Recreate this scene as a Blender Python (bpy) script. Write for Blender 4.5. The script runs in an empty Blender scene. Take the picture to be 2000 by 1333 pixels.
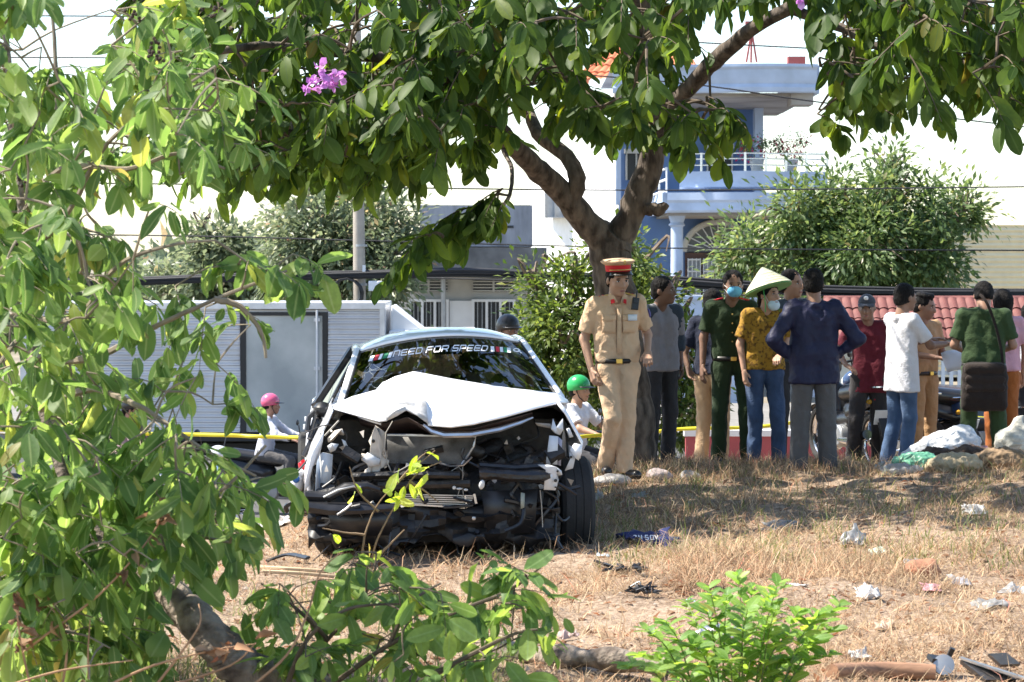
import bpy, bmesh, math, random
import numpy as np
from mathutils import Vector, Matrix, Euler, noise
random.seed(11)
RNG = np.random.default_rng(7)
SC = bpy.context.scene
COL = SC.collection
R = math.radians

# ------------------------------------------------------------ camera, light
EYE = Vector((0.0, 0.0, 1.75))
PITCH = math.atan(161.5 / 5000)
cd = bpy.data.cameras.new('camera')
cam = bpy.data.objects.new('camera', cd)
COL.objects.link(cam)
cam.location = EYE
cam.rotation_euler = (math.pi / 2 - PITCH, 0, 0)
cd.sensor_width = 36
cd.lens = 90
cd.clip_end = 3000
cd.dof.use_dof = True
cd.dof.focus_distance = 18.0
cd.dof.aperture_fstop = 10.0
SC.camera = cam

SUN = Vector((-0.60, 0.08, 0.85)).normalized()      # direction towards the sun: high, from the left
w = bpy.data.worlds.new('World')
SC.world = w
w.use_nodes = True
nt = w.node_tree
nt.nodes.clear()
sky = nt.nodes.new('ShaderNodeTexSky')
sky.sky_type = 'NISHITA'
sky.sun_disc = False
sky.sun_elevation = math.asin(SUN.z)
sky.sun_rotation = math.atan2(SUN.x, SUN.y)
sky.air_density = 1.0
sky.dust_density = 0.6
sky.ozone_density = 1.0
bg = nt.nodes.new('ShaderNodeBackground')
bg.inputs['Strength'].default_value = 0.125
out = nt.nodes.new('ShaderNodeOutputWorld')
nt.links.new(sky.outputs[0], bg.inputs[0])
nt.links.new(bg.outputs[0], out.inputs[0])

ld = bpy.data.lights.new('sun', 'SUN')
ld.energy = 5.0
ld.angle = R(0.53)
ld.color = (1.0, 0.93, 0.82)
sun = bpy.data.objects.new('sun', ld)
COL.objects.link(sun)
sun.location = (-12, 10, 30)
sun.rotation_euler = SUN.to_track_quat('Z', 'Y').to_euler()

SC.view_settings.view_transform = 'Standard'
SC.view_settings.look = 'None'
SC.view_settings.gamma = 1
SC.view_settings.use_curve_mapping = False
SC.view_settings.exposure = 1.35
SC.cycles.use_denoising = True
SC.cycles.max_bounces = 8
SC.cycles.diffuse_bounces = 4
SC.cycles.transparent_max_bounces = 12
SC.cycles.sample_clamp_indirect = 6

# ------------------------------------------------------------ geometry helpers
FPX = 5000.0
CP, SP = math.cos(PITCH), math.sin(PITCH)


def P(px, py, D):
    """The point of the place that stands D metres ahead on the sight line through a spot of the photograph."""
    a = (px - 1000) / FPX
    b = (666.5 - py) / FPX
    d = Vector((a, CP + b * SP, -SP + b * CP))
    return EYE + d * (D / d.y)


def PX(px, D):
    return (px - 1000) / FPX * D


class MB:
    """Collects shapes for one mesh object."""

    def __init__(s):
        s.v, s.f, s.m = [], [], []

    def add(s, verts, faces, mi=0):
        o = len(s.v)
        s.v.extend([tuple(v) for v in verts])
        s.f.extend([tuple(i + o for i in f) for f in faces])
        s.m.extend([mi] * len(faces))
        return s

    def box(s, c, size, rot=None, mi=0, taper=1.0):
        x, y, z = (k / 2 for k in size)
        vs = []
        for sz in (-1, 1):
            t = taper if sz > 0 else 1.0
            for sx, sy in ((-1, -1), (1, -1), (1, 1), (-1, 1)):
                vs.append(Vector((sx * x * t, sy * y * t, sz * z)))
        if rot is not None:
            M = rot if isinstance(rot, Matrix) else Euler(rot).to_matrix()
            vs = [M @ v for v in vs]
        c = Vector(c)
        return s.add([v + c for v in vs], [(3, 2, 1, 0), (4, 5, 6, 7), (0, 1, 5, 4), (1, 2, 6, 5), (2, 3, 7, 6), (3, 0, 4, 7)], mi)

    def bar(s, a, b, wdt, hgt=None, mi=0):
        a, b = Vector(a), Vector(b)
        d = b - a
        q = d.to_track_quat('Y', 'Z').to_matrix()
        return s.box((a + b) / 2, (wdt, d.length, hgt or wdt), q, mi)

    def tube(s, pts, r, n=8, mi=0, cap=True, flat=None):
        pts = [Vector(p) for p in pts]
        if not isinstance(r, (list, tuple)):
            r = [r] * len(pts)
        up = None
        vs, fs = [], []
        for i, p in enumerate(pts):
            t = (pts[min(i + 1, len(pts) - 1)] - pts[max(i - 1, 0)])
            if t.length < 1e-9:
                t = Vector((0, 0, 1))
            t.normalize()
            if up is None:
                up = Vector((0, 0, 1)) if abs(t.z) < .9 else Vector((0, 1, 0))
            u = (up - t * up.dot(t))
            if u.length < 1e-6:
                u = t.orthogonal()
            u.normalize()
            up = u
            w_ = t.cross(u)
            for k in range(n):
                a = 2 * math.pi * k / n
                vs.append(p + (u * math.cos(a) * (flat or 1.0) + w_ * math.sin(a)) * r[i])
        for i in range(len(pts) - 1):
            for k in range(n):
                k2 = (k + 1) % n
                fs.append((i * n + k, i * n + k2, (i + 1) * n + k2, (i + 1) * n + k))
        if cap:
            fs.append(tuple(reversed(range(n))))
            fs.append(tuple((len(pts) - 1) * n + k for k in range(n)))
        return s.add(vs, fs, mi)

    def lathe(s, prof, c=(0, 0, 0), n=16, M=None, mi=0, sx=1, sy=1):
        """prof: (radius, z) pairs round the z axis."""
        vs, fs = [], []
        M = M or Matrix.Identity(3)
        c = Vector(c)
        for r_, z in prof:
            for k in range(n):
                a = 2 * math.pi * k / n
                vs.append(M @ Vector((r_ * math.cos(a) * sx, r_ * math.sin(a) * sy, z)) + c)
        for i in range(len(prof) - 1):
            for k in range(n):
                k2 = (k + 1) % n
                fs.append((i * n + k, i * n + k2, (i + 1) * n + k2, (i + 1) * n + k))
        if prof[0][0] > 1e-4:
            fs.append(tuple(reversed(range(n))))
        if prof[-1][0] > 1e-4:
            fs.append(tuple((len(prof) - 1) * n + k for k in range(n)))
        return s.add(vs, fs, mi)

    def ball(s, c, r, n=10, M=None, mi=0):
        rx, ry, rz = r if hasattr(r, "__len__") else (r, r, r)
        k = max(4, n // 2)
        prof = [(math.sin(math.pi * i / k) + (1e-5 if i in (0, k) else 0), -math.cos(math.pi * i / k)) for i in range(k + 1)]
        o = len(s.v)
        s.lathe(prof, (0, 0, 0), n, None, mi)
        M = M or Matrix.Identity(3)
        c = Vector(c)
        for i in range(o, len(s.v)):
            v = s.v[i]
            s.v[i] = tuple(M @ Vector((v[0] * rx, v[1] * ry, v[2] * rz)) + c)
        return s

    def grid(s, rows, mi=0):
        n = len(rows[0])
        vs = [p for r_ in rows for p in r_]
        fs = [(i * n + k, i * n + k + 1, (i + 1) * n + k + 1, (i + 1) * n + k) for i in range(len(rows) - 1) for k in range(n - 1)]
        return s.add(vs, fs, mi)

    def slab(s, poly, th, mi=0):
        """A flat or bent outline given real thickness th (a vector)."""
        n = len(poly)
        th = Vector(th)
        a = [Vector(p) for p in poly]
        vs = a + [p + th for p in a]
        fs = [tuple(range(n)), tuple(reversed(range(n, 2 * n)))] + [(k, n + k, n + (k + 1) % n, (k + 1) % n) for k in range(n)]
        return s.add(vs, fs, mi)

    def xform(s, M, start=0):
        for i in range(start, len(s.v)):
            s.v[i] = tuple(M @ Vector(s.v[i]))
        return s

    def build(s, name, mats, parent=None, world=False, smooth=True, sharp=38, solid=0, bevel=0, sub=0, wob=0):
        me = bpy.data.meshes.new(name)
        me.from_pydata(s.v, [], s.f)
        if not isinstance(mats, (list, tuple)):
            mats = [mats]
        for m in mats:
            me.materials.append(m)
        if len(mats) > 1:
            me.polygons.foreach_set('material_index', s.m)
        bm = bmesh.new()
        bm.from_mesh(me)
        bmesh.ops.recalc_face_normals(bm, faces=bm.faces)
        if wob:
            for v in bm.verts:
                v.co += noise.noise_vector(v.co * 3.1) * wob
        bm.to_mesh(me)
        bm.free()
        return link(name, me, parent, world, smooth, sharp, solid, bevel, sub)


def link(name, me, parent=None, world=False, smooth=True, sharp=38, solid=0, bevel=0, sub=0):
    me.polygons.foreach_set('use_smooth', [smooth] * len(me.polygons))
    if smooth and sharp:
        me.set_sharp_from_angle(angle=R(sharp))
    o = bpy.data.objects.new(name, me)
    COL.objects.link(o)
    if parent is not None:
        o.parent = parent
        if world and parent.type == 'EMPTY':
            o.matrix_parent_inverse = Matrix.LocRotScale(parent.location, parent.rotation_euler, parent.scale).inverted()
    if sub:
        md = o.modifiers.new('subdivision', 'SUBSURF')
        md.levels = md.render_levels = sub
    if solid:
        md = o.modifiers.new('solid', 'SOLIDIFY')
        md.thickness = solid
        md.offset = 0
    if bevel:
        md = o.modifiers.new('bevel', 'BEVEL')
        md.width = bevel
        md.segments = 2
        md.limit_method = 'ANGLE'
    return o


def npmesh(name, V, F, attrs=None, mats=(), mi=None):
    """A mesh from arrays: V (n,3), F (m,3|4)."""
    V = np.ascontiguousarray(V, dtype=np.float32)
    F = np.ascontiguousarray(F, dtype=np.int32)
    me = bpy.data.meshes.new(name)
    me.vertices.add(len(V))
    me.vertices.foreach_set('co', V.ravel())
    m, k = F.shape
    me.loops.add(m * k)
    me.loops.foreach_set('vertex_index', F.ravel())
    me.polygons.add(m)
    me.polygons.foreach_set('loop_start', np.arange(m, dtype=np.int32) * k)
    for q in mats:
        me.materials.append(q)
    if mi is not None:
        me.polygons.foreach_set('material_index', np.ascontiguousarray(mi, dtype=np.int32))
    me.update(calc_edges=True)
    for an, av in (attrs or {}).items():
        a = me.attributes.new(an, 'FLOAT', 'POINT')
        a.data.foreach_set('value', np.ascontiguousarray(av, dtype=np.float32))
    me.validate()
    return me


def props(o, label=None, cat=None, group=None, kind=None):
    if label:
        o['label'] = label
    if cat:
        o['category'] = cat
    if group:
        o['group'] = group
    if kind:
        o['kind'] = kind
    return o


def thing(name, label, cat, loc=(0, 0, 0), rz=0, group=None):
    o = bpy.data.objects.new(name, None)
    o.empty_display_size = .1
    COL.objects.link(o)
    o.location = loc
    o.rotation_euler = (0, 0, rz)
    return props(o, label, cat, group)


def dup(root, loc, rz=0, label=None):
    def cp(o, par):
        c = o.copy()
        COL.objects.link(c)
        if par is not None:
            c.parent = par
        for ch in list(o.children):
            cp(ch, c)
        return c
    r = cp(root, None)
    r.location = loc
    r.rotation_euler = (0, 0, rz)
    if label:
        r['label'] = label
    return r


def cr(pts, n):
    """Smooth curve through points (Catmull-Rom), n steps per span."""
    pts = [Vector(p) for p in pts]
    o = []
    for i in range(len(pts) - 1):
        a, b, c, d = pts[max(i - 1, 0)], pts[i], pts[i + 1], pts[min(i + 2, len(pts) - 1)]
        for k in range(n):
            t = k / n
            o.append(.5 * ((2 * b) + (c - a) * t + (2 * a - 5 * b + 4 * c - d) * t * t + (3 * b - a - 3 * c + d) * t ** 3))
    o.append(pts[-1])
    return o


# ------------------------------------------------------------ materials
MATS = {}


def mat(name, col=(.5, .5, .5), rough=.6, metal=0., var=.15, scale=5., bump=0., bscale=40., col2=None, thr=(.4, .65), spec=.5,
        coat=0., stretch=None, trans=0., alpha=1., sheen=0.):
    if name in MATS:
        return MATS[name]
    m = bpy.data.materials.new(name)
    m.use_nodes = True
    MATS[name] = m
    t = m.node_tree
    b = t.nodes['Principled BSDF']
    L = t.links.new
    tc = t.nodes.new('ShaderNodeTexCoord')
    mp = t.nodes.new('ShaderNodeMapping')
    L(tc.outputs['Object'], mp.inputs[0])
    if stretch:
        mp.inputs['Scale'].default_value = stretch
    n = t.nodes.new('ShaderNodeTexNoise')
    n.inputs['Scale'].default_value = scale
    n.inputs['Detail'].default_value = 6
    L(mp.outputs[0], n.inputs['Vector'])
    rp = t.nodes.new('ShaderNodeValToRGB')
    if col2 is None:
        lo = tuple(max(0, c * (1 - var)) for c in col)
        hi = tuple(min(1, c * (1 + var)) for c in col)
        thr = (.3, .7)
    else:
        lo, hi = col, col2
    rp.color_ramp.elements[0].color = (*lo, 1)
    rp.color_ramp.elements[1].color = (*hi, 1)
    rp.color_ramp.elements[0].position, rp.color_ramp.elements[1].position = thr
    L(n.outputs[0], rp.inputs[0])
    L(rp.outputs[0], b.inputs['Base Color'])
    b.inputs['Roughness'].default_value = rough
    b.inputs['Metallic'].default_value = metal
    b.inputs['Specular IOR Level'].default_value = spec
    b.inputs['Coat Weight'].default_value = coat
    b.inputs['Coat Roughness'].default_value = .08
    b.inputs['Sheen Weight'].default_value = sheen
    b.inputs['Transmission Weight'].default_value = trans
    if bump:
        n2 = t.nodes.new('ShaderNodeTexNoise')
        n2.inputs['Scale'].default_value = bscale
        n2.inputs['Detail'].default_value = 5
        L(mp.outputs[0], n2.inputs['Vector'])
        bp = t.nodes.new('ShaderNodeBump')
        bp.inputs['Strength'].default_value = bump
        bp.inputs['Distance'].default_value = .02
        L(n2.outputs[0], bp.inputs['Height'])
        L(bp.outputs[0], b.inputs['Normal'])
    return m


def ridge_bump(m, scale, dist, rot=(.5, .4, .3)):
    """Adds sharp crease lines to a material's relief."""
    t = m.node_tree
    b = t.nodes['Principled BSDF']
    tc = t.nodes.new('ShaderNodeTexCoord')
    mp = t.nodes.new('ShaderNodeMapping')
    mp.inputs['Rotation'].default_value = rot
    n = t.nodes.new('ShaderNodeTexNoise')
    n.noise_type = 'RIDGED_MULTIFRACTAL'
    n.inputs['Scale'].default_value = scale
    n.inputs['Detail'].default_value = 4
    n.inputs['Distortion'].default_value = .8
    bp = t.nodes.new('ShaderNodeBump')
    bp.inputs['Strength'].default_value = .9
    bp.inputs['Distance'].default_value = dist
    t.links.new(tc.outputs['Object'], mp.inputs[0])
    t.links.new(mp.outputs[0], n.inputs['Vector'])
    t.links.new(n.outputs[0], bp.inputs['Height'])
    if b.inputs['Normal'].links:
        t.links.new(b.inputs['Normal'].links[0].from_node.outputs[0], bp.inputs['Normal'])
    t.links.new(bp.outputs[0], b.inputs['Normal'])
    return m


def leafmat(name, c0, c1, c2, trans=.4, rough=.4, vein=None, spec=.4):
    """Leaf: colour runs over c0..c2 from leaf to leaf, pale midrib, light passes through."""
    if name in MATS:
        return MATS[name]
    m = bpy.data.materials.new(name)
    m.use_nodes = True
    MATS[name] = m
    t = m.node_tree
    b = t.nodes['Principled BSDF']
    L = t.links.new
    at = t.nodes.new('ShaderNodeAttribute')
    at.attribute_name = 'rnd'
    oi = t.nodes.new('ShaderNodeObjectInfo')
    ad = t.nodes.new('ShaderNodeMath')
    ad.operation = 'ADD'
    L(at.outputs['Fac'], ad.inputs[0])
    L(oi.outputs['Random'], ad.inputs[1])
    fr = t.nodes.new('ShaderNodeMath')
    fr.operation = 'FRACT'
    L(ad.outputs[0], fr.inputs[0])
    rp = t.nodes.new('ShaderNodeValToRGB')
    e = rp.color_ramp.elements
    e[0].color = (*c0, 1)
    e[1].color = (*c2, 1)
    e[1].position = .95
    k = e.new(.55)
    k.color = (*c1, 1)
    k = e.new(.982)
    k.color = (c2[0] * 1.25, c2[1] * 1.02, c2[2] * .9, 1)
    k = e.new(1.0)
    k.color = (c2[0] * .9 + .02, c2[1] * .6, c2[2] * .7, 1)
    L(fr.outputs[0], rp.inputs[0])
    # blotches
    tc = t.nodes.new('ShaderNodeTexCoord')
    n = t.nodes.new('ShaderNodeTexNoise')
    n.inputs['Scale'].default_value = 9
    L(tc.outputs['Object'], n.inputs['Vector'])
    hs = t.nodes.new('ShaderNodeHueSaturation')
    mr = t.nodes.new('ShaderNodeMapRange')
    mr.inputs['To Min'].default_value = .7
    mr.inputs['To Max'].default_value = 1.3
    L(n.outputs[0], mr.inputs[0])
    L(mr.outputs[0], hs.inputs['Value'])
    L(rp.outputs[0], hs.inputs['Color'])
    cs = hs.outputs[0]
    if vein:
        a2 = t.nodes.new('ShaderNodeAttribute')
        a2.attribute_name = 'mid'
        m2 = t.nodes.new('ShaderNodeMapRange')
        m2.inputs['From Min'].default_value = .03
        m2.inputs['From Max'].default_value = .16
        m2.inputs['To Min'].default_value = .55
        m2.inputs['To Max'].default_value = 0
        L(a2.outputs['Fac'], m2.inputs[0])
        mx = t.nodes.new('ShaderNodeMix')
        mx.data_type = 'RGBA'
        L(m2.outputs[0], mx.inputs[0])
        L(cs, mx.inputs[6])
        mx.inputs[7].default_value = (*vein, 1)
        cs = mx.outputs[2]
    L(cs, b.inputs['Base Color'])
    b.inputs['Roughness'].default_value = rough
    b.inputs['Specular IOR Level'].default_value = spec
    tr = t.nodes.new('ShaderNodeBsdfTranslucent')
    ht = t.nodes.new('ShaderNodeHueSaturation')
    ht.inputs['Hue'].default_value = .475
    ht.inputs['Saturation'].default_value = 1.15
    ht.inputs['Value'].default_value = 2.7
    L(cs, ht.inputs['Color'])
    L(ht.outputs[0], tr.inputs[0])
    ms = t.nodes.new('ShaderNodeMixShader')
    ms.inputs[0].default_value = trans
    L(b.outputs[0], ms.inputs[1])
    L(tr.outputs[0], ms.inputs[2])
    L(ms.outputs[0], t.nodes['Material Output'].inputs[0])
    return m


def glassmat(name, tint, reflect=.12, rough=.02, opacity=.5):
    """Pane: part tinted see-through, part mirror."""
    if name in MATS:
        return MATS[name]
    m = bpy.data.materials.new(name)
    m.use_nodes = True
    MATS[name] = m
    t = m.node_tree
    t.nodes.remove(t.nodes['Principled BSDF'])
    L = t.links.new
    tr = t.nodes.new('ShaderNodeBsdfTransparent')
    tr.inputs[0].default_value = (*tint, 1)
    gl = t.nodes.new('ShaderNodeBsdfGlossy')
    gl.inputs['Roughness'].default_value = rough
    fr = t.nodes.new('ShaderNodeFresnel')
    fr.inputs[0].default_value = 1.5
    mr = t.nodes.new('ShaderNodeMapRange')
    mr.inputs['To Min'].default_value = reflect
    mr.inputs['To Max'].default_value = 1
    L(fr.outputs[0], mr.inputs[0])
    ms = t.nodes.new('ShaderNodeMixShader')
    L(mr.outputs[0], ms.inputs[0])
    L(tr.outputs[0], ms.inputs[1])
    L(gl.outputs[0], ms.inputs[2])
    L(ms.outputs[0], t.nodes['Material Output'].inputs[0])
    return m


def sstep(a, b, x):
    t = np.clip((x - a) / (b - a), 0, 1)
    return t * t * (3 - 2 * t)


def ground_z(x, y):
    """Height of the mound; works on floats or arrays."""
    x = np.asarray(x, dtype=float)
    y = np.asarray(y, dtype=float)
    k = sstep(-2.3, 0.4, x)                       # 0 on the left, 1 on the right
    e = 17.2 + (21.6 - 17.2) * k
    base = -.10 * (1 - sstep(.0, 1.2, x)) * sstep(12, 14.5, y)
    base = base + .025 * np.sin(x * 2.1 + y * 1.3) + .02 * np.sin(x * 4.7 - y * 2.9 + 1) + .012 * np.sin(x * 9.1 + y * 7.3)
    base = base + .10 * sstep(3.2, 4.2, x) * sstep(17, 19.5, y)
    t = np.maximum(y - e, 0)
    near = (.30 - .21 * k) * np.minimum(t, 3.2)
    z = base - near
    f = sstep(2.6, 7.0, t)
    return z * (1 - f) + (-1.56) * f


def gz(x, y):
    return float(ground_z(x, y))

# ============================================================ ground
def ground_material():
    m = bpy.data.materials.new('dry_soil')
    m.use_nodes = True
    t = m.node_tree
    b = t.nodes['Principled BSDF']
    L = t.links.new
    tc = t.nodes.new('ShaderNodeTexCoord')

    def nz(s, d=6):
        n = t.nodes.new('ShaderNodeTexNoise')
        n.inputs['Scale'].default_value = s
        n.inputs['Detail'].default_value = d
        L(tc.outputs['Object'], n.inputs['Vector'])
        return n.outputs[0]

    def ramp(f, p):
        r_ = t.nodes.new('ShaderNodeValToRGB')
        e = r_.color_ramp.elements
        e[0].position, e[0].color = p[0][0], (*p[0][1], 1)
        e[1].position, e[1].color = p[-1][0], (*p[-1][1], 1)
        for q in p[1:-1]:
            k = e.new(q[0])
            k.color = (*q[1], 1)
        L(f, r_.inputs[0])
        return r_.outputs[0]
    c1 = ramp(nz(1.3), [(.35, (.16, .11, .075)), (.5, (.25, .18, .125)), (.65, (.34, .255, .185))])
    c2 = ramp(nz(34, 8), [(.35, (.09, .065, .045)), (.5, (.29, .215, .155)), (.68, (.48, .39, .30))])
    mx = t.nodes.new('ShaderNodeMix')
    mx.data_type = 'RGBA'
    mx.inputs[0].default_value = .5
    L(c1, mx.inputs[6])
    L(c2, mx.inputs[7])
    L(mx.outputs[2], b.inputs['Base Color'])
    b.inputs['Roughness'].default_value = .95
    b.inputs['Specular IOR Level'].default_value = .15
    bp = t.nodes.new('ShaderNodeBump')
    bp.inputs['Strength'].default_value = .7
    bp.inputs['Distance'].default_value = .03
    L(nz(60, 8), bp.inputs['Height'])
    L(bp.outputs[0], b.inputs['Normal'])
    return m


M_SOIL = ground_material()
xs = np.linspace(-9, 9, 230)
ys = np.linspace(4, 30, 300)
GX, GY = np.meshgrid(xs, ys)
GZ = ground_z(GX, GY) + RNG.normal(0, .006, GX.shape)
V = np.stack([GX, GY, GZ], -1).reshape(-1, 3)
nx = len(xs)
ii, jj = np.meshgrid(np.arange(len(ys) - 1), np.arange(nx - 1), indexing='ij')
a = (ii * nx + jj).ravel()
F = np.stack([a, a + 1, a + nx + 1, a + nx], 1)
props(link('mound', npmesh('mound', V, F, mats=[M_SOIL])), kind='structure')
mb = MB()
mb.add([(-1200, -60, -1.62), (1200, -60, -1.62), (1200, 1800, -1.62), (-1200, 1800, -1.62)], [(0, 1, 2, 3)])
props(mb.build('ground', mat('far_earth', (.22, .19, .14), .95, var=.3, scale=.4)), kind='structure')
mb = MB()
mb.add([(-300, 30.2, -1.556), (300, 30.2, -1.556), (300, 45.5, -1.556), (-300, 45.5, -1.556)], [(0, 1, 2, 3)])
props(mb.build('road', mat('asphalt', (.075, .073, .07), .9, var=.25, scale=3, bump=.3, bscale=90)), kind='structure')
mb = MB()
mb.box((0, 45.9, -1.5), (400, .5, .24))
mb.box((0, 30.05, -1.53), (400, .3, .16))
props(mb.build('kerb', mat('concrete_kerb', (.22, .215, .20), .9, var=.2, scale=5)), kind='structure')
mb = MB()
mb.add([(-300, 46.2, -1.42), (300, 46.2, -1.42), (300, 56, -1.42), (-300, 56, -1.42)], [(0, 1, 2, 3)])
props(mb.build('pavement', mat('paving', (.19, .18, .165), .9, var=.2, scale=4)), kind='structure')

# ============================================================ foliage tools
def leaf_template(wd=.42, rows=6, fold=.10, droop=.22, wave=0.0):
    """A leaf one unit long along +Y; midrib in the middle. Returns verts, quads, mid attribute."""
    v, mid = [], []
    ts = [0, .1, .3, .54, .76, .9, .97, 1] if rows >= 6 else [i / (rows - 1) for i in range(rows)]
    rows = len(ts)
    for i in range(rows):
        t = ts[i]
        wv = float(np.interp(t, [0, .1, .3, .54, .76, .9, .97, 1], [.03, .40, .84, 1, .88, .56, .24, .03])) * wd / 2
        z = -droop * t * t
        for s in (-1, 0, 1):
            v.append((s * wv, t, z + abs(s) * (fold * wv * 2 + wave * math.sin(t * 9 + s))))
            mid.append(abs(s))
    f = []
    for i in range(rows - 1):
        for k in (0, 1):
            q = i * 3 + k
            f.append((q, q + 1, q + 4, q + 3))
    return np.array(v, np.float32), np.array(f, np.int32), np.array(mid, np.float32)


def frames(d, n):
    """Rotation matrices whose Y axis is d and whose Z is as near n as can be (arrays)."""
    d = d / np.linalg.norm(d, axis=1, keepdims=True)
    x = np.cross(d, n)
    l = np.linalg.norm(x, axis=1, keepdims=True)
    x = np.where(l < 1e-4, np.array([[1., 0, 0]]), x / np.maximum(l, 1e-9))
    z = np.cross(x, d)
    return np.stack([x, d, z], 2)


def join_leaves(name, tpl, pos, Rm, sc, m, parent=None, kind=None, rnd=None):
    tv, tf, tm = tpl
    n, k = len(pos), len(tv)
    V = np.einsum('nij,kj->nki', Rm, tv) * sc[:, None, None] + pos[:, None, :]
    F = (tf[None] + (np.arange(n) * k)[:, None, None]).reshape(-1, tf.shape[1])
    rnd = RNG.random(n) if rnd is None else rnd
    me = npmesh(name, V.reshape(-1, 3), F, {'rnd': np.repeat(rnd, k), 'mid': np.tile(tm, n)}, [m])
    o = link(name, me, parent, parent is not None, True, 0)
    if kind:
        o['kind'] = kind
    return o


def leaf_mesh(name, tpl, m):
    tv, tf, tm = tpl
    me = npmesh(name, tv, tf, {'mid': tm}, [m])
    me.polygons.foreach_set('use_smooth', [True] * len(me.polygons))
    return me


def inframe(p, margin=30):
    """Which points fall within the picture (arrays), and how far off they are."""
    q = p - np.array(EYE)
    dep = q[:, 1] * CP - q[:, 2] * SP
    u = q[:, 0] / dep * FPX + 1000
    v = 666.5 - (q[:, 2] * CP + q[:, 1] * SP) / dep * FPX
    return (u > -margin) & (u < 2000 + margin) & (v > -margin) & (v < 1333 + margin), dep, u, v


def split_leaves(parent, tpls, pos, Rm, sc, m, single=300, stuff_name='foliage'):
    """The leaves that show largest become leaf objects sharing meshes, the rest one mass."""
    ok, dep, u, v = inframe(pos)
    size = np.where(ok, sc / dep, 0)
    # leaves spread over the picture first: a random share of the larger half
    score = size * (0.8 + .4 * RNG.random(len(size)))
    order = np.argsort(-score)
    one = order[:single]
    one = one[ok[one]]
    rest = np.setdiff1d(np.arange(len(pos)), one)
    meshes = [leaf_mesh('leaf', tp, m) for tp in tpls]
    inv = Matrix.LocRotScale(parent.location, parent.rotation_euler, None).inverted()
    for i in one:
        o = bpy.data.objects.new('leaf', meshes[int(i) % len(meshes)])
        COL.objects.link(o)
        o.parent = parent
        o.matrix_parent_inverse = inv
        M = Matrix(Rm[i].tolist()).to_4x4() @ Matrix.Diagonal((sc[i], sc[i], sc[i], 1))
        M.translation = pos[i]
        o.matrix_basis = M
    if len(rest):
        k = len(tpls)
        vs = []
        o = None
        tvs, fs, rn, md, off = [], [], [], [], 0
        for j, tp in enumerate(tpls):
            r_ = rest[rest % k == j]
            if not len(r_):
                continue
            tv, tf, tm = tp
            V = np.einsum('nij,kj->nki', Rm[r_], tv) * sc[r_][:, None, None] + pos[r_][:, None, :]
            F = (tf[None] + (np.arange(len(r_)) * len(tv))[:, None, None]).reshape(-1, 4) + off
            off += len(r_) * len(tv)
            tvs.append(V.reshape(-1, 3))
            fs.append(F)
            rn.append(np.repeat(RNG.random(len(r_)), len(tv)))
            md.append(np.tile(tm, len(r_)))
        me = npmesh(stuff_name, np.concatenate(tvs), np.concatenate(fs), {'rnd': np.concatenate(rn), 'mid': np.concatenate(md)}, [m])
        o = link(stuff_name, me, parent, True, True, 0)
        o['kind'] = 'stuff'
    return len(one)


def inpoly(u, v, poly):
    r_ = np.zeros(len(u), bool)
    n = len(poly)
    for i in range(n):
        x1, y1 = poly[i]
        x2, y2 = poly[(i + 1) % n]
        c = ((y1 > v) != (y2 > v)) & (u < (x2 - x1) * (v - y1) / ((y2 - y1) or 1e-9) + x1)
        r_ ^= c
    return r_


def crown(name, blobs, n, size, m, parent, wd=.45, clump=.16, nclump=None, hang=.3, kind=None):
    """A crown made of many small leaves held in clumps on the outside of the given balls."""
    cs, rs = np.array([b[0] for b in blobs], float), np.array([b[1] for b in blobs], float)
    if rs.ndim == 1:
        rs = np.repeat(rs[:, None], 3, 1)
    wts = (rs.prod(1)) ** (2 / 3)
    nclump = nclump or max(30, n // 45)
    bi = RNG.choice(len(blobs), nclump, p=wts / wts.sum())
    d = RNG.normal(size=(nclump, 3))
    d /= np.linalg.norm(d, axis=1, keepdims=True)
    rad = RNG.random((nclump, 1)) ** .35
    cc = cs[bi] + d * rs[bi] * rad
    ci = RNG.integers(0, nclump, n)
    g = RNG.normal(size=(n, 3))
    csz = clump * (.6 + .9 * RNG.random(nclump))
    pos = cc[ci] + g * csz[ci][:, None]
    ld_ = g * .8 + d[ci] * .8 + RNG.normal(size=(n, 3)) * .5 + np.array([0, 0, -hang])
    nn = d[ci] * .5 + RNG.normal(size=(n, 3)) * .5 + np.array([0, 0, .9])
    tp = leaf_template(wd, 3, .12, .15)
    return join_leaves(name, tp, pos, frames(ld_, nn), size * (.65 + .7 * RNG.random(n)), m, parent, kind, (RNG.random(nclump)[ci] * .6 + RNG.random(n) * .4))


def limbs(mb, base, tips, r0, r1, seed=0, n=6):
    rn = random.Random(seed)
    for t in tips:
        b = Vector(base)
        t = Vector(t)
        mid = (b + t) / 2 + Vector((rn.uniform(-.2, .2), rn.uniform(-.2, .2), rn.uniform(0, .3)))
        pts = cr([b, mid, t], 4)
        mb.tube(pts, [r0 + (r1 - r0) * i / (len(pts) - 1) for i in range(len(pts))], n)


M_BARKFAR = mat('bark_far', (.16, .12, .09), .9, var=.3, scale=9, bump=.4, bscale=30)

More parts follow.
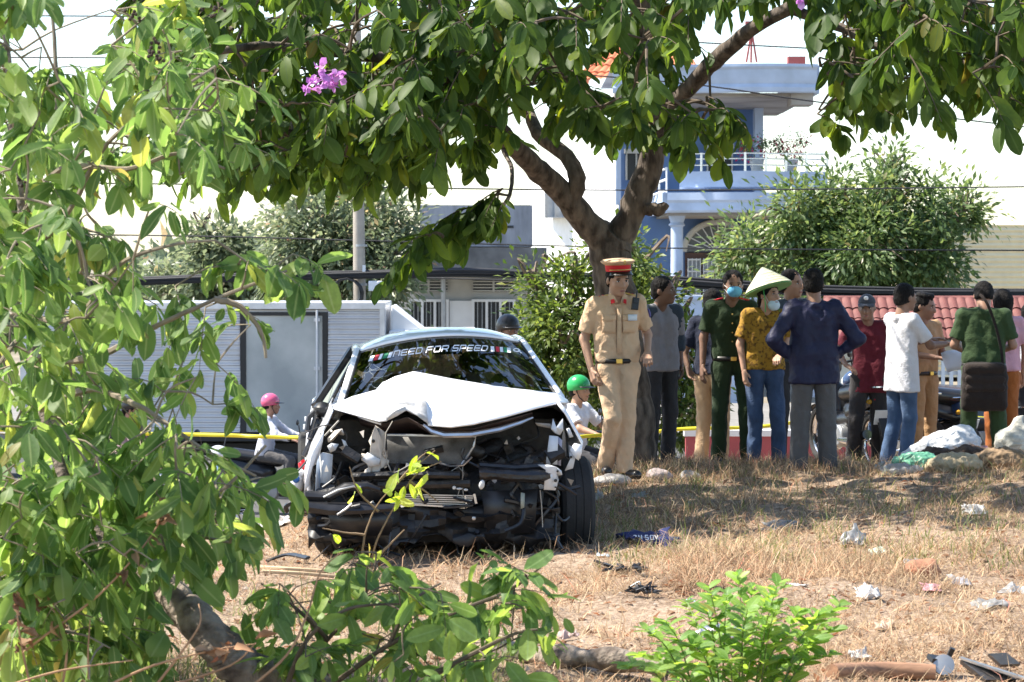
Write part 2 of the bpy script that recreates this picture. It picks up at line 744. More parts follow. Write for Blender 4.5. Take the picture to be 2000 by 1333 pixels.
# ------------------------------------------------------------ trees behind the road
def far_tree(name, label, base, trunk_h, blobs, n, size, m, tr=.16, group=None, wd=.45, clump=.16, hang=.3, nclump=None):
    root = thing(name, label, 'tree', base, 0, group)
    mb = MB()
    top = Vector(base) + Vector((0, 0, trunk_h))
    mb.tube(cr([base, (Vector(base) + top) / 2 + Vector((.08, 0, 0)), top], 4), [tr * (1 - .05 * i) for i in range(9)], 9)
    limbs(mb, top - Vector((0, 0, .1)), [Vector(b[0]) for b in blobs], tr * .55, .02, 3)
    for b in blobs:
        c = Vector(b[0])
        rr = b[1] if isinstance(b[1], (int, float)) else b[1][0]
        limbs(mb, c, [c + Vector((random.uniform(-1, 1), random.uniform(-1, 1), random.uniform(-.3, 1))).normalized() * rr * 1.0 for _ in range(5)], .03, .008, 5, 4)
    mb.build('trunk', M_BARKFAR, root, True)
    crown('crown', blobs, n, size, m, root, wd, clump, nclump, hang)
    return root


def blobs_px(lst, D):
    o = []
    for (px, py, rpx, dd) in lst:
        c = P(px, py, D + dd)
        o.append((tuple(c), (rpx / FPX * (D + dd), rpx / FPX * (D + dd) * 1.1, rpx / FPX * (D + dd))))
    return o


M_DUSTY = leafmat('dusty_leaf', (.085, .115, .065), (.13, .165, .095), (.21, .23, .14), .35, .4, spec=.5)
M_MANGO = leafmat('mango_leaf', (.045, .08, .028), (.08, .13, .045), (.15, .205, .08), .36, .4, spec=.4)
M_HEDGE = leafmat('hedge_leaf', (.025, .05, .014), (.06, .10, .024), (.14, .19, .05), .36, .45, spec=.3)
D = 50
far_tree('roadside_tree', 'dusty grey-green bushy tree behind the truck around the concrete pole', P(660, 760, D) * 1.0, 2.0,
         blobs_px([(600, 430, 75, 0), (680, 410, 70, 1), (740, 440, 65, 0), (640, 500, 95, 0), (740, 520, 80, -.5), (570, 520, 70, .5), (560, 440, 40, 1), (800, 470, 30, 0), (690, 570, 80, 0)], D),
         18000, .16, M_DUSTY, .14, clump=.19)
D = 54
far_tree('roadside_tree', 'small darker tree left of the dusty tree, half behind hanging leaves', P(430, 760, D), 1.9,
         blobs_px([(430, 480, 45, 0), (470, 520, 55, 0), (420, 550, 60, 0), (500, 560, 50, .5), (395, 450, 20, 0), (330, 560, 60, 1)], D), 7000, .19, M_DUSTY, .11, clump=.17)
D = 47
far_tree('mango_tree', 'broad bright green mango tree in front of the pale yellow building', P(1650, 700, D), 2.0,
         blobs_px([(1560, 440, 70, 0), (1650, 410, 75, 0), (1740, 400, 70, 0), (1820, 430, 75, 0), (1880, 420, 45, .5), (1600, 520, 80, 0), (1700, 500, 95, -.6), (1800, 510, 75, 0), (1470, 500, 60, .8), (1440, 545, 45, 1), (1740, 330, 28, .5), (1720, 570, 60, 0)], D),
         24000, .15, M_MANGO, .13, wd=.42, clump=.19, hang=.5, nclump=210)
D = 30.5
far_tree('hedge_bush', 'tall yellow-green bush behind the leaning tree trunk', P(1170, 845, D), .7,
         blobs_px([(1060, 620, 60, 0), (1120, 560, 70, 0), (1180, 520, 60, .3), (1250, 520, 65, 0), (1300, 590, 45, 0), (1100, 680, 90, -.3), (1200, 650, 100, 0), (1290, 690, 70, 0), (1150, 770, 110, 0), (1260, 790, 85, 0), (1050, 760, 70, 0), (1040, 560, 30, 0), (1320, 640, 30, 0), (1335, 720, 50, 0), (1330, 800, 60, 0), (1365, 770, 35, .2)], D),
         18500, .095, M_HEDGE, .08, clump=.10, nclump=230)

n_ = 9000
fx = RNG.uniform(-60, 60, n_)
hmax = 1.6 + 1.1 * np.sin(fx * .35) * np.sin(fx * .13 + 1) + .8 * np.sin(fx * 1.3)
pp = np.stack([fx, 96 + RNG.uniform(-3, 3, n_), -1.5 + (hmax + 1.9) * RNG.random(n_) ** .7], 1)
o = join_leaves('distant_trees', leaf_template(.6, 3, .2, .2), pp, frames(RNG.normal(size=(n_, 3)), RNG.normal(size=(n_, 3)) + [0, -.6, .6]), .9 * (.6 + .8 * RNG.random(n_)), M_DUSTY)
props(o, 'low distant belt of trees closing the view between the houses', 'trees', kind='stuff')

# ============================================================ buildings
M_GREYWALL = mat('stained_render', (.30, .31, .34), .9, var=.35, scale=2.2, bump=.2, bscale=14, stretch=(1.6, 1.6, .35))
M_DARKBAND = mat('dark_roof_sheet', (.13, .13, .13), .8, var=.3, scale=3)
M_CREAMWALL = mat('cream_render', (.42, .41, .38), .9, var=.15, scale=1.5)
M_WINDARK = mat('dark_opening', (.02, .022, .025), .4)
M_WHITEPAINT = mat('white_paint', (.72, .73, .74), .6, var=.06, scale=3)
M_GREYMETAL = mat('grey_metal', (.35, .36, .37), .45, metal=.6)


def pbox(mb, x0, x1, y0, y1, D, depth, mi=0):
    """Box whose near face fills the sight rectangle at D metres and runs depth metres back."""
    a, b = P(x0, y1, D), P(x1, y0, D)
    mb.box(((a.x + b.x) / 2, D + depth / 2, (a.z + b.z) / 2), (abs(b.x - a.x), depth, abs(b.z - a.z)), None, mi)


g = thing('grey_house', 'low grey concrete house with stained parapet behind the truck', 'house', (-1, 60, -1.42))
mb = MB()
pbox(mb, 775, 1062, 528, 800, 60.6, 8)
mb.build('wall', M_CREAMWALL, g, True)
mb = MB()
pbox(mb, 820, 1040, 401, 482, 61.5, 6)
pw = mb.build('parapet', M_GREYWALL, g, True)
for x0 in (850, 897, 942, 987):
    mb = MB()
    pbox(mb, x0, x0 + 16, 441, 446, 61.48, .1)
    mb.build('vent_slot', M_WINDARK, pw, True)
mb = MB()
pbox(mb, 772, 1068, 484, 527, 58.8, 8)
mb.build('roof', M_DARKBAND, g, True)
for x0, x1 in ((800, 874), (924, 1004)):
    mb = MB()
    pbox(mb, x0, x1, 590, 700, 60.55, .12)
    wn = mb.build('window', M_WINDARK, g, True)
    mb = MB()
    for k in range(4):
        x = x0 + (x1 - x0) * k / 3
        pbox(mb, x - 2.5, x + 2.5, 588, 700, 60.45, .1)
    pbox(mb, x0 - 3, x1 + 3, 585, 590, 60.44, .12)
    mb.build('frame', M_WHITEPAINT, wn, True)
    mb = MB()
    for k in range(1, 9):
        x = x0 + (x1 - x0) * k / 9
        pbox(mb, x - .8, x + .8, 590, 700, 60.5, .03)
    mb.build('bars', M_GREYMETAL, wn, True)
    mb = MB()
    pbox(mb, x0, x1, 548, 570, 60.55, .1)
    vn = mb.build('vent', M_WINDARK, g, True)
    mb = MB()
    for k in range(4):
        pbox(mb, x0, x1, 549 + k * 6, 551.5 + k * 6, 60.47, .1)
    pbox(mb, (x0 + x1) / 2 - 2, (x0 + x1) / 2 + 2, 547, 571, 60.45, .1)
    mb.build('louvre', M_CREAMWALL, vn, True)
mb = MB()
pbox(mb, 878, 922, 588, 720, 60.5, .1)
mb.build('door', M_WHITEPAINT, g, True)
mb = MB()
mb.tube([P(866, 530, 60.2), P(866, 760, 60.2)], .06, 8)
mb.build('drain_pipe', M_GREYMETAL, g, True)

# ---- blue house
M_BLUE = mat('blue_render', (.13, .22, .42), .85, var=.12, scale=1.2)
M_PALEBLUE = mat('pale_blue_paint', (.42, .50, .64), .7, var=.12, scale=2.5, bump=.1)
M_SOFFIT = mat('weathered_soffit', (.34, .31, .28), .9, var=.3, scale=.9)
M_TRIM = mat('cream_trim', (.55, .53, .48), .7, var=.08)
M_ORANGE = mat('orange_tile', (.52, .16, .07), .8, var=.25, scale=6)
M_BROWN = mat('brown_wood_frame', (.10, .05, .035), .6, var=.3)
M_STEEL = mat('stainless_tube', (.6, .61, .63), .25, metal=.9)
bh = thing('blue_house', 'tall blue house with balcony and overhanging roof slab behind the tree', 'house', (4.6, 63, -1.42))
mb = MB()
pbox(mb, 1212, 1472, 205, 760, 63.2, 8)
mb.build('wall', M_BLUE, bh, True)
mb = MB()
a_, b_ = P(1036, 300, 74), P(1208, 300, 64)
zt_ = P(1120, 300, 66).z
mb.add([(a_.x, 74, -1.5), (b_.x, 64, -1.5), (b_.x + 1, 74, -1.5), (a_.x, 74, zt_), (b_.x, 64, zt_), (b_.x + 1, 74, zt_)], [(0, 1, 4, 3), (1, 2, 5, 4), (2, 0, 3, 5), (3, 4, 5), (2, 1, 0)])
mb.build('side_wing', mat('white_wash', (.8, .8, .79), .8, var=.05), bh, True)
mb = MB()
zb, zt = P(1500, 183, 58).z, P(1500, 128, 58).z
rows = []
xl, xr = PX(1196, 58), PX(1592, 58)
prof = [(0, zb), (-.04, zb + .03), (-.06, zb + .12), (-.02, zb + .2), (-.08, zb + .3), (-.10, zt - .12), (-.22, zt - .06), (-.22, zt)]
fr_ = []
for dy, z in prof:
    fr_.append([Vector((xl + (xr - xl) * k / 12, 58 + dy - .35 * math.exp(-((k - 9) / 3.2) ** 2), z)) for k in range(13)])
mb.grid(fr_)
mb.grid([[p for p in fr_[-1]], [Vector((p.x, 66, p.z)) for p in fr_[-1]]])
mb.box((xr + .02, 62, (zb + zt) / 2), (.12, 8, zt - zb))
rs = mb.build('roof_slab', M_PALEBLUE, bh, True)
mb = MB()
mb.box(((xl + xr) / 2, 62.1, zb - .02), (xr - xl - .1, 7.9, .08))
mb.build('soffit', M_SOFFIT, rs, True)
mb = MB()
mb.box((xr - .3, 58.5, zb - .12), (.5, .9, .26))
mb.build('bracket', M_SOFFIT, rs, True)
mb = MB()
xl, xr = PX(1302, 58), PX(1617, 58)
zb, zt = P(1500, 416, 58).z, P(1500, 377, 58).z
fr_ = []
for dy, z in [(0, zb), (-.05, zb + .05), (-.05, zb + .22), (-.12, zb + .28), (-.12, zt)]:
    fr_.append([Vector((xl + (xr - xl) * k / 14, 58 + dy - .5 * math.exp(-((k - 6) / 4) ** 2), z)) for k in range(15)])
mb.grid(fr_)
mb.grid([fr_[-1], [Vector((p.x, 66, p.z)) for p in fr_[-1]]])
mb.box((xl - .04, 62, (zb + zt) / 2), (.12, 8, zt - zb))
mb.box((xr + .04, 62, (zb + zt) / 2), (.12, 8, zt - zb))
bs = mb.build('balcony_slab', M_PALEBLUE, bh, True)
mb = MB()
mb.box(((xl + xr) / 2, 62.1, zb - .02), (xr - xl - .1, 7.9, .08))
mb.build('soffit', M_SOFFIT, bs, True)
mb = MB()
zb, zt = P(1500, 370, 58.2).z, P(1500, 336, 58.2).z
fr_ = []
for dy, z in [(0, zb), (-.1, zb + .04), (-.06, zb + .2), (-.1, zt - .03), (-.1, zt), (.12, zt), (.12, zb)]:
    fr_.append([Vector((xl + .3 + (xr - xl - .3) * k / 14, 58.2 + dy - .55 * math.exp(-((k - 6) / 4) ** 2), z)) for k in range(15)])
mb.grid(fr_)
par = mb.build('balcony_parapet', M_PALEBLUE, bh, True)
mb = MB()
zr = zt
for h in (.14, .28, .40):
    mb.tube([Vector((xl + .3 + (xr - xl - .3) * k / 14, 58.2 - .55 * math.exp(-((k - 6) / 4) ** 2), zr + h)) for k in range(15)], .018, 6)
for k in range(0, 15, 2):
    p = Vector((xl + .3 + (xr - xl - .3) * k / 14, 58.2 - .55 * math.exp(-((k - 6) / 4) ** 2), zr))
    mb.tube([p, p + Vector((0, 0, .42))], .03, 6)
mb.build('railing', M_STEEL, bh, True)
mb = MB()
a, b = P(1212, 405, 66), P(1302, 372, 58.3)
for h in (.0, .25, .5):
    mb.tube([a + Vector((0, 0, h)), b + Vector((0, 0, h))], .03, 6)
for k in range(8):
    q = a.lerp(b, k / 7)
    mb.tube([q + Vector((0, 0, -.1)), q + Vector((0, 0, .5))], .025, 6)
mb.build('stair_railing', M_WHITEPAINT, bh, True)
for x0, x1, y0 in ((1474, 1491, 190), (1203, 1213, 190)):
    mb = MB()
    pbox(mb, x0, x1, y0, 400, 62.6, .5)
    mb.build('pilaster', M_PALEBLUE, bh, True)
for px in (1322, 1598):
    mb = MB()
    c = P(px, 560, 58.6)
    z1 = P(px, 418, 58.6).z
    mb.lathe([(.2, -1.42 - c.z), (.2, -1.2 - c.z), (.15, -1.15 - c.z), (.14, z1 - c.z - .3), (.19, z1 - c.z - .26), (.15, z1 - c.z - .2), (.22, z1 - c.z)], c, 18)
    mb.build('column', M_PALEBLUE, bh, True)
# window beside the balcony door, door
for (x0, x1, y0, y1) in ((1224, 1262, 300, 352), (1382, 1430, 290, 372)):
    mb = MB()
    pbox(mb, x0, x1, y0, y1, 63.12, .15)
    wn = mb.build('window', M_WINDARK, bh, True)
    mb = MB()
    pbox(mb, x0 - 4, x1 + 4, y0 - 9, y0, 62.95, .3)
    for k in range(3):
        x = x0 + (x1 - x0) * k / 2
        pbox(mb, x - 1.5, x + 1.5, y0, y1, 63.02, .12)
    mb.build('frame', M_TRIM, wn, True)
# arched entrance
ac = P(1402, 492, 63)
hw, hh = 66 / FPX * 63, 58 / FPX * 63
mb = MB()
pts = [Vector((ac.x + hw * math.cos(math.pi * k / 16), 63.0, ac.z + hh * math.sin(math.pi * k / 16))) for k in range(17)]
mb.slab(pts, (0, .19, 0))
ar = mb.build('arched_window', mat('smoky_pane', (.16, .17, .18), .15), bh, True)
mb = MB()
mb.tube(pts, .075, 8, flat=.8)
mb.build('frame', M_TRIM, ar, True)
mb = MB()
for k in range(1, 12):
    a_ = math.pi * k / 12
    mb.bar((ac.x, 62.97, ac.z), (ac.x + hw * math.cos(a_), 62.97, ac.z + hh * math.sin(a_)), .025)
mb.build('bars', M_WHITEPAINT, ar, True)
mb = MB()
pbox(mb, 1338, 1466, 494, 720, 63.0, .19)
dr = mb.build('entrance_door', M_BROWN, bh, True)
for x0 in (1344, 1374, 1408, 1438):
    mb = MB()
    pbox(mb, x0, x0 + 24, 508, 600, 62.93, .06)
    pn = mb.build('pane', mat('pale_pane', (.33, .36, .40), .2), dr, True)
mb = MB()
for x0 in (1344, 1374, 1408, 1438):
    for k in range(4):
        pbox(mb, x0 + k * 8 - 1, x0 + k * 8 + 1, 505, 602, 62.88, .05)
    for k in range(5):
        pbox(mb, x0 - 1, x0 + 25, 506 + k * 23, 509 + k * 23, 62.87, .05)
mb.build('window_grille', M_WHITEPAINT, dr, True)
# tiled hip roof with raised rows
mb = MB()
ap0, ap1 = P(1235, 18, 68), P(1300, 18, 68)
ev = [P(1128, 158, 64), P(1372, 158, 64), P(1372, 158, 72), P(1128, 158, 72)]
zev = ev[0].z
for p in ev:
    p.z = zev
ap0.z = ap1.z = zev + 1.9


def slope(a, b, c, d, nu, nv):
    rows = []
    nrm = (b - a).cross(d - a).normalized()
    if nrm.z < 0:
        nrm = -nrm
    for j in range(nv * 2 + 1):
        v = (j // 2 + (j % 2) * .96) / nv
        if v > 1:
            v = 1
        row = []
        for i in range(nu * 4 + 1):
            u = i / (nu * 4)
            p = a.lerp(b, u).lerp(d.lerp(c, u), v)
            row.append(p + nrm * (.035 * abs(math.sin(math.pi * u * nu)) + (.0 if j % 2 else .04)))
        rows.append(row)
    mb.grid(rows)


slope(ev[0], ev[1], ap1, ap0, 16, 9)
slope(ev[3], ev[0], ap0, ap0, 26, 9)
slope(ev[1], ev[2], ap1, ap1, 26, 9)
mb.tube([ap0, ap1], .09, 8)
mb.tube([ev[0], ap0], .08, 8)
mb.tube([ev[1], ap1], .08, 8)
mb.build('tiled_roof', M_ORANGE, bh, True)
mb = MB()
b = P(1468, 122, 60)
for dx, dy in ((-.12, 0), (.12, 0), (0, .15)):
    mb.tube([b + Vector((dx, dy, 0)), b + Vector((0, 0, .75))], .025, 5)
mb.box(b + Vector((.0, 0, .85)), (.3, .1, .2))
mb.box(P(1555, 120, 60), (.4, .3, .2))
mb.build('roof_stand', mat('rust_red', (.30, .06, .05), .6), bh, True)
mb = MB()
x0, x1, y0, y1 = 1066, 1102, 372, 424
pbox(mb, x0, x1, y0, y1, 69.0, 2.2, 0)
sw = mb.build('side_window', mat('grey_pane', (.4, .42, .44), .2), bh, True)
mb = MB()
for q in ((x0 - 2, x0, y0, y1), (x1, x1 + 2, y0, y1), (x0 - 2, x1 + 2, y1, y1 + 2), (x0 - 2, x1 + 2, y0 - 2, y0), ((x0 + x1) / 2 - 1, (x0 + x1) / 2 + 1, y0, y1)):
    pbox(mb, *q, 68.9, .12)
mb.build('frame', M_GREYMETAL, sw, True)
mb = MB()
pbox(mb, 1225, 1480, 585, 800, 56.6, .25)
pbox(mb, 1222, 1483, 578, 585, 56.5, .45)
props(mb.build('front_wall', M_PALEBLUE), 'pale blue low front wall before the blue house', 'wall')
# pots of red flowers on the balcony
M_POTL = leafmat('balcony_leaf', (.04, .09, .03), (.06, .12, .04), (.1, .16, .06), .3, .5)
M_POTF = leafmat('red_bloom', (.35, .02, .04), (.45, .04, .06), (.5, .08, .1), .3, .5)
for px, lab in ((1478, 'balcony plant with red blooms nearer the house wall'), (1545, 'balcony plant with red blooms at the outer corner')):
    c = P(px, 332, 58.6)
    r_ = thing('flower_pot', lab, 'potted plant', tuple(c), 0, 'potted plants on the balcony')
    mb = MB()
    mb.lathe([(.12, -.05), (.17, .22), (.18, .25), (.14, .25), (.12, .2)], c, 12)
    mb.build('pot', M_TRIM, r_, True)
    bl = [(tuple(c + Vector((random.uniform(-.3, .3), random.uniform(-.2, .2), random.uniform(.3, .75)))), .16) for _ in range(5)]
    crown('foliage', bl, 500, .07, M_POTL, r_, clump=.06)
    crown('blooms', bl, 160, .06, M_POTF, r_, .8, clump=.05, kind='stuff')

# ---- pale yellow building on the right
yb = thing('yellow_building', 'pale yellow metal-sided building at the right edge', 'building', (14, 70, -1.4))
mb = MB()
rows = []
x0, x1 = PX(1800, 70), PX(2120, 70)
z0, z1 = -1.5, P(1900, 440, 70).z
ny = 60
for j in range(ny + 1):
    z = z0 + (z1 - z0) * j / ny
    rows.append([Vector((x0, 70 + .05 * (j % 2), z)), Vector((x1, 70 + .05 * (j % 2), z))])
mb.grid(rows)
mb.box(((x0 + x1) / 2, 74.1, (z0 + z1) / 2), (x1 - x0 - .02, 8, z1 - z0 - .02))
mb.build('wall', mat('yellow_sheet', (.78, .68, .45), .6, var=.05), yb, True, False)

# ---- wall with red tiled coping and white pickets
D = 40
tw = thing('tiled_wall', 'cream wall topped with a red tiled roof behind the bystanders', 'wall', (PX(1800, 40), 40, -1.42))
mb = MB()
pbox(mb, 1622, 2080, 672, 700, 40.3, .5)
pbox(mb, 1622, 1820, 700, 890, 40.35, .35)
mb.build('wall', mat('cream_wall', (.62, .58, .48), .85, var=.08), tw, True)
M_TILE = mat('red_roof_tile', (.11, .032, .028), .75, scale=5.5, col2=(.21, .072, .058), thr=(.3, .7), bump=.25)  # reds darkened to carry the mango tree's dappled shade in the colour
tile = MB()
rows = []
for j in range(3):
    rows.append([Vector((-.075 + .15 * i / 6, (j / 2) * -.30, .035 * math.sin(math.pi * i / 6) ** 1 + (.02 if j == 2 else 0) * 1)) for i in range(7)])
tile.grid(rows)
for i in range(6):
    a_ = rows[2][i]
    b_ = rows[2][i + 1]
    tile.add([a_, b_, b_ + Vector((0, 0.01, -.03)), a_ + Vector((0, .01, -.03))], [(0, 1, 2, 3)])
to = tile.build('tile', M_TILE, tw, False, True, 60)
tme = to.data
bpy.data.objects.remove(to)
zlo, zhi = P(1800, 668, 40).z, P(1800, 592, 40).z
xa, xb = PX(1622, 40), PX(2060, 40)
ncol, nrow = 25, 4
slope_ang = math.atan2(zhi - zlo, .85)
for rI in range(nrow):
    for c_ in range(ncol):
        o = bpy.data.objects.new('tile', tme)
        COL.objects.link(o)
        o.parent = tw
        t = (rI + 1.25) / nrow
        loc = Vector((xa + (xb - xa) * (c_ + .5) / ncol, 39.9 + .85 * min(t, 1.15), zlo + (zhi - zlo) * min(t, 1.15) + .02))
        o.location = loc - tw.location
        o.rotation_euler = (slope_ang + random.uniform(-.02, .02), random.uniform(-.02, .02), 0)
        o.scale = (1.04, 1.0, 1)
mb = MB()
mb.tube([Vector((xa, 40.85, zhi + .03)), Vector((xb, 40.85, zhi + .03))], .07, 10)
mb.build('ridge', M_TILE, tw, True)
mb = MB()
mb.add([(xa, 39.95, zlo - .02), (xb, 39.95, zlo - .02), (xb, 40.8, zhi - .03), (xa, 40.8, zhi - .03)], [(0, 1, 2, 3)])
mb.build('roof_deck', M_SOFFIT, tw, True, False, solid=.03)
fn = thing('picket_fence', 'white picket fence under the red tiled coping at right', 'fence', (PX(1900, 40.2), 40.2, -1.42))
px = 1742
while px < 2020:
    mb = MB()
    pbox(mb, px, px + 8, 690, 868, 40.2, .04)
    mb.build('picket', M_WHITEPAINT, fn, True)
    px += 16
for yy in (725, 840):
    mb = MB()
    pbox(mb, 1740, 2024, yy, yy + 8, 40.26, .05)
    mb.build('rail', M_WHITEPAINT, fn, True)

# ---- low red barrier wall along the near side of the road
rb = thing('red_barrier', 'low red painted barrier wall with a white cap beyond the mound', 'barrier', (PX(1660, 29), 29, -1.5))
mb = MB()
a_, b_ = P(1340, 862, 29), P(2080, 850, 29)
mb.box(((a_.x + b_.x) / 2, 29.1, -.92), (b_.x - a_.x, .16, 1.3))
mb.build('panel', mat('faded_red_paint', (.34, .07, .08), .6, var=.2, scale=3), rb, True)
mb = MB()
mb.box(((a_.x + b_.x) / 2, 29.1, -.235), (b_.x - a_.x + .04, .2, .07))
mb.build('cap', M_WHITEPAINT, rb, True)
mb = MB()
for (q0, q1) in (((1902, 850), (1912, 872)), ((1912, 872), (1905, 880)), ((1924, 852), (1934, 888)), ((1868, 856), (1874, 880))):
    mb.bar(P(*q0, 28.99), P(*q1, 28.99), .05, .02)
mb.build('painted_mark', M_WHITEPAINT, rb, True)

# ---- concrete pole, cable bundle, wires
pole = thing('utility_pole', 'tapered concrete utility pole rising behind the truck', 'pole', tuple(P(703, 895, 43)))
mb = MB()
b = P(705, 895, 43)
top = P(697, 40, 43)
b.z = -1.5
mb.tube([b, b.lerp(top, .5), top], [.125, .1, .07], 14)
mb.build('shaft', mat('pole_concrete', (.36, .32, .27), .9, var=.15, scale=4, bump=.2), pole, True)
mb = MB()
for yy in (480, 530, 556):
    c = P(704, yy, 43)
    mb.lathe([(.107, -.02), (.115, -.02), (.115, .02), (.107, .02)], c, 14)
mb.build('band', M_GREYMETAL, pole, True)
mb = MB()
mb.box(P(733, 559, 42.8), (.22, .16, .17))
mb.box(P(742, 552, 42.75), (.08, .1, .05))
props(mb.build('junction_box', M_WHITEPAINT, bevel=.01), 'small white cable junction box hung beside the pole', 'junction box')
mb = MB()
mb.box(P(711, 530, 42.8), (.05, .08, .2))
mb.build('bracket', M_WHITEPAINT, pole, True)
M_CABLE = mat('black_cable', (.018, .018, .02), .6, var=.2)
mb = MB()
for k in range(7):
    a_ = 2 * math.pi * k / 7
    off = Vector((0, .05 * math.cos(a_), .05 * math.sin(a_)))
    rn = random.Random(k)
    pts = cr([P(-200, 560, 42.8), P(200, 552, 42.8), P(450, 543, 42.8), P(705, 537, 42.8), P(900, 532 + rn.uniform(-2, 3), 42.8), P(1100, 538 + rn.uniform(-3, 3), 42.8), P(1300, 550 + rn.uniform(-3, 3), 42.8),
              P(1600, 568 + rn.uniform(-3, 3), 42.8), P(2000, 573, 42.8), P(2300, 566, 42.8)], 6)
    mb.tube([p + off for p in pts], .028, 5)
props(mb.build('cable_bundle', M_CABLE), 'thick black bundle of cables strung across the street', 'cable')
mb = MB()
for k in range(3):
    c = P(675 + k * 2, 575, 42.7 + k * .05)
    mb.tube([c + Vector((.26 * math.cos(i * .5), 0, .26 * math.sin(i * .5))) for i in range(14)], .018, 5)
props(mb.build('cable_coil', M_CABLE), 'coil of spare black cable hung on the pole', 'cable')
for k, (pl, lab) in enumerate((
        ([(-100, 455), (400, 462), (705, 470), (1300, 485), (2100, 490)], 'thin wire crossing above the cable bundle'),
        ([(-100, 355), (500, 362), (705, 366), (1300, 372), (2100, 364)], 'thin wire crossing level with the balcony'),
        ([(-100, 30), (700, 40), (1300, 80), (2100, 120)], 'highest thin wire, seen in the gap at top left'),
        ([(-100, 112), (700, 120), (1300, 160), (1600, 200), (2100, 260)], 'thin wire sloping down across the roof slab'),
        ([(705, 540), (1100, 552), (1500, 580), (1800, 590), (2100, 582)], 'slack wire hanging just under the cable bundle'))):
    mb = MB()
    mb.tube(cr([P(x, y, 43.2 + .1 * k) for x, y in pl], 5), .012, 4)
    props(mb.build('wire', M_CABLE), lab, 'wire', 'overhead wires')

# ============================================================ box truck on the road
M_ALU = mat('ribbed_aluminium', (.60, .61, .64), .45, metal=.4, var=.14, scale=1.5)
M_ALUPANEL = mat('brushed_panel', (.30, .34, .37), .36, metal=.5, scale=1.6, col2=(.48, .52, .55), thr=(.35, .75))
M_BLACKM = mat('black_metal', (.02, .02, .022), .5)
M_RUB = mat('tyre_rubber', (.022, .022, .022), .85, var=.3, bump=.2)
tk = thing('box_truck', 'silver ribbed box truck parked on the road behind the wrecked car', 'truck', (-4.6, 38.9, -1.55))
D = 38
zt, zb = P(400, 604, D).z, P(400, 846, D).z
xl, xr = PX(45, D), PX(748, D)


def ribs(x0, x1, za, zc):
    m_ = MB()
    n = int((zc - za) / .075)
    rows = []
    for j in range(n):
        z = za + (zc - za) * j / n
        s = (zc - za) / n
        for dz, dy in ((0, 0), (.18, -.028), (.42, -.028), (.6, 0)):
            rows.append([Vector((x0, D + dy, z + s * dz)), Vector((x1, D + dy, z + s * dz))])
    rows.append([Vector((x0, D, zc)), Vector((x1, D, zc))])
    m_.grid(rows)
    return m_.build('ribbed_panel', M_ALU, tk, True, False, wob=.012)


x_a, x_b = PX(468, D), PX(640, D)
ribs(xl, x_a, zb, zt)
ribs(x_b, xr, zb, zt)
mb = MB()
mb.box(((xl + xr) / 2, D + .98, (zb + zt) / 2), (xr - xl - .04, 1.9, zt - zb - .02))
mb.build('box_body', M_ALU, tk, True)
mb = MB()
mb.box(((x_a + x_b) / 2, D + .02, (zb + zt) / 2 - .03), (x_b - x_a - .02, .05, zt - zb - .1))
dp = mb.build('side_door', M_ALUPANEL, tk, True)
mb = MB()
for q in (470, 630):
    pbox(mb, q, q + 10, 610, 846, D - .03, .06)
pbox(mb, 470, 640, 610, 617, D - .031, .06)
mb.build('seal', M_BLACKM, dp, True)
mb = MB()
mb.tube([P(619, 606, D - .08), P(619, 848, D - .08)], .018, 8)
for yy in (625, 720, 830):
    mb.box(P(619, yy, D - .05), (.09, .06, .05))
mb.build('lock_rod', M_ALU, dp, True)
mb = MB()
pbox(mb, 40, 752, 592, 604, D - .06, 2.05)
mb.box((xr + .01, D + .98, (zb + zt) / 2), (.05, 2.0, zt - zb))
pbox(mb, 742, 751, 600, 850, D - .05, .08)
pbox(mb, 40, 50, 600, 850, D - .05, .08)
mb.build('edge_trim', mat('bright_trim', (.68, .69, .71), .4, metal=.4), tk, True)
mb = MB()
pbox(mb, 40, 752, 846, 862, D - .02, 1.95)
mb.box(((xl + xr) / 2, D + .9, zb - .28), (xr - xl + 1.8, .9, .18))
mb.build('chassis', M_BLACKM, tk, True)
mb = MB()
xc0, xc1 = xr + .08, xr + 1.65
mb.add([(xc0, D + .1, -1.0), (xc1, D + .1, -1.0), (xc1 + .05, D + .1, -.2), (xc1 - .3, D + .1, .68), (xc0, D + .1, .68)] +
       [(xc0, D + 1.8, -1.0), (xc1, D + 1.8, -1.0), (xc1 + .05, D + 1.8, -.2), (xc1 - .3, D + 1.8, .68), (xc0, D + 1.8, .68)],
       [(0, 1, 2, 3, 4), (9, 8, 7, 6, 5), (0, 5, 6, 1), (1, 6, 7, 2), (2, 7, 8, 3), (3, 8, 9, 4), (4, 9, 5, 0)])
mb.build('cab', M_WHITEPAINT, tk, True, bevel=.03)
mb = MB()
mb.slab([(xc0 + .3, D + .085, -.1), (xc1 - .1, D + .085, -.1), (xc1 - .38, D + .085, .5), (xc0 + .3, D + .085, .5)], (0, .02, 0))
mb.build('cab_window', M_WINDARK, tk, True)
mb = MB()
a_, b_, c_ = P(764, 597, D + .2), P(830, 640, D + .2), P(764, 640, D + .2)
b_.z -= .08
c_.z -= .08
mb.add([a_, b_, c_, a_ + Vector((0, 1.5, 0)), b_ + Vector((0, 1.5, 0)), c_ + Vector((0, 1.5, 0))], [(0, 2, 1), (3, 4, 5), (0, 1, 4, 3), (1, 2, 5, 4), (2, 0, 3, 5)])
mb.build('wind_deflector', M_WHITEPAINT, tk, True, bevel=.02)
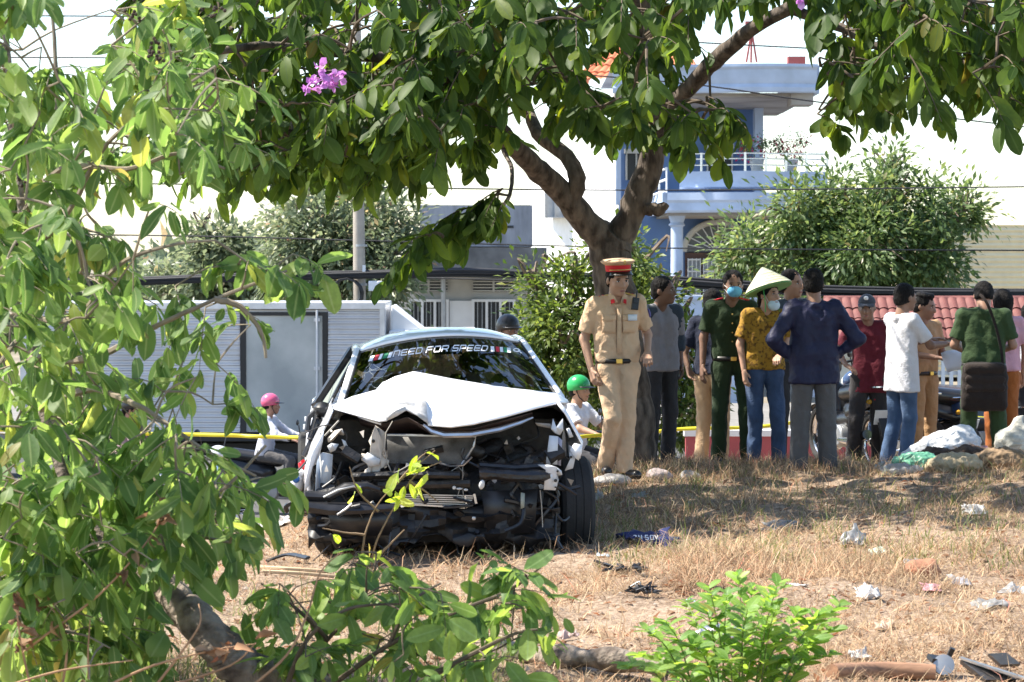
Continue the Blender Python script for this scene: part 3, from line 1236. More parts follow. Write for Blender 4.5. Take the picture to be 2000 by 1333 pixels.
for wx in (xl + 1.0, xl + 1.9, xr + .85):
    mb = MB()
    Mx = Matrix.Rotation(R(90), 3, 'X')
    mb.lathe([(.2, -.12), (.4, -.12), (.44, -.07), (.44, .07), (.4, .12), (.2, .12)], (wx, D + .18, -1.11), 24, Mx)
    wh = mb.build('wheel', M_RUB, tk, True)
    mb = MB()
    mb.lathe([(.05, -.02), (.22, -.05), (.24, -.1), (.25, -.125), (.25, .1)], (wx, D + .18, -1.11), 20, Mx)
    mb.build('rim', M_GREYMETAL, wh, True)

# ---- police tape
M_TAPE = mat('yellow_tape', (.75, .68, .04), .4, var=.1, scale=4)


def tape(pts, lab, hgt=.065):
    m_ = MB()
    pts = cr(pts, 8)
    rows = [[], []]
    for i, p in enumerate(pts):
        tw_ = .25 * math.sin(i * .9)
        rows[0].append(p + Vector((0, .03 * tw_, hgt / 2)))
        rows[1].append(p - Vector((0, .03 * tw_, hgt / 2)))
    m_.grid(rows)
    o = m_.build('police_tape', M_TAPE, None, False, True, 0, solid=.004)
    return props(o, lab, 'tape', 'barrier tape round the scene')


tape([P(-60, 838, 23.5), P(200, 846, 23.5), P(420, 850, 23.4), P(500, 853, 23.3), P(610, 856, 23.2), P(720, 862, 23.2), P(1000, 862, 23.4), P(1180, 850, 23.4), P(1260, 848, 24)],
     'yellow tape strung behind the car to the tree trunk', .034)
tape([P(1262, 846, 25.6), P(1340, 838, 25.6), P(1480, 834, 25.7), P(1650, 812, 25.8), P(1760, 800, 26), P(1850, 812, 26), P(1930, 818, 26), P(2080, 826, 26)],
     'yellow tape strung behind the bystanders on the right', .036)

# ============================================================ the leaning street tree and its canopy
M_BARK = mat('grey_brown_bark', (.040, .030, .024), .95, scale=15, bump=1.0, bscale=34, col2=(.155, .125, .10), thr=(.36, .66), stretch=(1, 1, .4))
M_BARKPALE = mat('pale_bark', (.07, .052, .04), .95, scale=13, bump=1.0, bscale=38, col2=(.27, .22, .175), thr=(.36, .62))
M_TWIG = mat('twig_bark', (.10, .075, .05), .9, var=.3, scale=12)
M_LEAF = leafmat('tree_leaf', (.030, .062, .014), (.048, .092, .020), (.105, .165, .032), .48, .5, vein=(.08, .13, .04), spec=.2)
M_LEAF2 = leafmat('wilted_leaf', (.062, .122, .038), (.102, .178, .055), (.19, .275, .082), .5, .5, vein=(.28, .35, .16), spec=.3)
M_LEAF3 = leafmat('fresh_leaf', (.09, .18, .04), (.14, .25, .05), (.22, .33, .08), .45, .45, vein=(.3, .42, .16))
TPLS = [leaf_template(.42, 6, .10, .22), leaf_template(.48, 6, .16, .12, .02), leaf_template(.38, 6, .06, .38), leaf_template(.45, 6, .2, .05, .03), leaf_template(.34, 6, .35, .30, .04), leaf_template(.54, 6, .08, -.15, .04)]


def limb_tube(mb, pl, r0, r1, n=12, rough=.02, nodes=None, seed=0):
    pts = cr([P(*q) for q in pl], 6)
    k = len(pts)
    rr = [r0 + (r1 - r0) * (i / (k - 1)) ** .9 for i in range(k)]
    rn = random.Random(seed)
    pts = [p + Vector((rn.uniform(-1, 1), rn.uniform(-1, 1), rn.uniform(-1, 1))) * rough * rr[i] * 4 for i, p in enumerate(pts)]
    rr = [q * (1 + rn.uniform(-.07, .07)) for q in rr]
    mb.tube(pts, rr, n)
    if nodes is not None:
        nodes.extend(pts[::2])
    return pts


def make_twigs(bases, axes, length, nleaf, leaflen, down=.9, spread=.5, along=.4, jitter=.3, base_skip=.2):
    """Leaves in pairs along drooping twigs. Returns leaf arrays and twig polylines."""
    pos, dr, nm, sc, lines = [], [], [], [], []
    for b, ax in zip(bases, axes):
        b = np.array(b)
        ax = np.array(ax) / np.linalg.norm(ax)
        L = length * RNG.uniform(.6, 1.3)
        side = np.cross(ax, [0, 0, 1.])
        side /= max(1e-6, np.linalg.norm(side))
        n = max(3, int(nleaf * RNG.uniform(.7, 1.3)))
        line = []
        for k in range(5):
            t = k / 4
            line.append(b + ax * L * t + np.array([0, 0, -.35 * L * t * t]))
        lines.append(line)
        for i in range(n):
            t = base_skip + (1 - base_skip) * (i + .5) / n
            p = b + ax * L * t + np.array([0, 0, -.35 * L * t * t])
            s = side * (1 if i % 2 else -1)
            if i >= n - 1:
                s = side * RNG.uniform(-.3, .3)
            d = s * spread + ax * along + np.array([0, 0, -down]) + RNG.normal(size=3) * jitter
            pos.append(p + RNG.normal(size=3) * .01)
            dr.append(d)
            nm.append(np.array([0, 0, .7]) + ax * .6 + s * .3 + RNG.normal(size=3) * .45)
            sc.append(leaflen * RNG.uniform(.5, 1.3))
    pos, dr, nm = np.array(pos), np.array(dr), np.array(nm)
    return pos, frames(dr, nm), np.array(sc), lines


def connect(mb, nodes, lines, r=.012, maxr=.02):
    """Joins every twig to the nearest wood already there."""
    N = [np.array(q) for q in nodes]
    b = [np.array(l[0]) for l in lines]
    N0 = np.array(N)
    order = sorted(range(len(b)), key=lambda i: np.min(np.sum((N0 - b[i]) ** 2, 1)))
    for i in order:
        A = np.array(N)
        j = int(np.argmin(np.sum((A - b[i]) ** 2, 1)))
        q = A[j]
        d = np.linalg.norm(q - b[i])
        mid = (q + b[i]) / 2 + RNG.normal(size=3) * .06 * d + np.array([0, 0, .06 * d])
        rr = min(maxr, r * (1 + d * .5))
        mb.tube(cr([q, mid, b[i]], 3), [rr + (r * .6 - rr) * k / 6 for k in range(7)], 5, cap=False)
        mb.tube([Vector(x) for x in lines[i]], [r * .6, r * .5, r * .42, r * .33, r * .2], 4, cap=False)
        N.append(b[i])
        N.append(mid)


def scatter_px(poly, n, d0, d1, dens=None):
    xs_ = [p[0] for p in poly]
    ys_ = [p[1] for p in poly]
    o = []
    while len(o) < n:
        u = RNG.uniform(min(xs_), max(xs_), 400)
        v = RNG.uniform(min(ys_), max(ys_), 400)
        k = inpoly(u, v, poly)
        for a_, b_ in zip(u[k], v[k]):
            if dens is not None and RNG.random() > dens(a_, b_):
                continue
            o.append(P(a_, b_, RNG.uniform(d0, d1)))
            if len(o) >= n:
                break
    return o


TB = P(1237, 878, 21.6)
tree = thing('street_tree', 'leaning street tree with forked trunk and broad overhanging canopy with a few pink blooms', 'tree', tuple(TB))
mb = MB()
NODES = []
T0 = 21.6
limb_tube(mb, [(1240, 900, T0), (1234, 800, T0), (1218, 680, T0), (1202, 570, T0), (1192, 490, T0), (1200, 455, T0)], .19, .165, 16, .02, NODES, 1)
limb_tube(mb, [(1196, 500, T0), (1150, 440, T0 - .1), (1090, 372, T0 - .3), (1020, 305, T0 - .7), (965, 240, T0 - 1.1), (915, 175, T0 - 1.6), (790, 120, T0 - 2.2), (620, 100, T0 - 2.8)], .135, .035, 14, .02, NODES, 2)
limb_tube(mb, [(1115, 400, T0 - .25), (1128, 350, T0 - .3), (1100, 300, T0 - .2), (1050, 262, T0), (1028, 205, T0 + .3), (1015, 120, T0 + .6), (990, 10, T0 + 1)], .08, .03, 10, .02, NODES, 3)
limb_tube(mb, [(1192, 490, T0), (1232, 420, T0), (1262, 345, T0), (1280, 240, T0 - .1), (1264, 130, T0 - .2), (1255, 20, T0 - .3), (1240, -110, T0 - .5), (1220, -260, T0 - .6)], .135, .06, 14, .02, NODES, 4)
limb_tube(mb, [(1274, 260, T0), (1325, 195, T0 - .3), (1385, 130, T0 - .6), (1450, 72, T0 - 1), (1540, 15, T0 - 1.6), (1680, -50, T0 - 2.4), (1850, -60, T0 - 3)], .085, .04, 10, .02, NODES, 5)
limb_tube(mb, [(1540, 15, T0 - 1.6), (1650, 60, T0 - 1.9), (1760, 110, T0 - 2.2), (1880, 150, T0 - 2.6)], .045, .02, 8, .02, NODES, 6)
limb_tube(mb, [(620, 100, T0 - 2.8), (500, 90, T0 - 3.2), (390, 110, T0 - 3.4)], .04, .02, 8, .02, NODES, 7)
limb_tube(mb, [(955, 230, T0 - 1.2), (860, 230, T0 - 1.6), (720, 250, T0 - 2.2), (560, 260, T0 - 2.6)], .045, .02, 8, .02, NODES, 8)
limb_tube(mb, [(1255, 20, T0 - .3), (1150, -80, T0 - .8), (950, -150, T0 - 1.6), (700, -160, T0 - 2.4)], .06, .03, 8, .02, NODES, 9)
limb_tube(mb, [(985, 290, T0 - .9), (1000, 340, T0 - 1.3), (985, 400, T0 - 1.7), (930, 450, T0 - 2.2), (850, 490, T0 - 2.6)], .02, .010, 6, .02, NODES, 10)
limb_tube(mb, [(1258, 408, T0), (1285, 412, T0 - .15), (1296, 404, T0 - .2)], .06, .035, 9, .08, None, 11)
mb.build('trunk', M_BARK, tree, True, True, 50, wob=.02)
n_v = len(NODES)
mb = MB()
main = [(290, -60), (2060, -60), (2060, 245), (1985, 235), (1900, 150), (1750, 170), (1660, 215), (1595, 225), (1600, 120), (1610, 60), (1590, -30), (1340, -30), (1310, 60), (1330, 150), (1370, 190), (1360, 235), (1290, 240),
        (1215, 235), (1150, 200), (1080, 225), (1000, 240), (900, 240), (800, 265), (700, 280), (600, 275), (520, 290), (440, 265), (400, 200), (330, 110)]


LIMBPX = [[(1190, 480), (1090, 372), (1020, 305), (965, 240)], [(1200, 470), (1262, 345), (1278, 270)], [(1325, 195), (1385, 130), (1450, 72)], [(1125, 370), (1100, 300), (1060, 268)]]


def near_limb(u, v):
    b = 1e9
    for pl in LIMBPX:
        for (x1, y1), (x2, y2) in zip(pl[:-1], pl[1:]):
            t = max(0, min(1, ((u - x1) * (x2 - x1) + (v - y1) * (y2 - y1)) / ((x2 - x1) ** 2 + (y2 - y1) ** 2)))
            b = min(b, math.hypot(u - x1 - t * (x2 - x1), v - y1 - t * (y2 - y1)))
    return b


def dens(u, v):
    if near_limb(u, v + 45) < 50 and RNG.random() < .75:
        return 0
    if 1130 < u < 1240 and 50 < v < 190:
        return .12
    if 1300 < u < 1360 and 60 < v < 150:
        return .3
    if 570 < u < 680 and 95 < v < 200:
        return .25
    if u < 420 and v > 120:
        return .4
    if u > 1540 and v > 170:
        return .75
    return 1.0


bases = scatter_px(main, 560, 16.8, 23.4, dens)
bases += scatter_px([(330, 60), (520, 180), (720, 150), (960, 110), (930, 240), (800, 270), (640, 300), (470, 285), (380, 200)], 70, 16.9, 20.5, dens)
bases += scatter_px([(540, 275), (760, 262), (960, 225), (985, 285), (800, 312), (560, 318)], 34, 17, 19.8)
bases += scatter_px([(860, 40), (1250, 40), (1250, 190), (1150, 190), (1010, 210), (880, 230)], 55, 17.5, 21.5, dens)
bases += scatter_px([(1600, -20), (2050, -20), (2050, 240), (1900, 160), (1740, 170), (1640, 200), (1600, 120)], 45, 17, 21)
bases += scatter_px([(430, 260), (640, 285), (780, 275), (780, 300), (620, 310), (470, 300)], 20, 17, 19.5)
bases += scatter_px([(830, 450), (900, 410), (990, 360), (1010, 320), (1030, 360), (970, 430), (880, 470)], 15, 18.6, 19.4)
bases += scatter_px([(1290, 190), (1380, 185), (1420, 240), (1350, 255), (1270, 250)], 16, 18.8, 20.8)
up_ = scatter_px([(-200, -75), (2500, -75), (2300, -520), (1200, -760), (300, -420)], 680, 17.5, 25)
bases += up_
axes = []
for b in bases:
    a_ = b - Vector((.8, 21.6, b.z))
    a_.z = 0
    a_ = a_.normalized() + Vector((RNG.normal() * .5, RNG.normal() * .5, RNG.normal() * .25 - .05))
    axes.append(tuple(a_))
pos, Rm, sc, lines = make_twigs([tuple(b) for b in bases], axes, .40, 12, .195)
connect(mb, NODES, lines)
o = mb.build('twigs', M_TWIG, tree, True)
o['kind'] = 'stuff'
# gaps in the upper crown that let the sun reach the walking officer and the path beside him
keep = np.ones(len(pos), bool)
sd_ = np.array(SUN)
for (gx_, gy_, gz__, gr) in ((.80, 20.2, 1.4, .58), (.72, 20.1, .6, .45), (2.2, 21.8, 1.7, .28), (3.45, 23.3, 1.2, .3), (1.2, 15.2, .0, .7), (2.0, 14.5, 0, .6), (-.95, 15.7, .85, .33), (-.6, 15.8, .9, .33), (-.3, 15.7, .85, .33), (.05, 15.7, .85, .33)):
    q = pos - np.array([gx_, gy_, gz__])
    t_ = q @ sd_
    dd = np.linalg.norm(q - t_[:, None] * sd_, axis=1)
    keep &= ~((dd < gr) & (t_ > 0))
ok_, dep_, u_, v_ = inframe(pos)
keep &= ~((u_ > 585) & (u_ < 680) & (v_ > 85) & (v_ < 190) & (dep_ < 17.2))
pos, Rm, sc = pos[keep], Rm[keep], sc[keep]
split_leaves(tree, TPLS, pos, Rm, sc, M_LEAF, 300)
# blooms
M_BLOOM = leafmat('pink_petal', (.40, .16, .40), (.46, .22, .48), (.52, .32, .55), .25, .5)
tpb = leaf_template(.9, 4, .1, .1, .05)
for k, (px, py) in enumerate([(625, 132), (657, 143), (648, 158), (626, 152), (634, 165), (597, 174), (622, 172), (655, 168), (640, 148), (612, 160), (668, 146), (1562, 3)]):
    c = np.array(P(px, py, 16.4 + .03 * (k % 4)))
    n_ = 7
    d = RNG.normal(size=(n_, 3))
    d[:, 1] -= .6
    V_, F_ = [], []
    join_leaves('bloom', tpb, c + RNG.normal(size=(n_, 3)) * .008, frames(d, RNG.normal(size=(n_, 3))), .05 * (.7 + .6 * RNG.random(n_)), M_BLOOM, tree)

# ============================================================ felled tree in the left foreground
ft = thing('felled_tree', 'felled tree crown with wilting pale green leaves filling the left foreground', 'tree', (-1.75, 9.8, 0))
NODES = []
mb = MB()
limb_tube(mb, [(255, 1115, 9.7), (300, 1135, 9.6), (350, 1180, 9.5), (410, 1240, 9.4), (455, 1290, 9.4), (530, 1335, 9.5), (640, 1352, 9.7)], .062, .085, 14, .03, NODES, 21)
limb_tube(mb, [(262, 1120, 9.7), (200, 1060, 9.9), (140, 960, 10), (90, 820, 10.1), (60, 640, 10.2), (40, 420, 10.2), (20, 180, 10.3), (10, 20, 10.3)], .032, .012, 10, .03, NODES, 22)
mb.build('trunk', M_BARKPALE, ft, True, True, 50, wob=.008)
mb = MB()
BR = [[(60, 700, 10.1), (180, 700, 9.8), (300, 640, 9.6), (420, 585, 9.5), (560, 530, 9.6)],
      [(70, 800, 10), (170, 760, 9.6), (240, 780, 9.4), (300, 810, 9.3), (400, 880, 9.2), (500, 930, 9.3)],
      [(50, 500, 10.2), (130, 420, 10), (210, 280, 9.9), (330, 190, 9.8), (420, 130, 9.9)],
      [(45, 420, 10.2), (120, 330, 10), (250, 330, 9.8), (350, 300, 9.8), (440, 330, 9.8)],
      [(60, 620, 10.1), (150, 620, 9.9), (230, 520, 9.7), (330, 480, 9.7), (420, 470, 9.8)],
      [(100, 300, 10), (110, 180, 10), (105, 60, 10), (98, 20, 10)],
      [(140, 960, 10), (240, 960, 9.7), (330, 1000, 9.5), (430, 960, 9.4), (520, 870, 9.4)],
      [(200, 1060, 9.9), (260, 1010, 9.6), (350, 1040, 9.5), (450, 1060, 9.4)],
      [(170, 1010, 9.9), (100, 1060, 9.6), (60, 1160, 9.4), (30, 1280, 9.3)],
      [(420, 585, 9.5), (470, 600, 9.5), (510, 650, 9.5), (520, 700, 9.5)],
      [(40, 300, 10.2), (20, 200, 9.9), (5, 120, 9.7)],
      [(60, 640, 10.2), (20, 680, 9.8), (-20, 740, 9.6)]]
for k, b in enumerate(BR):
    limb_tube(mb, b, .014 if k not in (0, 1) else .018, .005, 6, .04, NODES, 30 + k)
left = [(-60, -40), (95, -20), (110, 110), (200, 250), (330, 130), (420, 150), (450, 280), (390, 330), (290, 420), (320, 540), (500, 590), (520, 720), (545, 850), (540, 930), (470, 980), (490, 1070), (340, 1120), (270, 1300), (-60, 1340)]


def dl(u, v):
    k = 1.0 if u < 220 else .48
    if v > 780:
        k = max(k, .75)
    if u > 445 and 660 < v < 930:
        return .06
    if 300 < u < 445 and 640 < v < 900:
        k *= .75
    if 100 < u < 230 and 330 < v < 480:
        k *= .4
    if 200 < u < 480 and 600 < v < 800:
        k *= .55
    return k


bases = scatter_px(left, 290, 8.8, 11.2, dl)
bases += scatter_px([(200, 20), (320, 0), (430, 120), (420, 220), (330, 260), (260, 220), (215, 120)], 30, 9.2, 11.5)
bases += scatter_px([(420, 520), (480, 480), (570, 475), (575, 520), (500, 560)], 6, 9.4, 10.2)
bases += scatter_px([(-40, 900), (330, 880), (460, 980), (330, 1100), (120, 1250), (-40, 1300)], 62, 8.8, 10.8)
axes = [(RNG.normal() * .7 + .25, RNG.normal() * .6 - .15, RNG.normal() * .35 - .1) for _ in bases]
pos, Rm, sc, lines = make_twigs([tuple(b) for b in bases], axes, .22, 10, .130, down=.75, spread=.55, jitter=.4)
connect(mb, NODES, lines, .005, .008)
o = mb.build('twigs', mat('pale_twig', (.22, .18, .13), .9, var=.3, scale=15), ft, True)
o['kind'] = 'stuff'
ok_, dep_, u_, v_ = inframe(pos)
keep = ~inpoly(u_, v_, [(275, 1090), (400, 1150), (620, 1345), (300, 1345), (330, 1250)])
pos, Rm, sc = pos[keep], Rm[keep], sc[keep]
split_leaves(ft, TPLS, pos, Rm, sc, M_LEAF2, 300)
# seed clusters
mb = MB()
for px, py in ((45, 370), (130, 215), (300, 95), (260, 30), (280, 285), (20, 480), (420, 25), (300, 105)):
    c = P(px, py, 9.7)
    for _ in range(9):
        mb.ball(c + Vector((random.gauss(0, .018), random.gauss(0, .018), random.gauss(0, .022))), .0075, 6)
o = mb.build('seed_cluster', mat('dark_seed', (.045, .025, .018), .8), ft, True)
o['kind'] = 'stuff'

# ---- dry stalks in the bottom left corner
M_STALK = mat('dry_stalk', (.34, .20, .11), .85, var=.3, scale=10)
M_DRYLEAF = leafmat('dry_leaf', (.13, .07, .035), (.22, .13, .07), (.33, .22, .13), .2, .8)
STK = [[(0, 1310, 8.9), (90, 1240, 8.9), (190, 1165, 8.9), (270, 1080, 8.9), (312, 1020, 8.9), (322, 990, 8.9)],
       [(300, 1345, 8.8), (350, 1280, 8.8), (390, 1220, 8.8), (388, 1180, 8.85)],
       [(200, 1345, 8.8), (300, 1300, 8.75), (420, 1270, 8.75), (500, 1258, 8.8)],
       [(120, 1350, 8.9), (130, 1270, 8.9), (110, 1200, 8.9), (65, 1160, 9)],
       [(60, 1345, 8.8), (40, 1250, 8.8), (30, 1160, 8.8)],
       [(480, 1350, 9.0), (560, 1280, 9.0), (600, 1200, 9.05), (625, 1120, 9.1), (665, 1080, 9.1)],
       [(330, 1340, 8.9), (450, 1300, 8.9), (500, 1255, 8.9)],
       [(0, 1345, 8.7), (120, 1310, 8.7), (260, 1290, 8.7)],
       [(175, 1350, 8.9), (172, 1280, 8.9), (176, 1210, 8.9)]]
for k, s_ in enumerate(STK):
    r_ = thing('dry_stalk', ['longest orange dry stalk slanting up from the bottom left corner', 'short dry stalk beside the fallen trunk bending over it', 'low dry stalk crossing in front of the fallen trunk',
                             'upright dry stalk with brown leaves near the left edge', 'upright dry stalk closest to the left edge', 'tall bare pale stalk curving up right of the fallen trunk',
                             'thin dry stalk ending over the fallen trunk', 'dry stalk lying along the bottom left corner', 'straight short dry stalk between the leaning ones'][k], 'dry stalk', tuple(P(*s_[0])), 0, 'dry stalks in the bottom left')
    mb = MB()
    pts = cr([P(*q) for q in s_], 5)
    mb.tube(pts, [.0055 - .0035 * i / (len(pts) - 1) for i in range(len(pts))], 6)
    mb.build('stem', M_STALK, r_, True)
    if k in (0, 3, 4, 2):
        n_ = 14
        ix = RNG.integers(len(pts) // 2, len(pts), n_)
        pp = np.array([pts[i] for i in ix]) + RNG.normal(size=(n_, 3)) * .01
        o = join_leaves('withered_leaves', leaf_template(.5, 4, .5, .6, .1), pp, frames(RNG.normal(size=(n_, 3)) + [0, 0, -.9], RNG.normal(size=(n_, 3))), .05 * (.6 + .8 * RNG.random(n_)), M_DRYLEAF, r_, 'stuff')

# ---- cut leafy branch in the bottom middle
cb = thing('cut_branch', 'cut leafy branch lying in front of the car at bottom middle', 'branch', tuple(P(760, 1320, 9.6)))
NODES = []
mb = MB()
for k, b in enumerate([[(540, 1345, 9.9), (640, 1250, 9.7), (720, 1150, 9.6), (735, 1080, 9.6)], [(640, 1345, 9.4), (760, 1260, 9.3), (880, 1200, 9.3), (1000, 1150, 9.3), (1070, 1095, 9.3)],
                       [(800, 1345, 9.3), (900, 1290, 9.2), (1000, 1240, 9.2), (1050, 1230, 9.2)], [(640, 1250, 9.7), (580, 1190, 9.6), (510, 1140, 9.6)], [(760, 1260, 9.3), (800, 1180, 9.3), (860, 1140, 9.4)],
                       [(560, 1340, 9.2), (600, 1250, 9.1), (680, 1190, 9.1), (780, 1180, 9.2)]]):
    limb_tube(mb, b, .011, .004, 6, .04, NODES, 50 + k)
bases = scatter_px([(520, 1130), (640, 1160), (690, 1060), (750, 1070), (800, 1130), (930, 1140), (1040, 1085), (1060, 1130), (1010, 1250), (1020, 1320), (560, 1330)], 62, 8.9, 10.2)
axes = [(RNG.normal() * .8, RNG.normal() * .6 - .2, RNG.normal() * .4 + .15) for _ in bases]
pos, Rm, sc, lines = make_twigs([tuple(b) for b in bases], axes, .2, 9, .115, down=.6, spread=.65, jitter=.45)
connect(mb, NODES, lines, .004, .007)
o = mb.build('twigs', M_TWIG, cb, True)
o['kind'] = 'stuff'
split_leaves(cb, TPLS, pos, Rm, sc, leafmat('cut_leaf', (.075, .14, .04), (.12, .20, .055), (.22, .31, .08), .45, .48, vein=(.2, .3, .12), spec=.3), 260)

# ---- thin sprig rising before the bumper
sp = thing('sprig', 'thin twiggy sprig with yellow-green leaves rising in front of the car bumper', 'sprig', tuple(P(700, 1100, 11.6)))
mb = MB()
nn_ = []
for k, b in enumerate([[(708, 1100, 11.6), (712, 1050, 11.6), (735, 990, 11.6), (775, 945, 11.6), (850, 880, 11.6)], [(725, 1110, 11.6), (735, 1060, 11.6), (765, 1000, 11.6), (810, 930, 11.6), (862, 902, 11.6)],
                       [(740, 1000, 11.6), (700, 960, 11.6), (683, 912, 11.6)], [(800, 940, 11.6), (830, 960, 11.6), (858, 982, 11.6)], [(745, 1080, 11.6), (790, 1035, 11.6)], [(712, 1045, 11.6), (670, 1040, 11.6), (630, 1032, 11.6)],
                       [(775, 945, 11.6), (815, 900, 11.6), (832, 885, 11.6)]]):
    limb_tube(mb, b, .006, .0022, 6, .06, None, 70 + k)
mb.build('stem', mat('sprig_bark', (.25, .17, .10), .85), sp, True)
lp = [(780, 915), (775, 925), (815, 890), (822, 900), (833, 885), (838, 912), (800, 945), (790, 950), (812, 955), (820, 950), (772, 960), (775, 975), (752, 980), (694, 945), (692, 960), (650, 1045), (835, 925), (806, 905), (828, 935), (765, 955), (745, 1075), (720, 1062), (735, 1090)]
pp = np.array([P(x, y, 11.58) for x, y in lp])
split_leaves(sp, TPLS, pp, frames(RNG.normal(size=(len(lp), 3)) * [.8, .5, .5] + [0, -.2, -.5], RNG.normal(size=(len(lp), 3)) + [0, -.5, .8]), .10 * (.6 + .6 * RNG.random(len(lp))),
             leafmat('sprig_leaf', (.16, .25, .04), (.24, .34, .06), (.34, .42, .10), .45, .45, vein=(.4, .48, .2)), 40)

# ---- bright green young shrub, bottom right
bp_ = thing('young_shrub', 'bright light-green young shrub with small oval leaves at bottom right', 'shrub', tuple(P(1440, 1440, 9.6)))
mb = MB()
tips = [(1340, 1175), (1300, 1215), (1260, 1230), (1440, 1125), (1420, 1160), (1470, 1150), (1500, 1165), (1520, 1140), (1560, 1195), (1600, 1200), (1640, 1180), (1380, 1190), (1250, 1280), (1225, 1300), (1300, 1270),
        (1350, 1260), (1400, 1240), (1450, 1230), (1500, 1220), (1540, 1240), (1590, 1250), (1620, 1280), (1570, 1290), (1480, 1280), (1420, 1290), (1340, 1300), (1280, 1310), (1530, 1290), (1385, 1150), (1625, 1230), (1460, 1190), (1515, 1190)]
pos, dr, nm, sc = [], [], [], []
for k, (px, py) in enumerate(tips):
    t_ = P(px, py, RNG.uniform(9.2, 10))
    b = P(1440 + (px - 1440) * .35, 1440, 9.6) + Vector((RNG.normal() * .03, RNG.normal() * .05, 0))
    b.z = 0
    m_ = b.lerp(t_, .55) + Vector((0, 0, .07))
    pts = cr([b, m_, t_], 7)
    mb.tube(pts, [.004 - .0028 * i / (len(pts) - 1) for i in range(len(pts))], 5)
    for i in range(4, len(pts)):
        q = pts[i]
        ax = (pts[min(i + 1, len(pts) - 1)] - pts[i - 1]).normalized()
        az = RNG.uniform(0, 6.28) if i == 4 else az + 1.57
        for s in (0, math.pi):
            d = Vector((math.cos(az + s), math.sin(az + s), .25)) + ax * .55
            pos.append(q)
            dr.append(tuple(d))
            nm.append((RNG.normal() * .25, RNG.normal() * .25 - .2, 1))
            sc.append(RNG.uniform(.05, .085) * (.7 if i == len(pts) - 1 else 1))
pos, dr, nm, sc = map(np.array, (pos, dr, nm, sc))
o = mb.build('stems', mat('green_stem', (.12, .16, .05), .7), bp_, True)
o['kind'] = 'stuff'
split_leaves(bp_, [leaf_template(.50, 6, .14, .15), leaf_template(.56, 6, .08, .25)], pos, frames(dr, nm), sc, M_LEAF3, 300)

# ============================================================ dry grass and litter on the mound
def grass_mask(x, y):
    n = np.sin(x * 1.7 + 1.3 * np.sin(y * 1.1)) + np.sin(y * 1.9 + 1.7 * np.sin(x * 1.3 + 2)) + .6 * np.sin(x * 4.3 + y * 3.1)
    k = .62 + .24 * n
    bare = np.exp(-(((x - .55) / .75) ** 2 + ((y - 12.9) / .7) ** 2) ** 1.5)
    bare2 = np.exp(-(((x - .1) / .8) ** 2 + ((y - 11.6) / .8) ** 2) ** 1.5)
    left = sstep(-1.5, -1.9, x) * .5
    return np.clip(k + .1 - .8 * bare - .6 * bare2 - left, .06, 1)


def blades(n, x0, x1, y0, y1, lmin, lmax, wd, tilt, seed):
    rg = np.random.default_rng(seed)
    x = rg.uniform(x0, x1, n * 3)
    y = y0 + (y1 - y0) * rg.random(n * 3) ** 1.25
    k = rg.random(n * 3) < grass_mask(x, y)
    x, y = x[k][:n], y[k][:n]
    n = len(x)
    # tufts
    tu = rg.integers(0, n, n)
    f = rg.random(n) < .6
    cx, cy = x[tu // 9 % n], y[tu // 9 % n]
    x = np.where(f, cx + rg.normal(0, .035, n), x)
    y = np.where(f, cy + rg.normal(0, .035, n), y)
    z = ground_z(x, y)
    L = rg.uniform(lmin, lmax, n) * (.7 + .6 * rg.random(n))
    az = rg.uniform(0, 2 * np.pi, n)
    ti = np.clip(rg.normal(tilt, .35, n), .05, 1.5)
    d1 = np.stack([np.cos(az) * np.sin(ti), np.sin(az) * np.sin(ti), np.cos(ti)], 1)
    t2 = np.clip(ti + rg.uniform(.1, .9, n), 0, 1.75)
    az2 = az + rg.normal(0, .5, n)
    d2 = np.stack([np.cos(az2) * np.sin(t2), np.sin(az2) * np.sin(t2), np.cos(t2)], 1)
    p0 = np.stack([x, y, z - .005], 1)
    p1 = p0 + d1 * L[:, None] * .5
    p2 = p1 + d2 * L[:, None] * .5
    p2[:, 2] = np.maximum(p2[:, 2], z + .004)
    sd = np.stack([-np.sin(az), np.cos(az), np.zeros(n)], 1) * (wd * (.6 + .8 * rg.random(n)))[:, None]
    V = np.stack([p0 - sd, p0 + sd, p1 - sd * .8, p1 + sd * .8, p2 - sd * .15, p2 + sd * .15], 1).reshape(-1, 3)
    b = (np.arange(n) * 6)[:, None]
    F = np.concatenate([b + [0, 1, 3, 2], b + [2, 3, 5, 4]], 0)
    return V, F, np.repeat(rg.random(n), 6)


M_STRAW = leafmat('straw', (.14, .10, .064), (.31, .235, .145), (.52, .41, .27), .25, .8, spec=.15)
M_GRASSG = leafmat('dull_green_grass', (.07, .10, .03), (.12, .15, .05), (.22, .22, .09), .3, .6)
Vs, Fs, Rs, off = [], [], [], 0
for a_ in ((140000, -4.8, 5.3, 10.2, 23.8, .05, .13, .0022, 1.15, 1), (30000, -1.0, 5.3, 11, 23.6, .12, .24, .0022, 1.2, 2), (5000, .9, 2.4, 13.4, 15.2, .12, .22, .0025, 1.1, 3), (3500, .4, 4.6, 20.3, 21.9, .06, .17, .003, .7, 4)):
    v_, f_, r_ = blades(*a_)
    Vs.append(v_)
    Fs.append(f_ + off)
    Rs.append(r_)
    off += len(v_)
o = link('dry_grass', npmesh('dry_grass', np.concatenate(Vs), np.concatenate(Fs), {'rnd': np.concatenate(Rs), 'mid': np.concatenate(Rs) * 0 + 1}, [M_STRAW]), None, False, False)
props(o, 'dry straw-coloured grass matted over the mound', 'grass', kind='stuff')
v1, f1, r1 = blades(5200, .5, 5, 14.5, 21.5, .05, .16, .003, .6, 5)
v2, f2, r2 = blades(2600, -4.5, 0, 10.2, 13, .06, .2, .003, .6, 6)
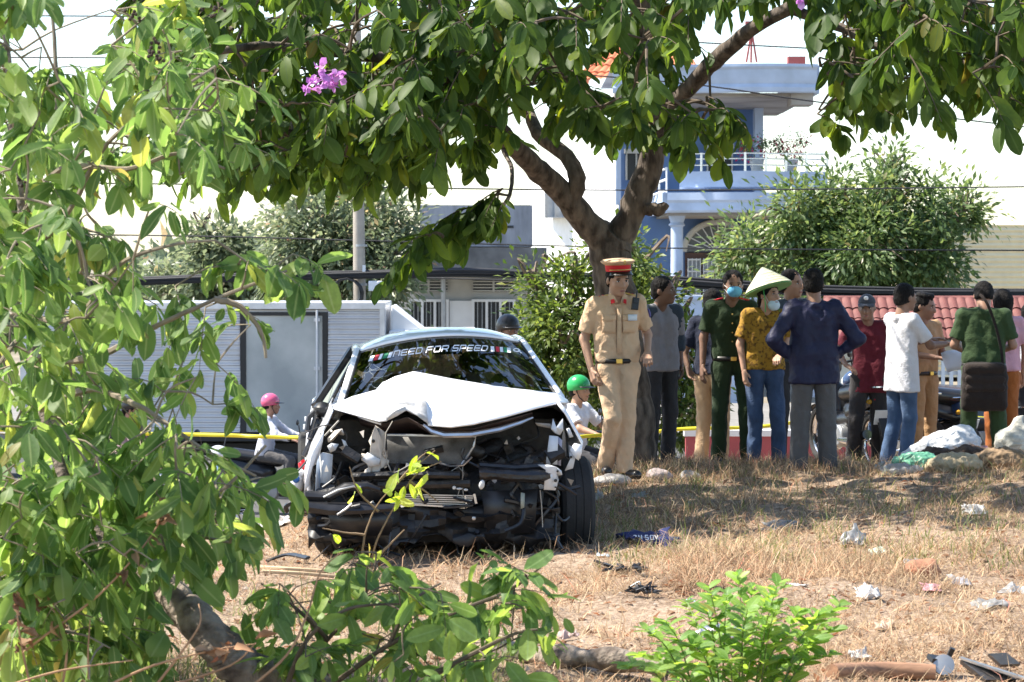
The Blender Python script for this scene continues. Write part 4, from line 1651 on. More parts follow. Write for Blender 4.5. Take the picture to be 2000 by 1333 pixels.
o = link('green_grass', npmesh('green_grass', np.concatenate([v1, v2]), np.concatenate([f1, f2 + len(v1)]), {'rnd': np.concatenate([r1, r2])}, [M_GRASSG]), None, False, False)
props(o, 'scattered dull green grass blades among the straw', 'grass', kind='stuff')
n_ = 6000
x = RNG.uniform(-3.5, 5.2, n_)
y = 10.2 + 12.5 * RNG.random(n_) ** 1.3
pp = np.stack([x, y, ground_z(x, y) + .008], 1)
d = RNG.normal(size=(n_, 3))
d[:, 2] *= .25
o = join_leaves('leaf_litter', leaf_template(.5, 3, .3, .3), pp, frames(d, RNG.normal(size=(n_, 3)) * .35 + [0, 0, 1]), .055 * (.4 + 1.0 * RNG.random(n_)), M_DRYLEAF)
props(o, 'dry brown fallen leaves scattered over the mound', 'leaf litter', kind='stuff')

# pebbles and crumbs of soil
n_ = 1500
x = RNG.uniform(-3.2, 5.2, n_)
y = 10.3 + 11.2 * RNG.random(n_) ** 1.4
r_ = .006 + .018 * RNG.random(n_) ** 3
tv = np.array([[1, 0, 0], [.5, .85, .1], [-.5, .8, 0], [-1, .1, .05], [-.45, -.85, 0], [.55, -.8, .1], [.1, .05, .75]], np.float32)
tf = np.array([[0, 1, 6], [1, 2, 6], [2, 3, 6], [3, 4, 6], [4, 5, 6], [5, 0, 6]])
ang = RNG.uniform(0, 6.28, n_)
V = tv[None] * (1 + RNG.normal(0, .16, (n_, 7, 3)))
V = np.stack([V[..., 0] * np.cos(ang)[:, None] - V[..., 1] * np.sin(ang)[:, None], V[..., 0] * np.sin(ang)[:, None] + V[..., 1] * np.cos(ang)[:, None], V[..., 2]], -1) * r_[:, None, None]
V += np.stack([x, y, ground_z(x, y)], 1)[:, None, :]
o = link('pebbles', npmesh('pebbles', V.reshape(-1, 3), (tf[None] + (np.arange(n_) * 7)[:, None, None]).reshape(-1, 3), {'rnd': np.repeat(RNG.random(n_), 7)}, [leafmat('pebble', (.10, .07, .05), (.22, .17, .13), (.36, .32, .28), .0, .9, spec=.1)]), None, False, False)
props(o, 'small stones and crumbs of soil scattered on the mound', 'pebbles', kind='stuff')

# ============================================================ people: continuous bodies grown from smooth-joined volumes
def surfnet(F, org, h):
    S = F < 0
    nx_, ny_, nz_ = F.shape
    c = np.zeros((nx_ - 1, ny_ - 1, nz_ - 1), np.int8)
    for dx in (0, 1):
        for dy in (0, 1):
            for dz in (0, 1):
                c += S[dx:nx_ - 1 + dx, dy:ny_ - 1 + dy, dz:nz_ - 1 + dz]
    mask = (c > 0) & (c < 8)
    I, J, K = np.nonzero(mask)
    n = len(I)
    idx = -np.ones(c.shape, np.int64)
    idx[I, J, K] = np.arange(n)
    acc, cnt = np.zeros((n, 3)), np.zeros(n)
    cor = [(a, b, d) for a in (0, 1) for b in (0, 1) for d in (0, 1)]
    for a in cor:
        for ax in range(3):
            if a[ax]:
                continue
            b = list(a)
            b[ax] = 1
            fa = F[I + a[0], J + a[1], K + a[2]]
            fb = F[I + b[0], J + b[1], K + b[2]]
            x = (fa < 0) != (fb < 0)
            t = np.where(x, fa / np.where(x, fa - fb, 1), 0)
            p = np.repeat(np.array([a], float), n, 0)
            p[:, ax] += t
            acc += p * x[:, None]
            cnt += x
    V = (acc / cnt[:, None] + np.stack([I, J, K], 1)) * h + np.array(org)
    Q = []
    for ax in range(3):
        o1, o2 = (ax + 1) % 3, (ax + 2) % 3
        A = np.moveaxis(S, (ax, o1, o2), (0, 1, 2))
        X = np.moveaxis(idx, (ax, o1, o2), (0, 1, 2))
        cr_ = A[:-1] != A[1:]
        cr_ = cr_[:, 1:-1, 1:-1]
        i, j, k = np.nonzero(cr_)
        q = np.stack([X[i, j, k], X[i, j + 1, k], X[i, j + 1, k + 1], X[i, j, k + 1]], 1)
        fl = ~A[i, j + 1, k + 1]
        # inside at the low end: keep, else flip
        lowin = A[i, j + 1, k + 1]
        q[~lowin] = q[~lowin][:, ::-1]
        Q.append(q)
    Q = np.concatenate(Q)
    Q = Q[(Q >= 0).all(1)]
    return V, Q


class Vol:
    """Smoothly joined tapered limbs and ellipsoids; cut() trims by planes."""

    def __init__(s, k=.02):
        s.pr = []
        s.k = k
        s.cuts = []

    def cap(s, a, b, ra, rb=None, ky=1.0, k=None, cut=None):
        s.pr.append(('c', np.array(a, float), np.array(b, float), ra, ra if rb is None else rb, ky, s.k if k is None else k, cut))
        return s

    def ell(s, c, r, M=None, k=None, sub=False):
        r = np.array(r if hasattr(r, '__len__') else (r, r, r), float)
        s.pr.append(('e', np.array(c, float), r, M, None, None, s.k if k is None else k, None, sub))
        return s

    def mesh(s, h):
        lo = np.full(3, 1e9)
        hi = -lo
        for p in s.pr:
            if p[0] == 'c':
                m = max(p[3], p[4]) + .03
                lo = np.minimum(lo, np.minimum(p[1], p[2]) - m)
                hi = np.maximum(hi, np.maximum(p[1], p[2]) + m)
            else:
                m = p[2].max() + .03
                lo = np.minimum(lo, p[1] - m)
                hi = np.maximum(hi, p[1] + m)
        n = np.ceil((hi - lo) / h).astype(int) + 2
        ax = [lo[i] + h * np.arange(n[i]) for i in range(3)]
        F = np.full(n, .5, np.float32)
        for p in s.pr:
            k = p[6]
            m = k + .03
            if p[0] == 'c':
                mr = max(p[3], p[4]) + m
                a0, a1 = np.minimum(p[1], p[2]) - mr, np.maximum(p[1], p[2]) + mr
            else:
                mr = p[2].max() + m
                a0, a1 = p[1] - mr, p[1] + mr
            sl = tuple(slice(max(0, int((a0[i] - lo[i]) / h)), min(n[i], int((a1[i] - lo[i]) / h) + 2)) for i in range(3))
            X, Y, Z = np.meshgrid(ax[0][sl[0]], ax[1][sl[1]], ax[2][sl[2]], indexing='ij', sparse=True)
            if p[0] == 'c':
                a, b, ra, rb, ky = p[1:6]
                sc = np.array([1, 1 / ky, 1])
                a_, b_ = a * sc, b * sc
                d = b_ - a_
                l2 = max(1e-9, d @ d)
                x, y, z = X - a_[0], Y / ky - a_[1], Z - a_[2]
                t = np.clip((x * d[0] + y * d[1] + z * d[2]) / l2, 0, 1)
                q = np.sqrt((x - t * d[0]) ** 2 + (y - t * d[1]) ** 2 + (z - t * d[2]) ** 2) - (ra + (rb - ra) * t)
                q = q * min(1, ky)
                if p[7] is not None:
                    for (o_, nn) in p[7]:
                        q = np.maximum(q, (X - o_[0]) * nn[0] + (Y - o_[1]) * nn[1] + (Z - o_[2]) * nn[2])
            else:
                c, r, M = p[1], p[2], p[3]
                x, y, z = X - c[0], Y - c[1], Z - c[2]
                if M is not None:
                    Mi = np.array(M.transposed() if isinstance(M, Matrix) else np.array(M).T)
                    x, y, z = (Mi[0, 0] * x + Mi[0, 1] * y + Mi[0, 2] * z), (Mi[1, 0] * x + Mi[1, 1] * y + Mi[1, 2] * z), (Mi[2, 0] * x + Mi[2, 1] * y + Mi[2, 2] * z)
                l = np.sqrt((x / r[0]) ** 2 + (y / r[1]) ** 2 + (z / r[2]) ** 2)
                q = (l - 1) * r.min() if p[8] else (l - 1) * (r.min() * .55 + r.mean() * .45)
            f = F[sl]
            if p[0] == 'e' and p[8]:
                F[sl] = np.maximum(f, -q)
                continue
            if k > 0:
                hh = np.clip(.5 + .5 * (f - q) / k, 0, 1)
                F[sl] = f * (1 - hh) + q * hh - k * hh * (1 - hh)
            else:
                F[sl] = np.minimum(f, q)
        if s.cuts:
            X, Y, Z = np.meshgrid(*ax, indexing='ij', sparse=True)
            for (o_, nn) in s.cuts:
                F = np.maximum(F, (X - o_[0]) * nn[0] + (Y - o_[1]) * nn[1] + (Z - o_[2]) * nn[2])
        F[0], F[-1] = .5, .5
        F[:, 0], F[:, -1] = .5, .5
        F[:, :, 0], F[:, :, -1] = .5, .5
        return surfnet(F, lo, h)


def wrinkle(V, Q, amp, f, seed=0, stretch=(1, 1, 1)):
    """Cloth folds: pushes the surface in and out along its normals."""
    if not amp:
        return V
    a, b, c, d = (V[Q[:, i]] for i in range(4))
    fn = np.cross(c - a, d - b)
    N = np.zeros_like(V)
    for i in range(4):
        np.add.at(N, Q[:, i], fn)
    N /= np.maximum(np.linalg.norm(N, axis=1, keepdims=True), 1e-9)
    s = np.array(stretch)
    o = seed * 3.7
    w_ = np.array([noise.noise(Vector(v * s * f) + Vector((o, o, o))) + .55 * (.5 - abs(noise.noise(Vector(v * s * f * 1.7) + Vector((o, -o, 2)))) * 2) for v in V])
    return V + N * (w_ * amp)[:, None]


def volobj(name, vol, h, m, parent, amp=0, f=9, seed=0, stretch=(1, 1, 1), extra=None, mats=None):
    V, Q = vol.mesh(h)
    V = wrinkle(V, Q, amp, f, seed, stretch)
    mi = np.zeros(len(Q), int)
    if extra:
        for (v2, q2, k) in extra:
            v2, q2 = np.array(v2), np.array(q2)
            Q = np.concatenate([Q, q2 + len(V)])
            V = np.concatenate([V, v2])
            mi = np.concatenate([mi, np.full(len(q2), k)])
    me = npmesh(name, V, Q, None, mats or [m], mi)
    return link(name, me, parent, False, True, 0)


def skin(tone):
    return mat('skin_%d' % int(tone[0] * 1000), tone, .5, var=.10, scale=9, spec=.35)


M_EYEW = mat('eye_white', (.55, .52, .48), .3)
M_EYED = mat('dark_iris', (.015, .01, .008), .25)
M_BROW = mat('black_hair', (.010, .009, .009), .75, var=.3, scale=40, bump=.8, bscale=110, stretch=(1, 1, .25), spec=.15)
M_LIP = mat('lips', (.30, .12, .10), .5)


def quadball(c, r, M=None, n=8):
    m_ = MB().ball(c, r, n, M)
    return [list(v) for v in m_.v], [list(f) for f in m_.f if len(f) == 4]


def hand_vol(w0, dirv, palm_n, side, curl, s, thumb=1):
    """Palm, four bent fingers of unequal length and a thumb; dirv runs from wrist to knuckles, side points to the thumb."""
    v = Vol(.008)
    d = np.array(dirv) / np.linalg.norm(dirv)
    n = np.array(palm_n, float)
    n -= d * (n @ d)
    n /= np.linalg.norm(n)
    sd = np.cross(d, n) * thumb
    w0 = np.array(w0)
    L = .085 * s
    for t in (-1, -.35, .35, 1):
        v.cap(w0 + sd * t * .016 * s, w0 + d * L + sd * t * .028 * s, .017 * s, .0125 * s, k=.012)
    for t, fl in ((1, .066), (.35, .076), (-.35, .07), (-1, .054)):
        b = w0 + d * L + sd * t * .028 * s
        c1 = d * math.cos(curl * .6) + n * math.sin(curl * .6)
        c2 = d * math.cos(curl * 1.5) + n * math.sin(curl * 1.5)
        spread = sd * t * .10
        m_ = b + (c1 + spread) * fl * .5 * s
        v.cap(b, m_, .0105 * s, .0095 * s, k=.004)
        v.cap(m_, m_ + (c2 + spread * .5) * fl * .5 * s, .0095 * s, .0075 * s, k=.004)
    b = w0 + d * .02 * s + sd * .022 * s
    m_ = b + (sd * .62 + d * .7 + n * .3) / 1.0 * .042 * s
    v.cap(b, m_, .0145 * s, .0115 * s, k=.008)
    v.cap(m_, m_ + (sd * .2 + d * .9 + n * .35) * .032 * s, .0115 * s, .0085 * s, k=.004)
    return v


DEF = dict(shA=(-.175, .0, 1.395), elA=(-.235, .03, 1.12), wrA=(-.245, -.05, .875), shB=(.175, .0, 1.395), elB=(.235, .03, 1.12), wrB=(.245, -.05, .875),
           hipA=(-.09, 0, .865), knA=(-.10, -.015, .475), anA=(-.105, .02, .085), hipB=(.09, 0, .865), knB=(.10, -.015, .475), anB=(.105, .02, .085),
           head=(0, -.02, 1.59), yaw=0., pitch=0., roll=0., toeA=-8., toeB=8., curlA=.45, curlB=.45, chest=(0, 0, 1.30), waist=(0, 0, 1.0))


def person(label, px, D, H, rz, pose=None, group=None, tone=(.32, .19, .125), build=1.0, shirt=None, shirt_kind='short', hem=.93, tuck=False, trousers=None, shoes=None,
           hair='short', female=False, res=.0145, zoff=0., trouser_w=1.0, X=None, belt=None, bare=False, wear=None, face=True, legs=True, zabs=None, amp=.011):
    s = H / 1.70
    p = dict(DEF)
    p.update(pose or {})
    J = {k: np.array(v, float) * s for k, v in p.items() if isinstance(v, tuple)}
    X = PX(px, D) if X is None else X
    z = (gz(X, D) if zabs is None else zabs) + zoff
    root = thing('person', label, 'person', (X, D, z), rz, group)
    sk = skin(tone)
    Rh = np.array(Euler((R(p['pitch']), R(p['roll']), R(p['yaw'])), 'ZXY').to_matrix())
    hc = J['head']
    fem = .94 if female else 1.0

    hs = s * 1.07

    def hp(x, y, zz):
        return hc + Rh @ (np.array([x, y, zz]) * hs)
    RhM = Matrix(Rh.tolist())
    B = Vol(.022 * s)
    # head and neck
    B.ell(hp(0, .012, .03), np.array([.075, .094, .088]) * hs * (fem if female else 1), RhM)
    B.ell(hp(0, -.022, -.035), np.array([.060, .068, .078]) * hs * fem, RhM, k=.03 * hs)
    B.ell(hp(0, -.070, -.092), np.array([.026, .022, .020]) * hs, RhM, k=.02 * hs)
    B.cap(hp(0, -.088, .012), hp(0, -.106, -.030), .009 * hs, .0145 * hs, k=.012 * hs)
    for sx in (-1, 1):
        B.cap(hp(.012 * sx, -.086, .026), hp(.045 * sx, -.074, .024), .011 * hs, .009 * hs, k=.012 * hs)
        B.ell(hp(.036 * sx, -.066, -.022), np.array([.022, .02, .02]) * hs, RhM, k=.02 * hs)
        B.ell(hp(.077 * sx * fem, .012, -.008), np.array([.010, .021, .031]) * hs, RhM, k=.006 * hs)
        B.cap(hp(.016 * sx, -.088, -.034), hp(.013 * sx, -.094, -.034), .009 * hs, k=.006 * hs)
    B.ell(hp(0, -.088, -.060), np.array([.023, .012, .0075]) * hs, RhM, k=.006 * hs)
    B.ell(hp(0, -.086, -.071), np.array([.020, .012, .0075]) * hs, RhM, k=.006 * hs)
    nb = J['chest'] + np.array([0, .012, .125]) * s
    B.cap(nb, hp(0, .015, -.06), .058 * hs * fem, .054 * hs * fem)
    ch, wa = J['chest'], J['waist']
    bw = build
    # torso
    bt = bw * .86
    for sx in (-1, 1):
        B.cap(ch + np.array([.075 * sx, 0, .0]) * s, wa + np.array([.06 * sx, 0, 0]) * s, .095 * s * bt, .09 * s * bt, .8)
        B.cap(wa + np.array([.06 * sx, 0, 0]) * s, J['hipA' if sx < 0 else 'hipB'], .088 * s * bt, .076 * s, .85)
        a = 'A' if sx < 0 else 'B'
        B.cap(nb + np.array([.03 * sx, 0, -.016]) * s, J['sh' + a] + np.array([0, 0, -.006]) * s, .040 * s, .042 * s)
        B.cap(J['sh' + a], J['el' + a], .043 * s * fem, .037 * s * fem)
        B.cap(J['el' + a], J['wr' + a], .039 * s * fem, .0255 * s * fem)
        if legs:
            B.cap(J['hip' + a], J['kn' + a], .066 * s, .046 * s)
            B.cap(J['kn' + a], J['an' + a], .046 * s, .034 * s)
    extra = []
    for a, sx in (('A', -1), ('B', 1)):
        dv = J['wr' + a] - J['el' + a]
        dv = dv / np.linalg.norm(dv)
        if p.get('hand' + a) is not None:
            dv = np.array(p['hand' + a], float)
        # palm faces the thigh when the arm hangs, thumb forward
        pn = p.get('palm' + a, (-sx * .9, .25, 0) if abs(dv[2]) > .7 else (0, -.1, -1))
        th = p.get('thumb' + a)
        if th is None:
            n_ = np.array(pn, float)
            c_ = np.cross(dv, n_)
            want = np.array([0, -1, 0]) if abs(dv[2]) > .7 else np.array([-sx, 0, .3])
            th = 1 if c_ @ want > 0 else -1
        hv = hand_vol(J['wr' + a], dv, pn, None, p['curl' + a], s * fem, th)
        v_, q_ = hv.mesh(.0058)
        extra.append((v_, q_, 0))
    # features
    if face:
        for sx in (-1, 1):
            v_, q_ = quadball(hp(.031 * sx, -.0825, .006), np.array([.0135, .008, .0065]) * hs, RhM)
            extra.append((v_, q_, 1))
            v_, q_ = quadball(hp(.031 * sx, -.0868, .006), np.array([.0068, .0055, .0062]) * hs, RhM)
            extra.append((v_, q_, 2))
            v_, q_ = quadball(hp(.034 * sx, -.0905, .0265), np.array([.020, .006, .0042]) * hs, RhM)
            extra.append((v_, q_, 3))
            v_, q_ = quadball(hp(.031 * sx, -.0855, .0135), np.array([.0155, .007, .0028]) * hs, RhM)
            extra.append((v_, q_, 3))
        v_, q_ = quadball(hp(0, -.0945, -.065), np.array([.021, .008, .0075]) * hs, RhM)
        extra.append((v_, q_, 4))
    volobj('body', B, res, None, root, extra=extra, mats=[sk, M_EYEW, M_EYED, M_BROW, M_LIP])
    # hair
    if hair:
        Hr = Vol(.012 * s)
        if hair == 'long':
            Hr.ell(hp(0, .02, .036), np.array([.088, .102, .094]) * hs, RhM)
            Hr.cap(hp(0, .06, .0), hp(0, .075, -.20), .075 * hs, .045 * hs, k=.04 * hs)
            for sx in (-1, 1):
                Hr.cap(hp(.07 * sx, .03, .02), hp(.065 * sx, .045, -.15), .028 * hs, .02 * hs, k=.03 * hs)
        elif hair == 'tail':
            Hr.ell(hp(0, .02, .03), np.array([.084, .10, .09]) * hs, RhM)
            Hr.cap(hp(0, .09, -.02), hp(0, .12, -.2), .03 * hs, .015 * hs)
        else:
            Hr.ell(hp(0, .020, .038), np.array([.084, .096, .090]) * hs, RhM)
            Hr.ell(hp(0, .035, -.01), np.array([.0795, .078, .085]) * hs, RhM)
            if hair == 'full':
                for k in range(9):
                    a_ = k * .7
                    Hr.ell(hp(.05 * math.cos(a_), .01 + .055 * math.sin(a_), .10), np.array([.034, .034, .024]) * hs, RhM)
        f1 = Rh @ np.array([0, -.80, -.45])
        Hr.cuts = [(hp(0, -.066, .052), f1 / np.linalg.norm(f1))]
        f2 = Rh @ np.array([0, -1., -.12])
        if hair in ('short', 'full'):
            f3 = Rh @ np.array([0, -.45, -.9])
            Hr.cuts.append((hp(0, .02, -.045), f3 / np.linalg.norm(f3)))
        volobj('hair', Hr, .0095, M_BROW, root, .005, 45, px)
    # shirt
    sw = .016 * s
    sleeve_t = {'short': .62, 'long': 1.0, 'none': 0}[shirt_kind]
    if shirt:
        S = Vol(.03 * s)
        for sx in (-1, 1):
            a = 'A' if sx < 0 else 'B'
            S.cap(ch + np.array([.075 * sx, 0, .0]) * s, wa + np.array([.066 * sx, 0, 0]) * s, .101 * s * bw + sw * .5, .098 * s * bw + sw * .8, .8)
            if not tuck:
                S.cap(wa + np.array([.066 * sx, 0, 0]) * s, np.array([J['hip' + a][0] * .95, J['hip' + a][1], hem * s - .08]), .098 * s * bw + sw * .8, .108 * s + sw * 1.5, .9)
            else:
                S.cap(wa + np.array([.066 * sx, 0, 0]) * s, wa + np.array([.07 * sx, 0, -.15]) * s, .098 * s * bw + sw * .8, .094 * s, .85)
            S.cap(nb + np.array([.03 * sx, 0, -.012]) * s, J['sh' + a], .050 * s, .056 * s + sw * .3)
            dv = J['el' + a] - J['sh' + a]
            L = np.linalg.norm(dv)
            dn = dv / L
            if shirt_kind == 'short':
                e = J['sh' + a] + dn * L * .78
                S.cap(J['sh' + a], e + dn * .05, .054 * s * bw + sw * .4, .060 * s * fem + sw * .5, cut=[(e, dn)], k=.025 * s)
            elif shirt_kind == 'long':
                S.cap(J['sh' + a], J['el' + a], .056 * s * bw + sw * .4, .052 * s + sw * .4)
                dv = J['wr' + a] - J['el' + a]
                L = np.linalg.norm(dv)
                dn = dv / L
                e = J['el' + a] + dn * L * .95
                S.cap(J['el' + a], e + dn * .03, .053 * s + sw * .4, .040 * s, cut=[(e, dn)])
        # open collar
        S.cap(nb + np.array([0, .015, -.01]) * s, nb + np.array([0, .010, .028]) * s, .068 * s * fem, .062 * s * fem, k=.015 * s, cut=[(nb + np.array([0, 0, .034]) * s, np.array([0, .3, .95]))])
        S.cuts = [(np.array([0, 0, hem * s]), np.array([0, 0, -1.]))]
        so = volobj('shirt', S, res * .85, shirt, root, amp * s, 9, px * .1, (1.1, 1.1, .9))
        root['_s'] = s
    # trousers
    if trousers and legs:
        T = Vol(.022 * s)
        tw_ = trouser_w
        for sx in (-1, 1):
            a = 'A' if sx < 0 else 'B'
            top = np.array([wa[0] + .062 * sx * s, wa[1], (.94 if not female else .94) * s])
            T.cap(top, J['hip' + a], .095 * s, .099 * s, .85)
            T.cap(J['hip' + a], J['kn' + a], .092 * s * (.5 + .5 * tw_), .068 * s * tw_)
            dv = J['an' + a] - J['kn' + a]
            dn = dv / np.linalg.norm(dv)
            e = J['an' + a] + dn * .045 * s
            T.cap(J['kn' + a], e + dn * .05, .068 * s * tw_, .066 * s * tw_, cut=[(e, dn)])
        T.cuts = [(np.array([0, 0, .96 * s]), np.array([0, 0, 1.]))]
        volobj('trousers', T, res * .85, trousers, root, min(amp, .010) * s, 8.5, px * .07 + 5, (1.2, 1.2, .9))
    # shoes
    if legs and not bare:
        for a, tk_ in (('A', 'toeA'), ('B', 'toeB')):
            an = J['an' + a]
            S = Vol(.02 * s)
            fd = Matrix.Rotation(R(p[tk_]), 3, 'Z') @ Vector((0, -1, 0))
            fd = np.array(fd)
            gz0 = an[2] - .085 * s
            S.cap(an + np.array([0, .02, -.02]) * s, np.array([an[0], an[1], gz0 + .04 * s]) + fd * .02 * s, .042 * s, .042 * s)
            S.cap(np.array([an[0], an[1] + .03 * s, gz0 + .035 * s]), np.array([an[0], an[1], gz0 + .032 * s]) + fd * .15 * s, .038 * s, .042 * s)
            S.cuts = [(np.array([0, 0, gz0]), np.array([0, 0, -1.]))]
            volobj('shoe', S, .011, shoes, root)
    if belt:
        m_ = MB()
        pts = []
        zb_ = .938 * s
        for k in range(28):
            a_ = 2 * math.pi * k / 28
            pts.append((wa[0] + .172 * s * bw * math.cos(a_), wa[1] + .103 * s * bw * math.sin(a_)))
        rows = [[Vector((x * 1.0, y, zb_ + dz)) for x, y in pts + pts[:1]] for dz in (-.019 * s, .019 * s)]
        m_.grid(rows)
        bo = m_.build('belt', belt, root, False, True, 0, solid=.012)
        m_ = MB()
        m_.box((wa[0], wa[1] - .112 * s * bw, zb_), (.05 * s, .012, .038 * s))
        m_.build('buckle', mat('brass', (.55, .38, .10), .3, metal=.9), bo, False, bevel=.003)
    return root, s, J, hp, Rh, RhM


def cloth(name, c, var=.07, scale=14, **k):
    if name in MATS:
        return MATS[name]
    m = mat(name, c, .85, var=var, scale=scale, bump=.3, bscale=60, spec=.2, sheen=.1, **k)
    t = m.node_tree
    b = t.nodes['Principled BSDF']
    tc = t.nodes.new('ShaderNodeTexCoord')
    mp = t.nodes.new('ShaderNodeMapping')
    mp.inputs['Rotation'].default_value = (.5, .4, .3)
    mp.inputs['Scale'].default_value = (1.3, 1.3, .8)
    n = t.nodes.new('ShaderNodeTexNoise')
    n.noise_type = 'RIDGED_MULTIFRACTAL'
    n.inputs['Scale'].default_value = 5.5
    n.inputs['Detail'].default_value = 2.5
    n.inputs['Distortion'].default_value = .6
    bp = t.nodes.new('ShaderNodeBump')
    bp.inputs['Strength'].default_value = .55
    bp.inputs['Distance'].default_value = .02
    t.links.new(tc.outputs['Object'], mp.inputs[0])
    t.links.new(mp.outputs[0], n.inputs['Vector'])
    t.links.new(n.outputs[0], bp.inputs['Height'])
    old = b.inputs['Normal'].links[0].from_node
    t.links.new(old.outputs[0], bp.inputs['Normal'])
    t.links.new(bp.outputs[0], b.inputs['Normal'])
    return m


M_SHOE = mat('black_shoe', (.012, .012, .014), .35)
PI = math.pi

# ---- traffic police officer in tan
M_TAN = cloth('tan_uniform', (.62, .43, .275))
M_RED = mat('red_felt', (.62, .012, .02), .7)
M_GOLD = mat('gold_braid', (.60, .42, .12), .45, metal=.4)
M_BELT = mat('black_leather', (.015, .013, .012), .4)
off, s, J, hp, Rh, RhM = person('traffic police officer in tan uniform and peaked cap with red band, walking beside the car', 1205, 20.2, 1.68, R(8),
    dict(shA=(-.180, .0, 1.385), shB=(.172, .01, 1.40), chest=(-.01, -.01, 1.30), elA=(-.255, .06, 1.11), wrA=(-.215, -.05, .865), elB=(.262, .08, 1.14), wrB=(.225, -.13, 1.005), head=(.0, -.045, 1.585), yaw=12, pitch=12,
         hipA=(-.085, .0, .86), hipB=(.085, -.01, .87), knA=(-.055, -.12, .49), anA=(-.075, .08, .11), knB=(.075, -.04, .475), anB=(.06, -.03, .085), toeA=-6, toeB=28, curlA=.8, curlB=1.2),
    None, (.42, .25, .17), .98, M_TAN, 'short', .93, True, M_TAN, M_SHOE, 'short', belt=M_BELT, res=.0105, zabs=.015, amp=.015)


def peaked_cap(root, hp, RhM, s):
    m_ = MB()
    c = Vector(hp(0, .008, .075))
    tilt = RhM @ Matrix.Rotation(R(-10), 3, 'X')
    m_.lathe([(.094 * s, -.012), (.098 * s, 0), (.102 * s, .040 * s)], c, 28, tilt, 0, 1, 1.1)
    cb = m_.build('cap_band', M_RED, root)
    m_ = MB()
    m_.lathe([(.102 * s, .040 * s), (.122 * s, .050 * s), (.136 * s, .064 * s), (.135 * s, .072 * s), (.115 * s, .083 * s), (.06 * s, .090 * s), (1e-5, .092 * s)], c, 28, tilt, 0, 1, 1.1)
    m_.build('cap_crown', M_TAN, root)
    m_ = MB()
    m_.lathe([(.1015 * s, .038 * s), (.1045 * s, .041 * s), (.1025 * s, .044 * s)], c, 28, tilt, 0, 1, 1.1)
    m_.build('cap_piping', M_GOLD, root)
    m_ = MB()
    rows = []
    for j in range(4):
        t = j / 3
        row = []
        for k in range(13):
            a_ = -PI / 2 + (k - 6) / 6 * 1.05
            rr = .099 * s + t * .055 * s * (math.cos((k - 6) / 6 * 1.35))
            row.append(c + tilt @ Vector((rr * math.cos(a_), rr * math.sin(a_) * 1.08, -.012 - .028 * s * t)))
        rows.append(row)
    m_.grid(rows)
    m_.build('cap_visor', M_BELT, root, solid=.004)
    m_ = MB()
    m_.tube([c + tilt @ Vector((.102 * s * math.cos(a_), .102 * s * math.sin(a_) * 1.1, .002)) for a_ in [-PI / 2 + (k - 8) / 8 * 1.1 for k in range(17)]], .0045, 6)
    m_.build('cap_braid', M_GOLD, root)
    m_ = MB()
    bc = c + tilt @ Vector((0, -.131 * s * 1.1, .064 * s))
    m_.ball(bc, (.013 * s, .006 * s, .017 * s), 10)
    m_.build('cap_badge', M_GOLD, root)


peaked_cap(off, hp, RhM, s)


def onbody(objname, root, mesh_mb, m, origin, direction, off_=.002, name=None):
    pass


def chest_y(J, s, x, z, bw=1.0):
    """Front of the shirt (local y) at a given height, good enough to lay a pocket on."""
    return -(.080 + .016) * s * bw * .93 * math.sqrt(max(.05, 1 - max(0, abs(x) - .075 * s) ** 2 / (.12 * s) ** 2)) * 1.0


# pockets, collar, epaulettes, badge, radio, sleeve patch
def patch(name, root, x, z, wd, hg, m, th=.006, yo=0, rows_=None, flap=False):
    mb_ = MB()
    rr = []
    for j in range(4):
        zz = z + hg / 2 - hg * j / 3
        row = []
        for k in range(6):
            xx = x - wd / 2 + wd * k / 5
            dip = -.012 * abs(1 - abs(k - 2.5) / 2.5) if (flap and j == 3) else 0
            row.append(Vector((xx, chest_y(J, s, xx, zz) - .014 + yo, zz + dip)))
        rr.append(row)
    mb_.grid(rr)
    return mb_.build(name, m, root, solid=th)


for sx in (-1, 1):
    pk = patch('pocket', off, .082 * sx * s, 1.225 * s, .105 * s, .12 * s, M_TAN, .008, -.002)
    patch('pocket_flap', off, .082 * sx * s, 1.285 * s, .112 * s, .04 * s, M_TAN, .008, -.009, flap=True)
    mb = MB()
    c_ = np.array([.0, 0, 0])
    a_ = Vector(J['shA' if sx < 0 else 'shB'])
    mb.box(a_ + Vector((-.055 * sx * s, .0, .066 * s)), (.11 * s, .045 * s, .012 * s), (0, R(14 * sx), 0))
    ep = mb.build('epaulette', M_GOLD, off, bevel=.003)
    mb = MB()
    for q in (-.02, .01):
        mb.box(a_ + Vector((-.055 * sx * s + q, .0, .0735 * s - q * sx * .25)), (.008, .046 * s, .004), (0, R(14 * sx), 0))
    mb.build('stripe', M_RED, ep)
    mb = MB()
    nb = Vector((0, -.012, 1.425 * s))
    mb.slab([nb + Vector((.012 * sx, -.078, -.02)) * s, nb + Vector((.075 * sx, -.052, -.045)) * s, nb + Vector((.082 * sx, .0, .03)) * s, nb + Vector((.055 * sx, -.02, .052)) * s, nb + Vector((.03 * sx, -.06, .022)) * s], (0, -.006, .004))
    cl = mb.build('collar', M_TAN, off)
    mb = MB()
    mb.slab([nb + Vector((.034 * sx, -.084, -.022)) * s, nb + Vector((.062 * sx, -.066, -.033)) * s, nb + Vector((.064 * sx, -.058, .0)) * s, nb + Vector((.04 * sx, -.074, .005)) * s], (0, -.005, .003))
    mb.build('collar_tab', M_RED, cl)
patch('name_badge', off, .105 * s, 1.285 * s, .075 * s, .05 * s, mat('badge_white', (.62, .68, .74), .4), .005, -.02)
patch('placket', off, 0, 1.18 * s, .035 * s, .36 * s, M_TAN, .006, -.001)
mb = MB()
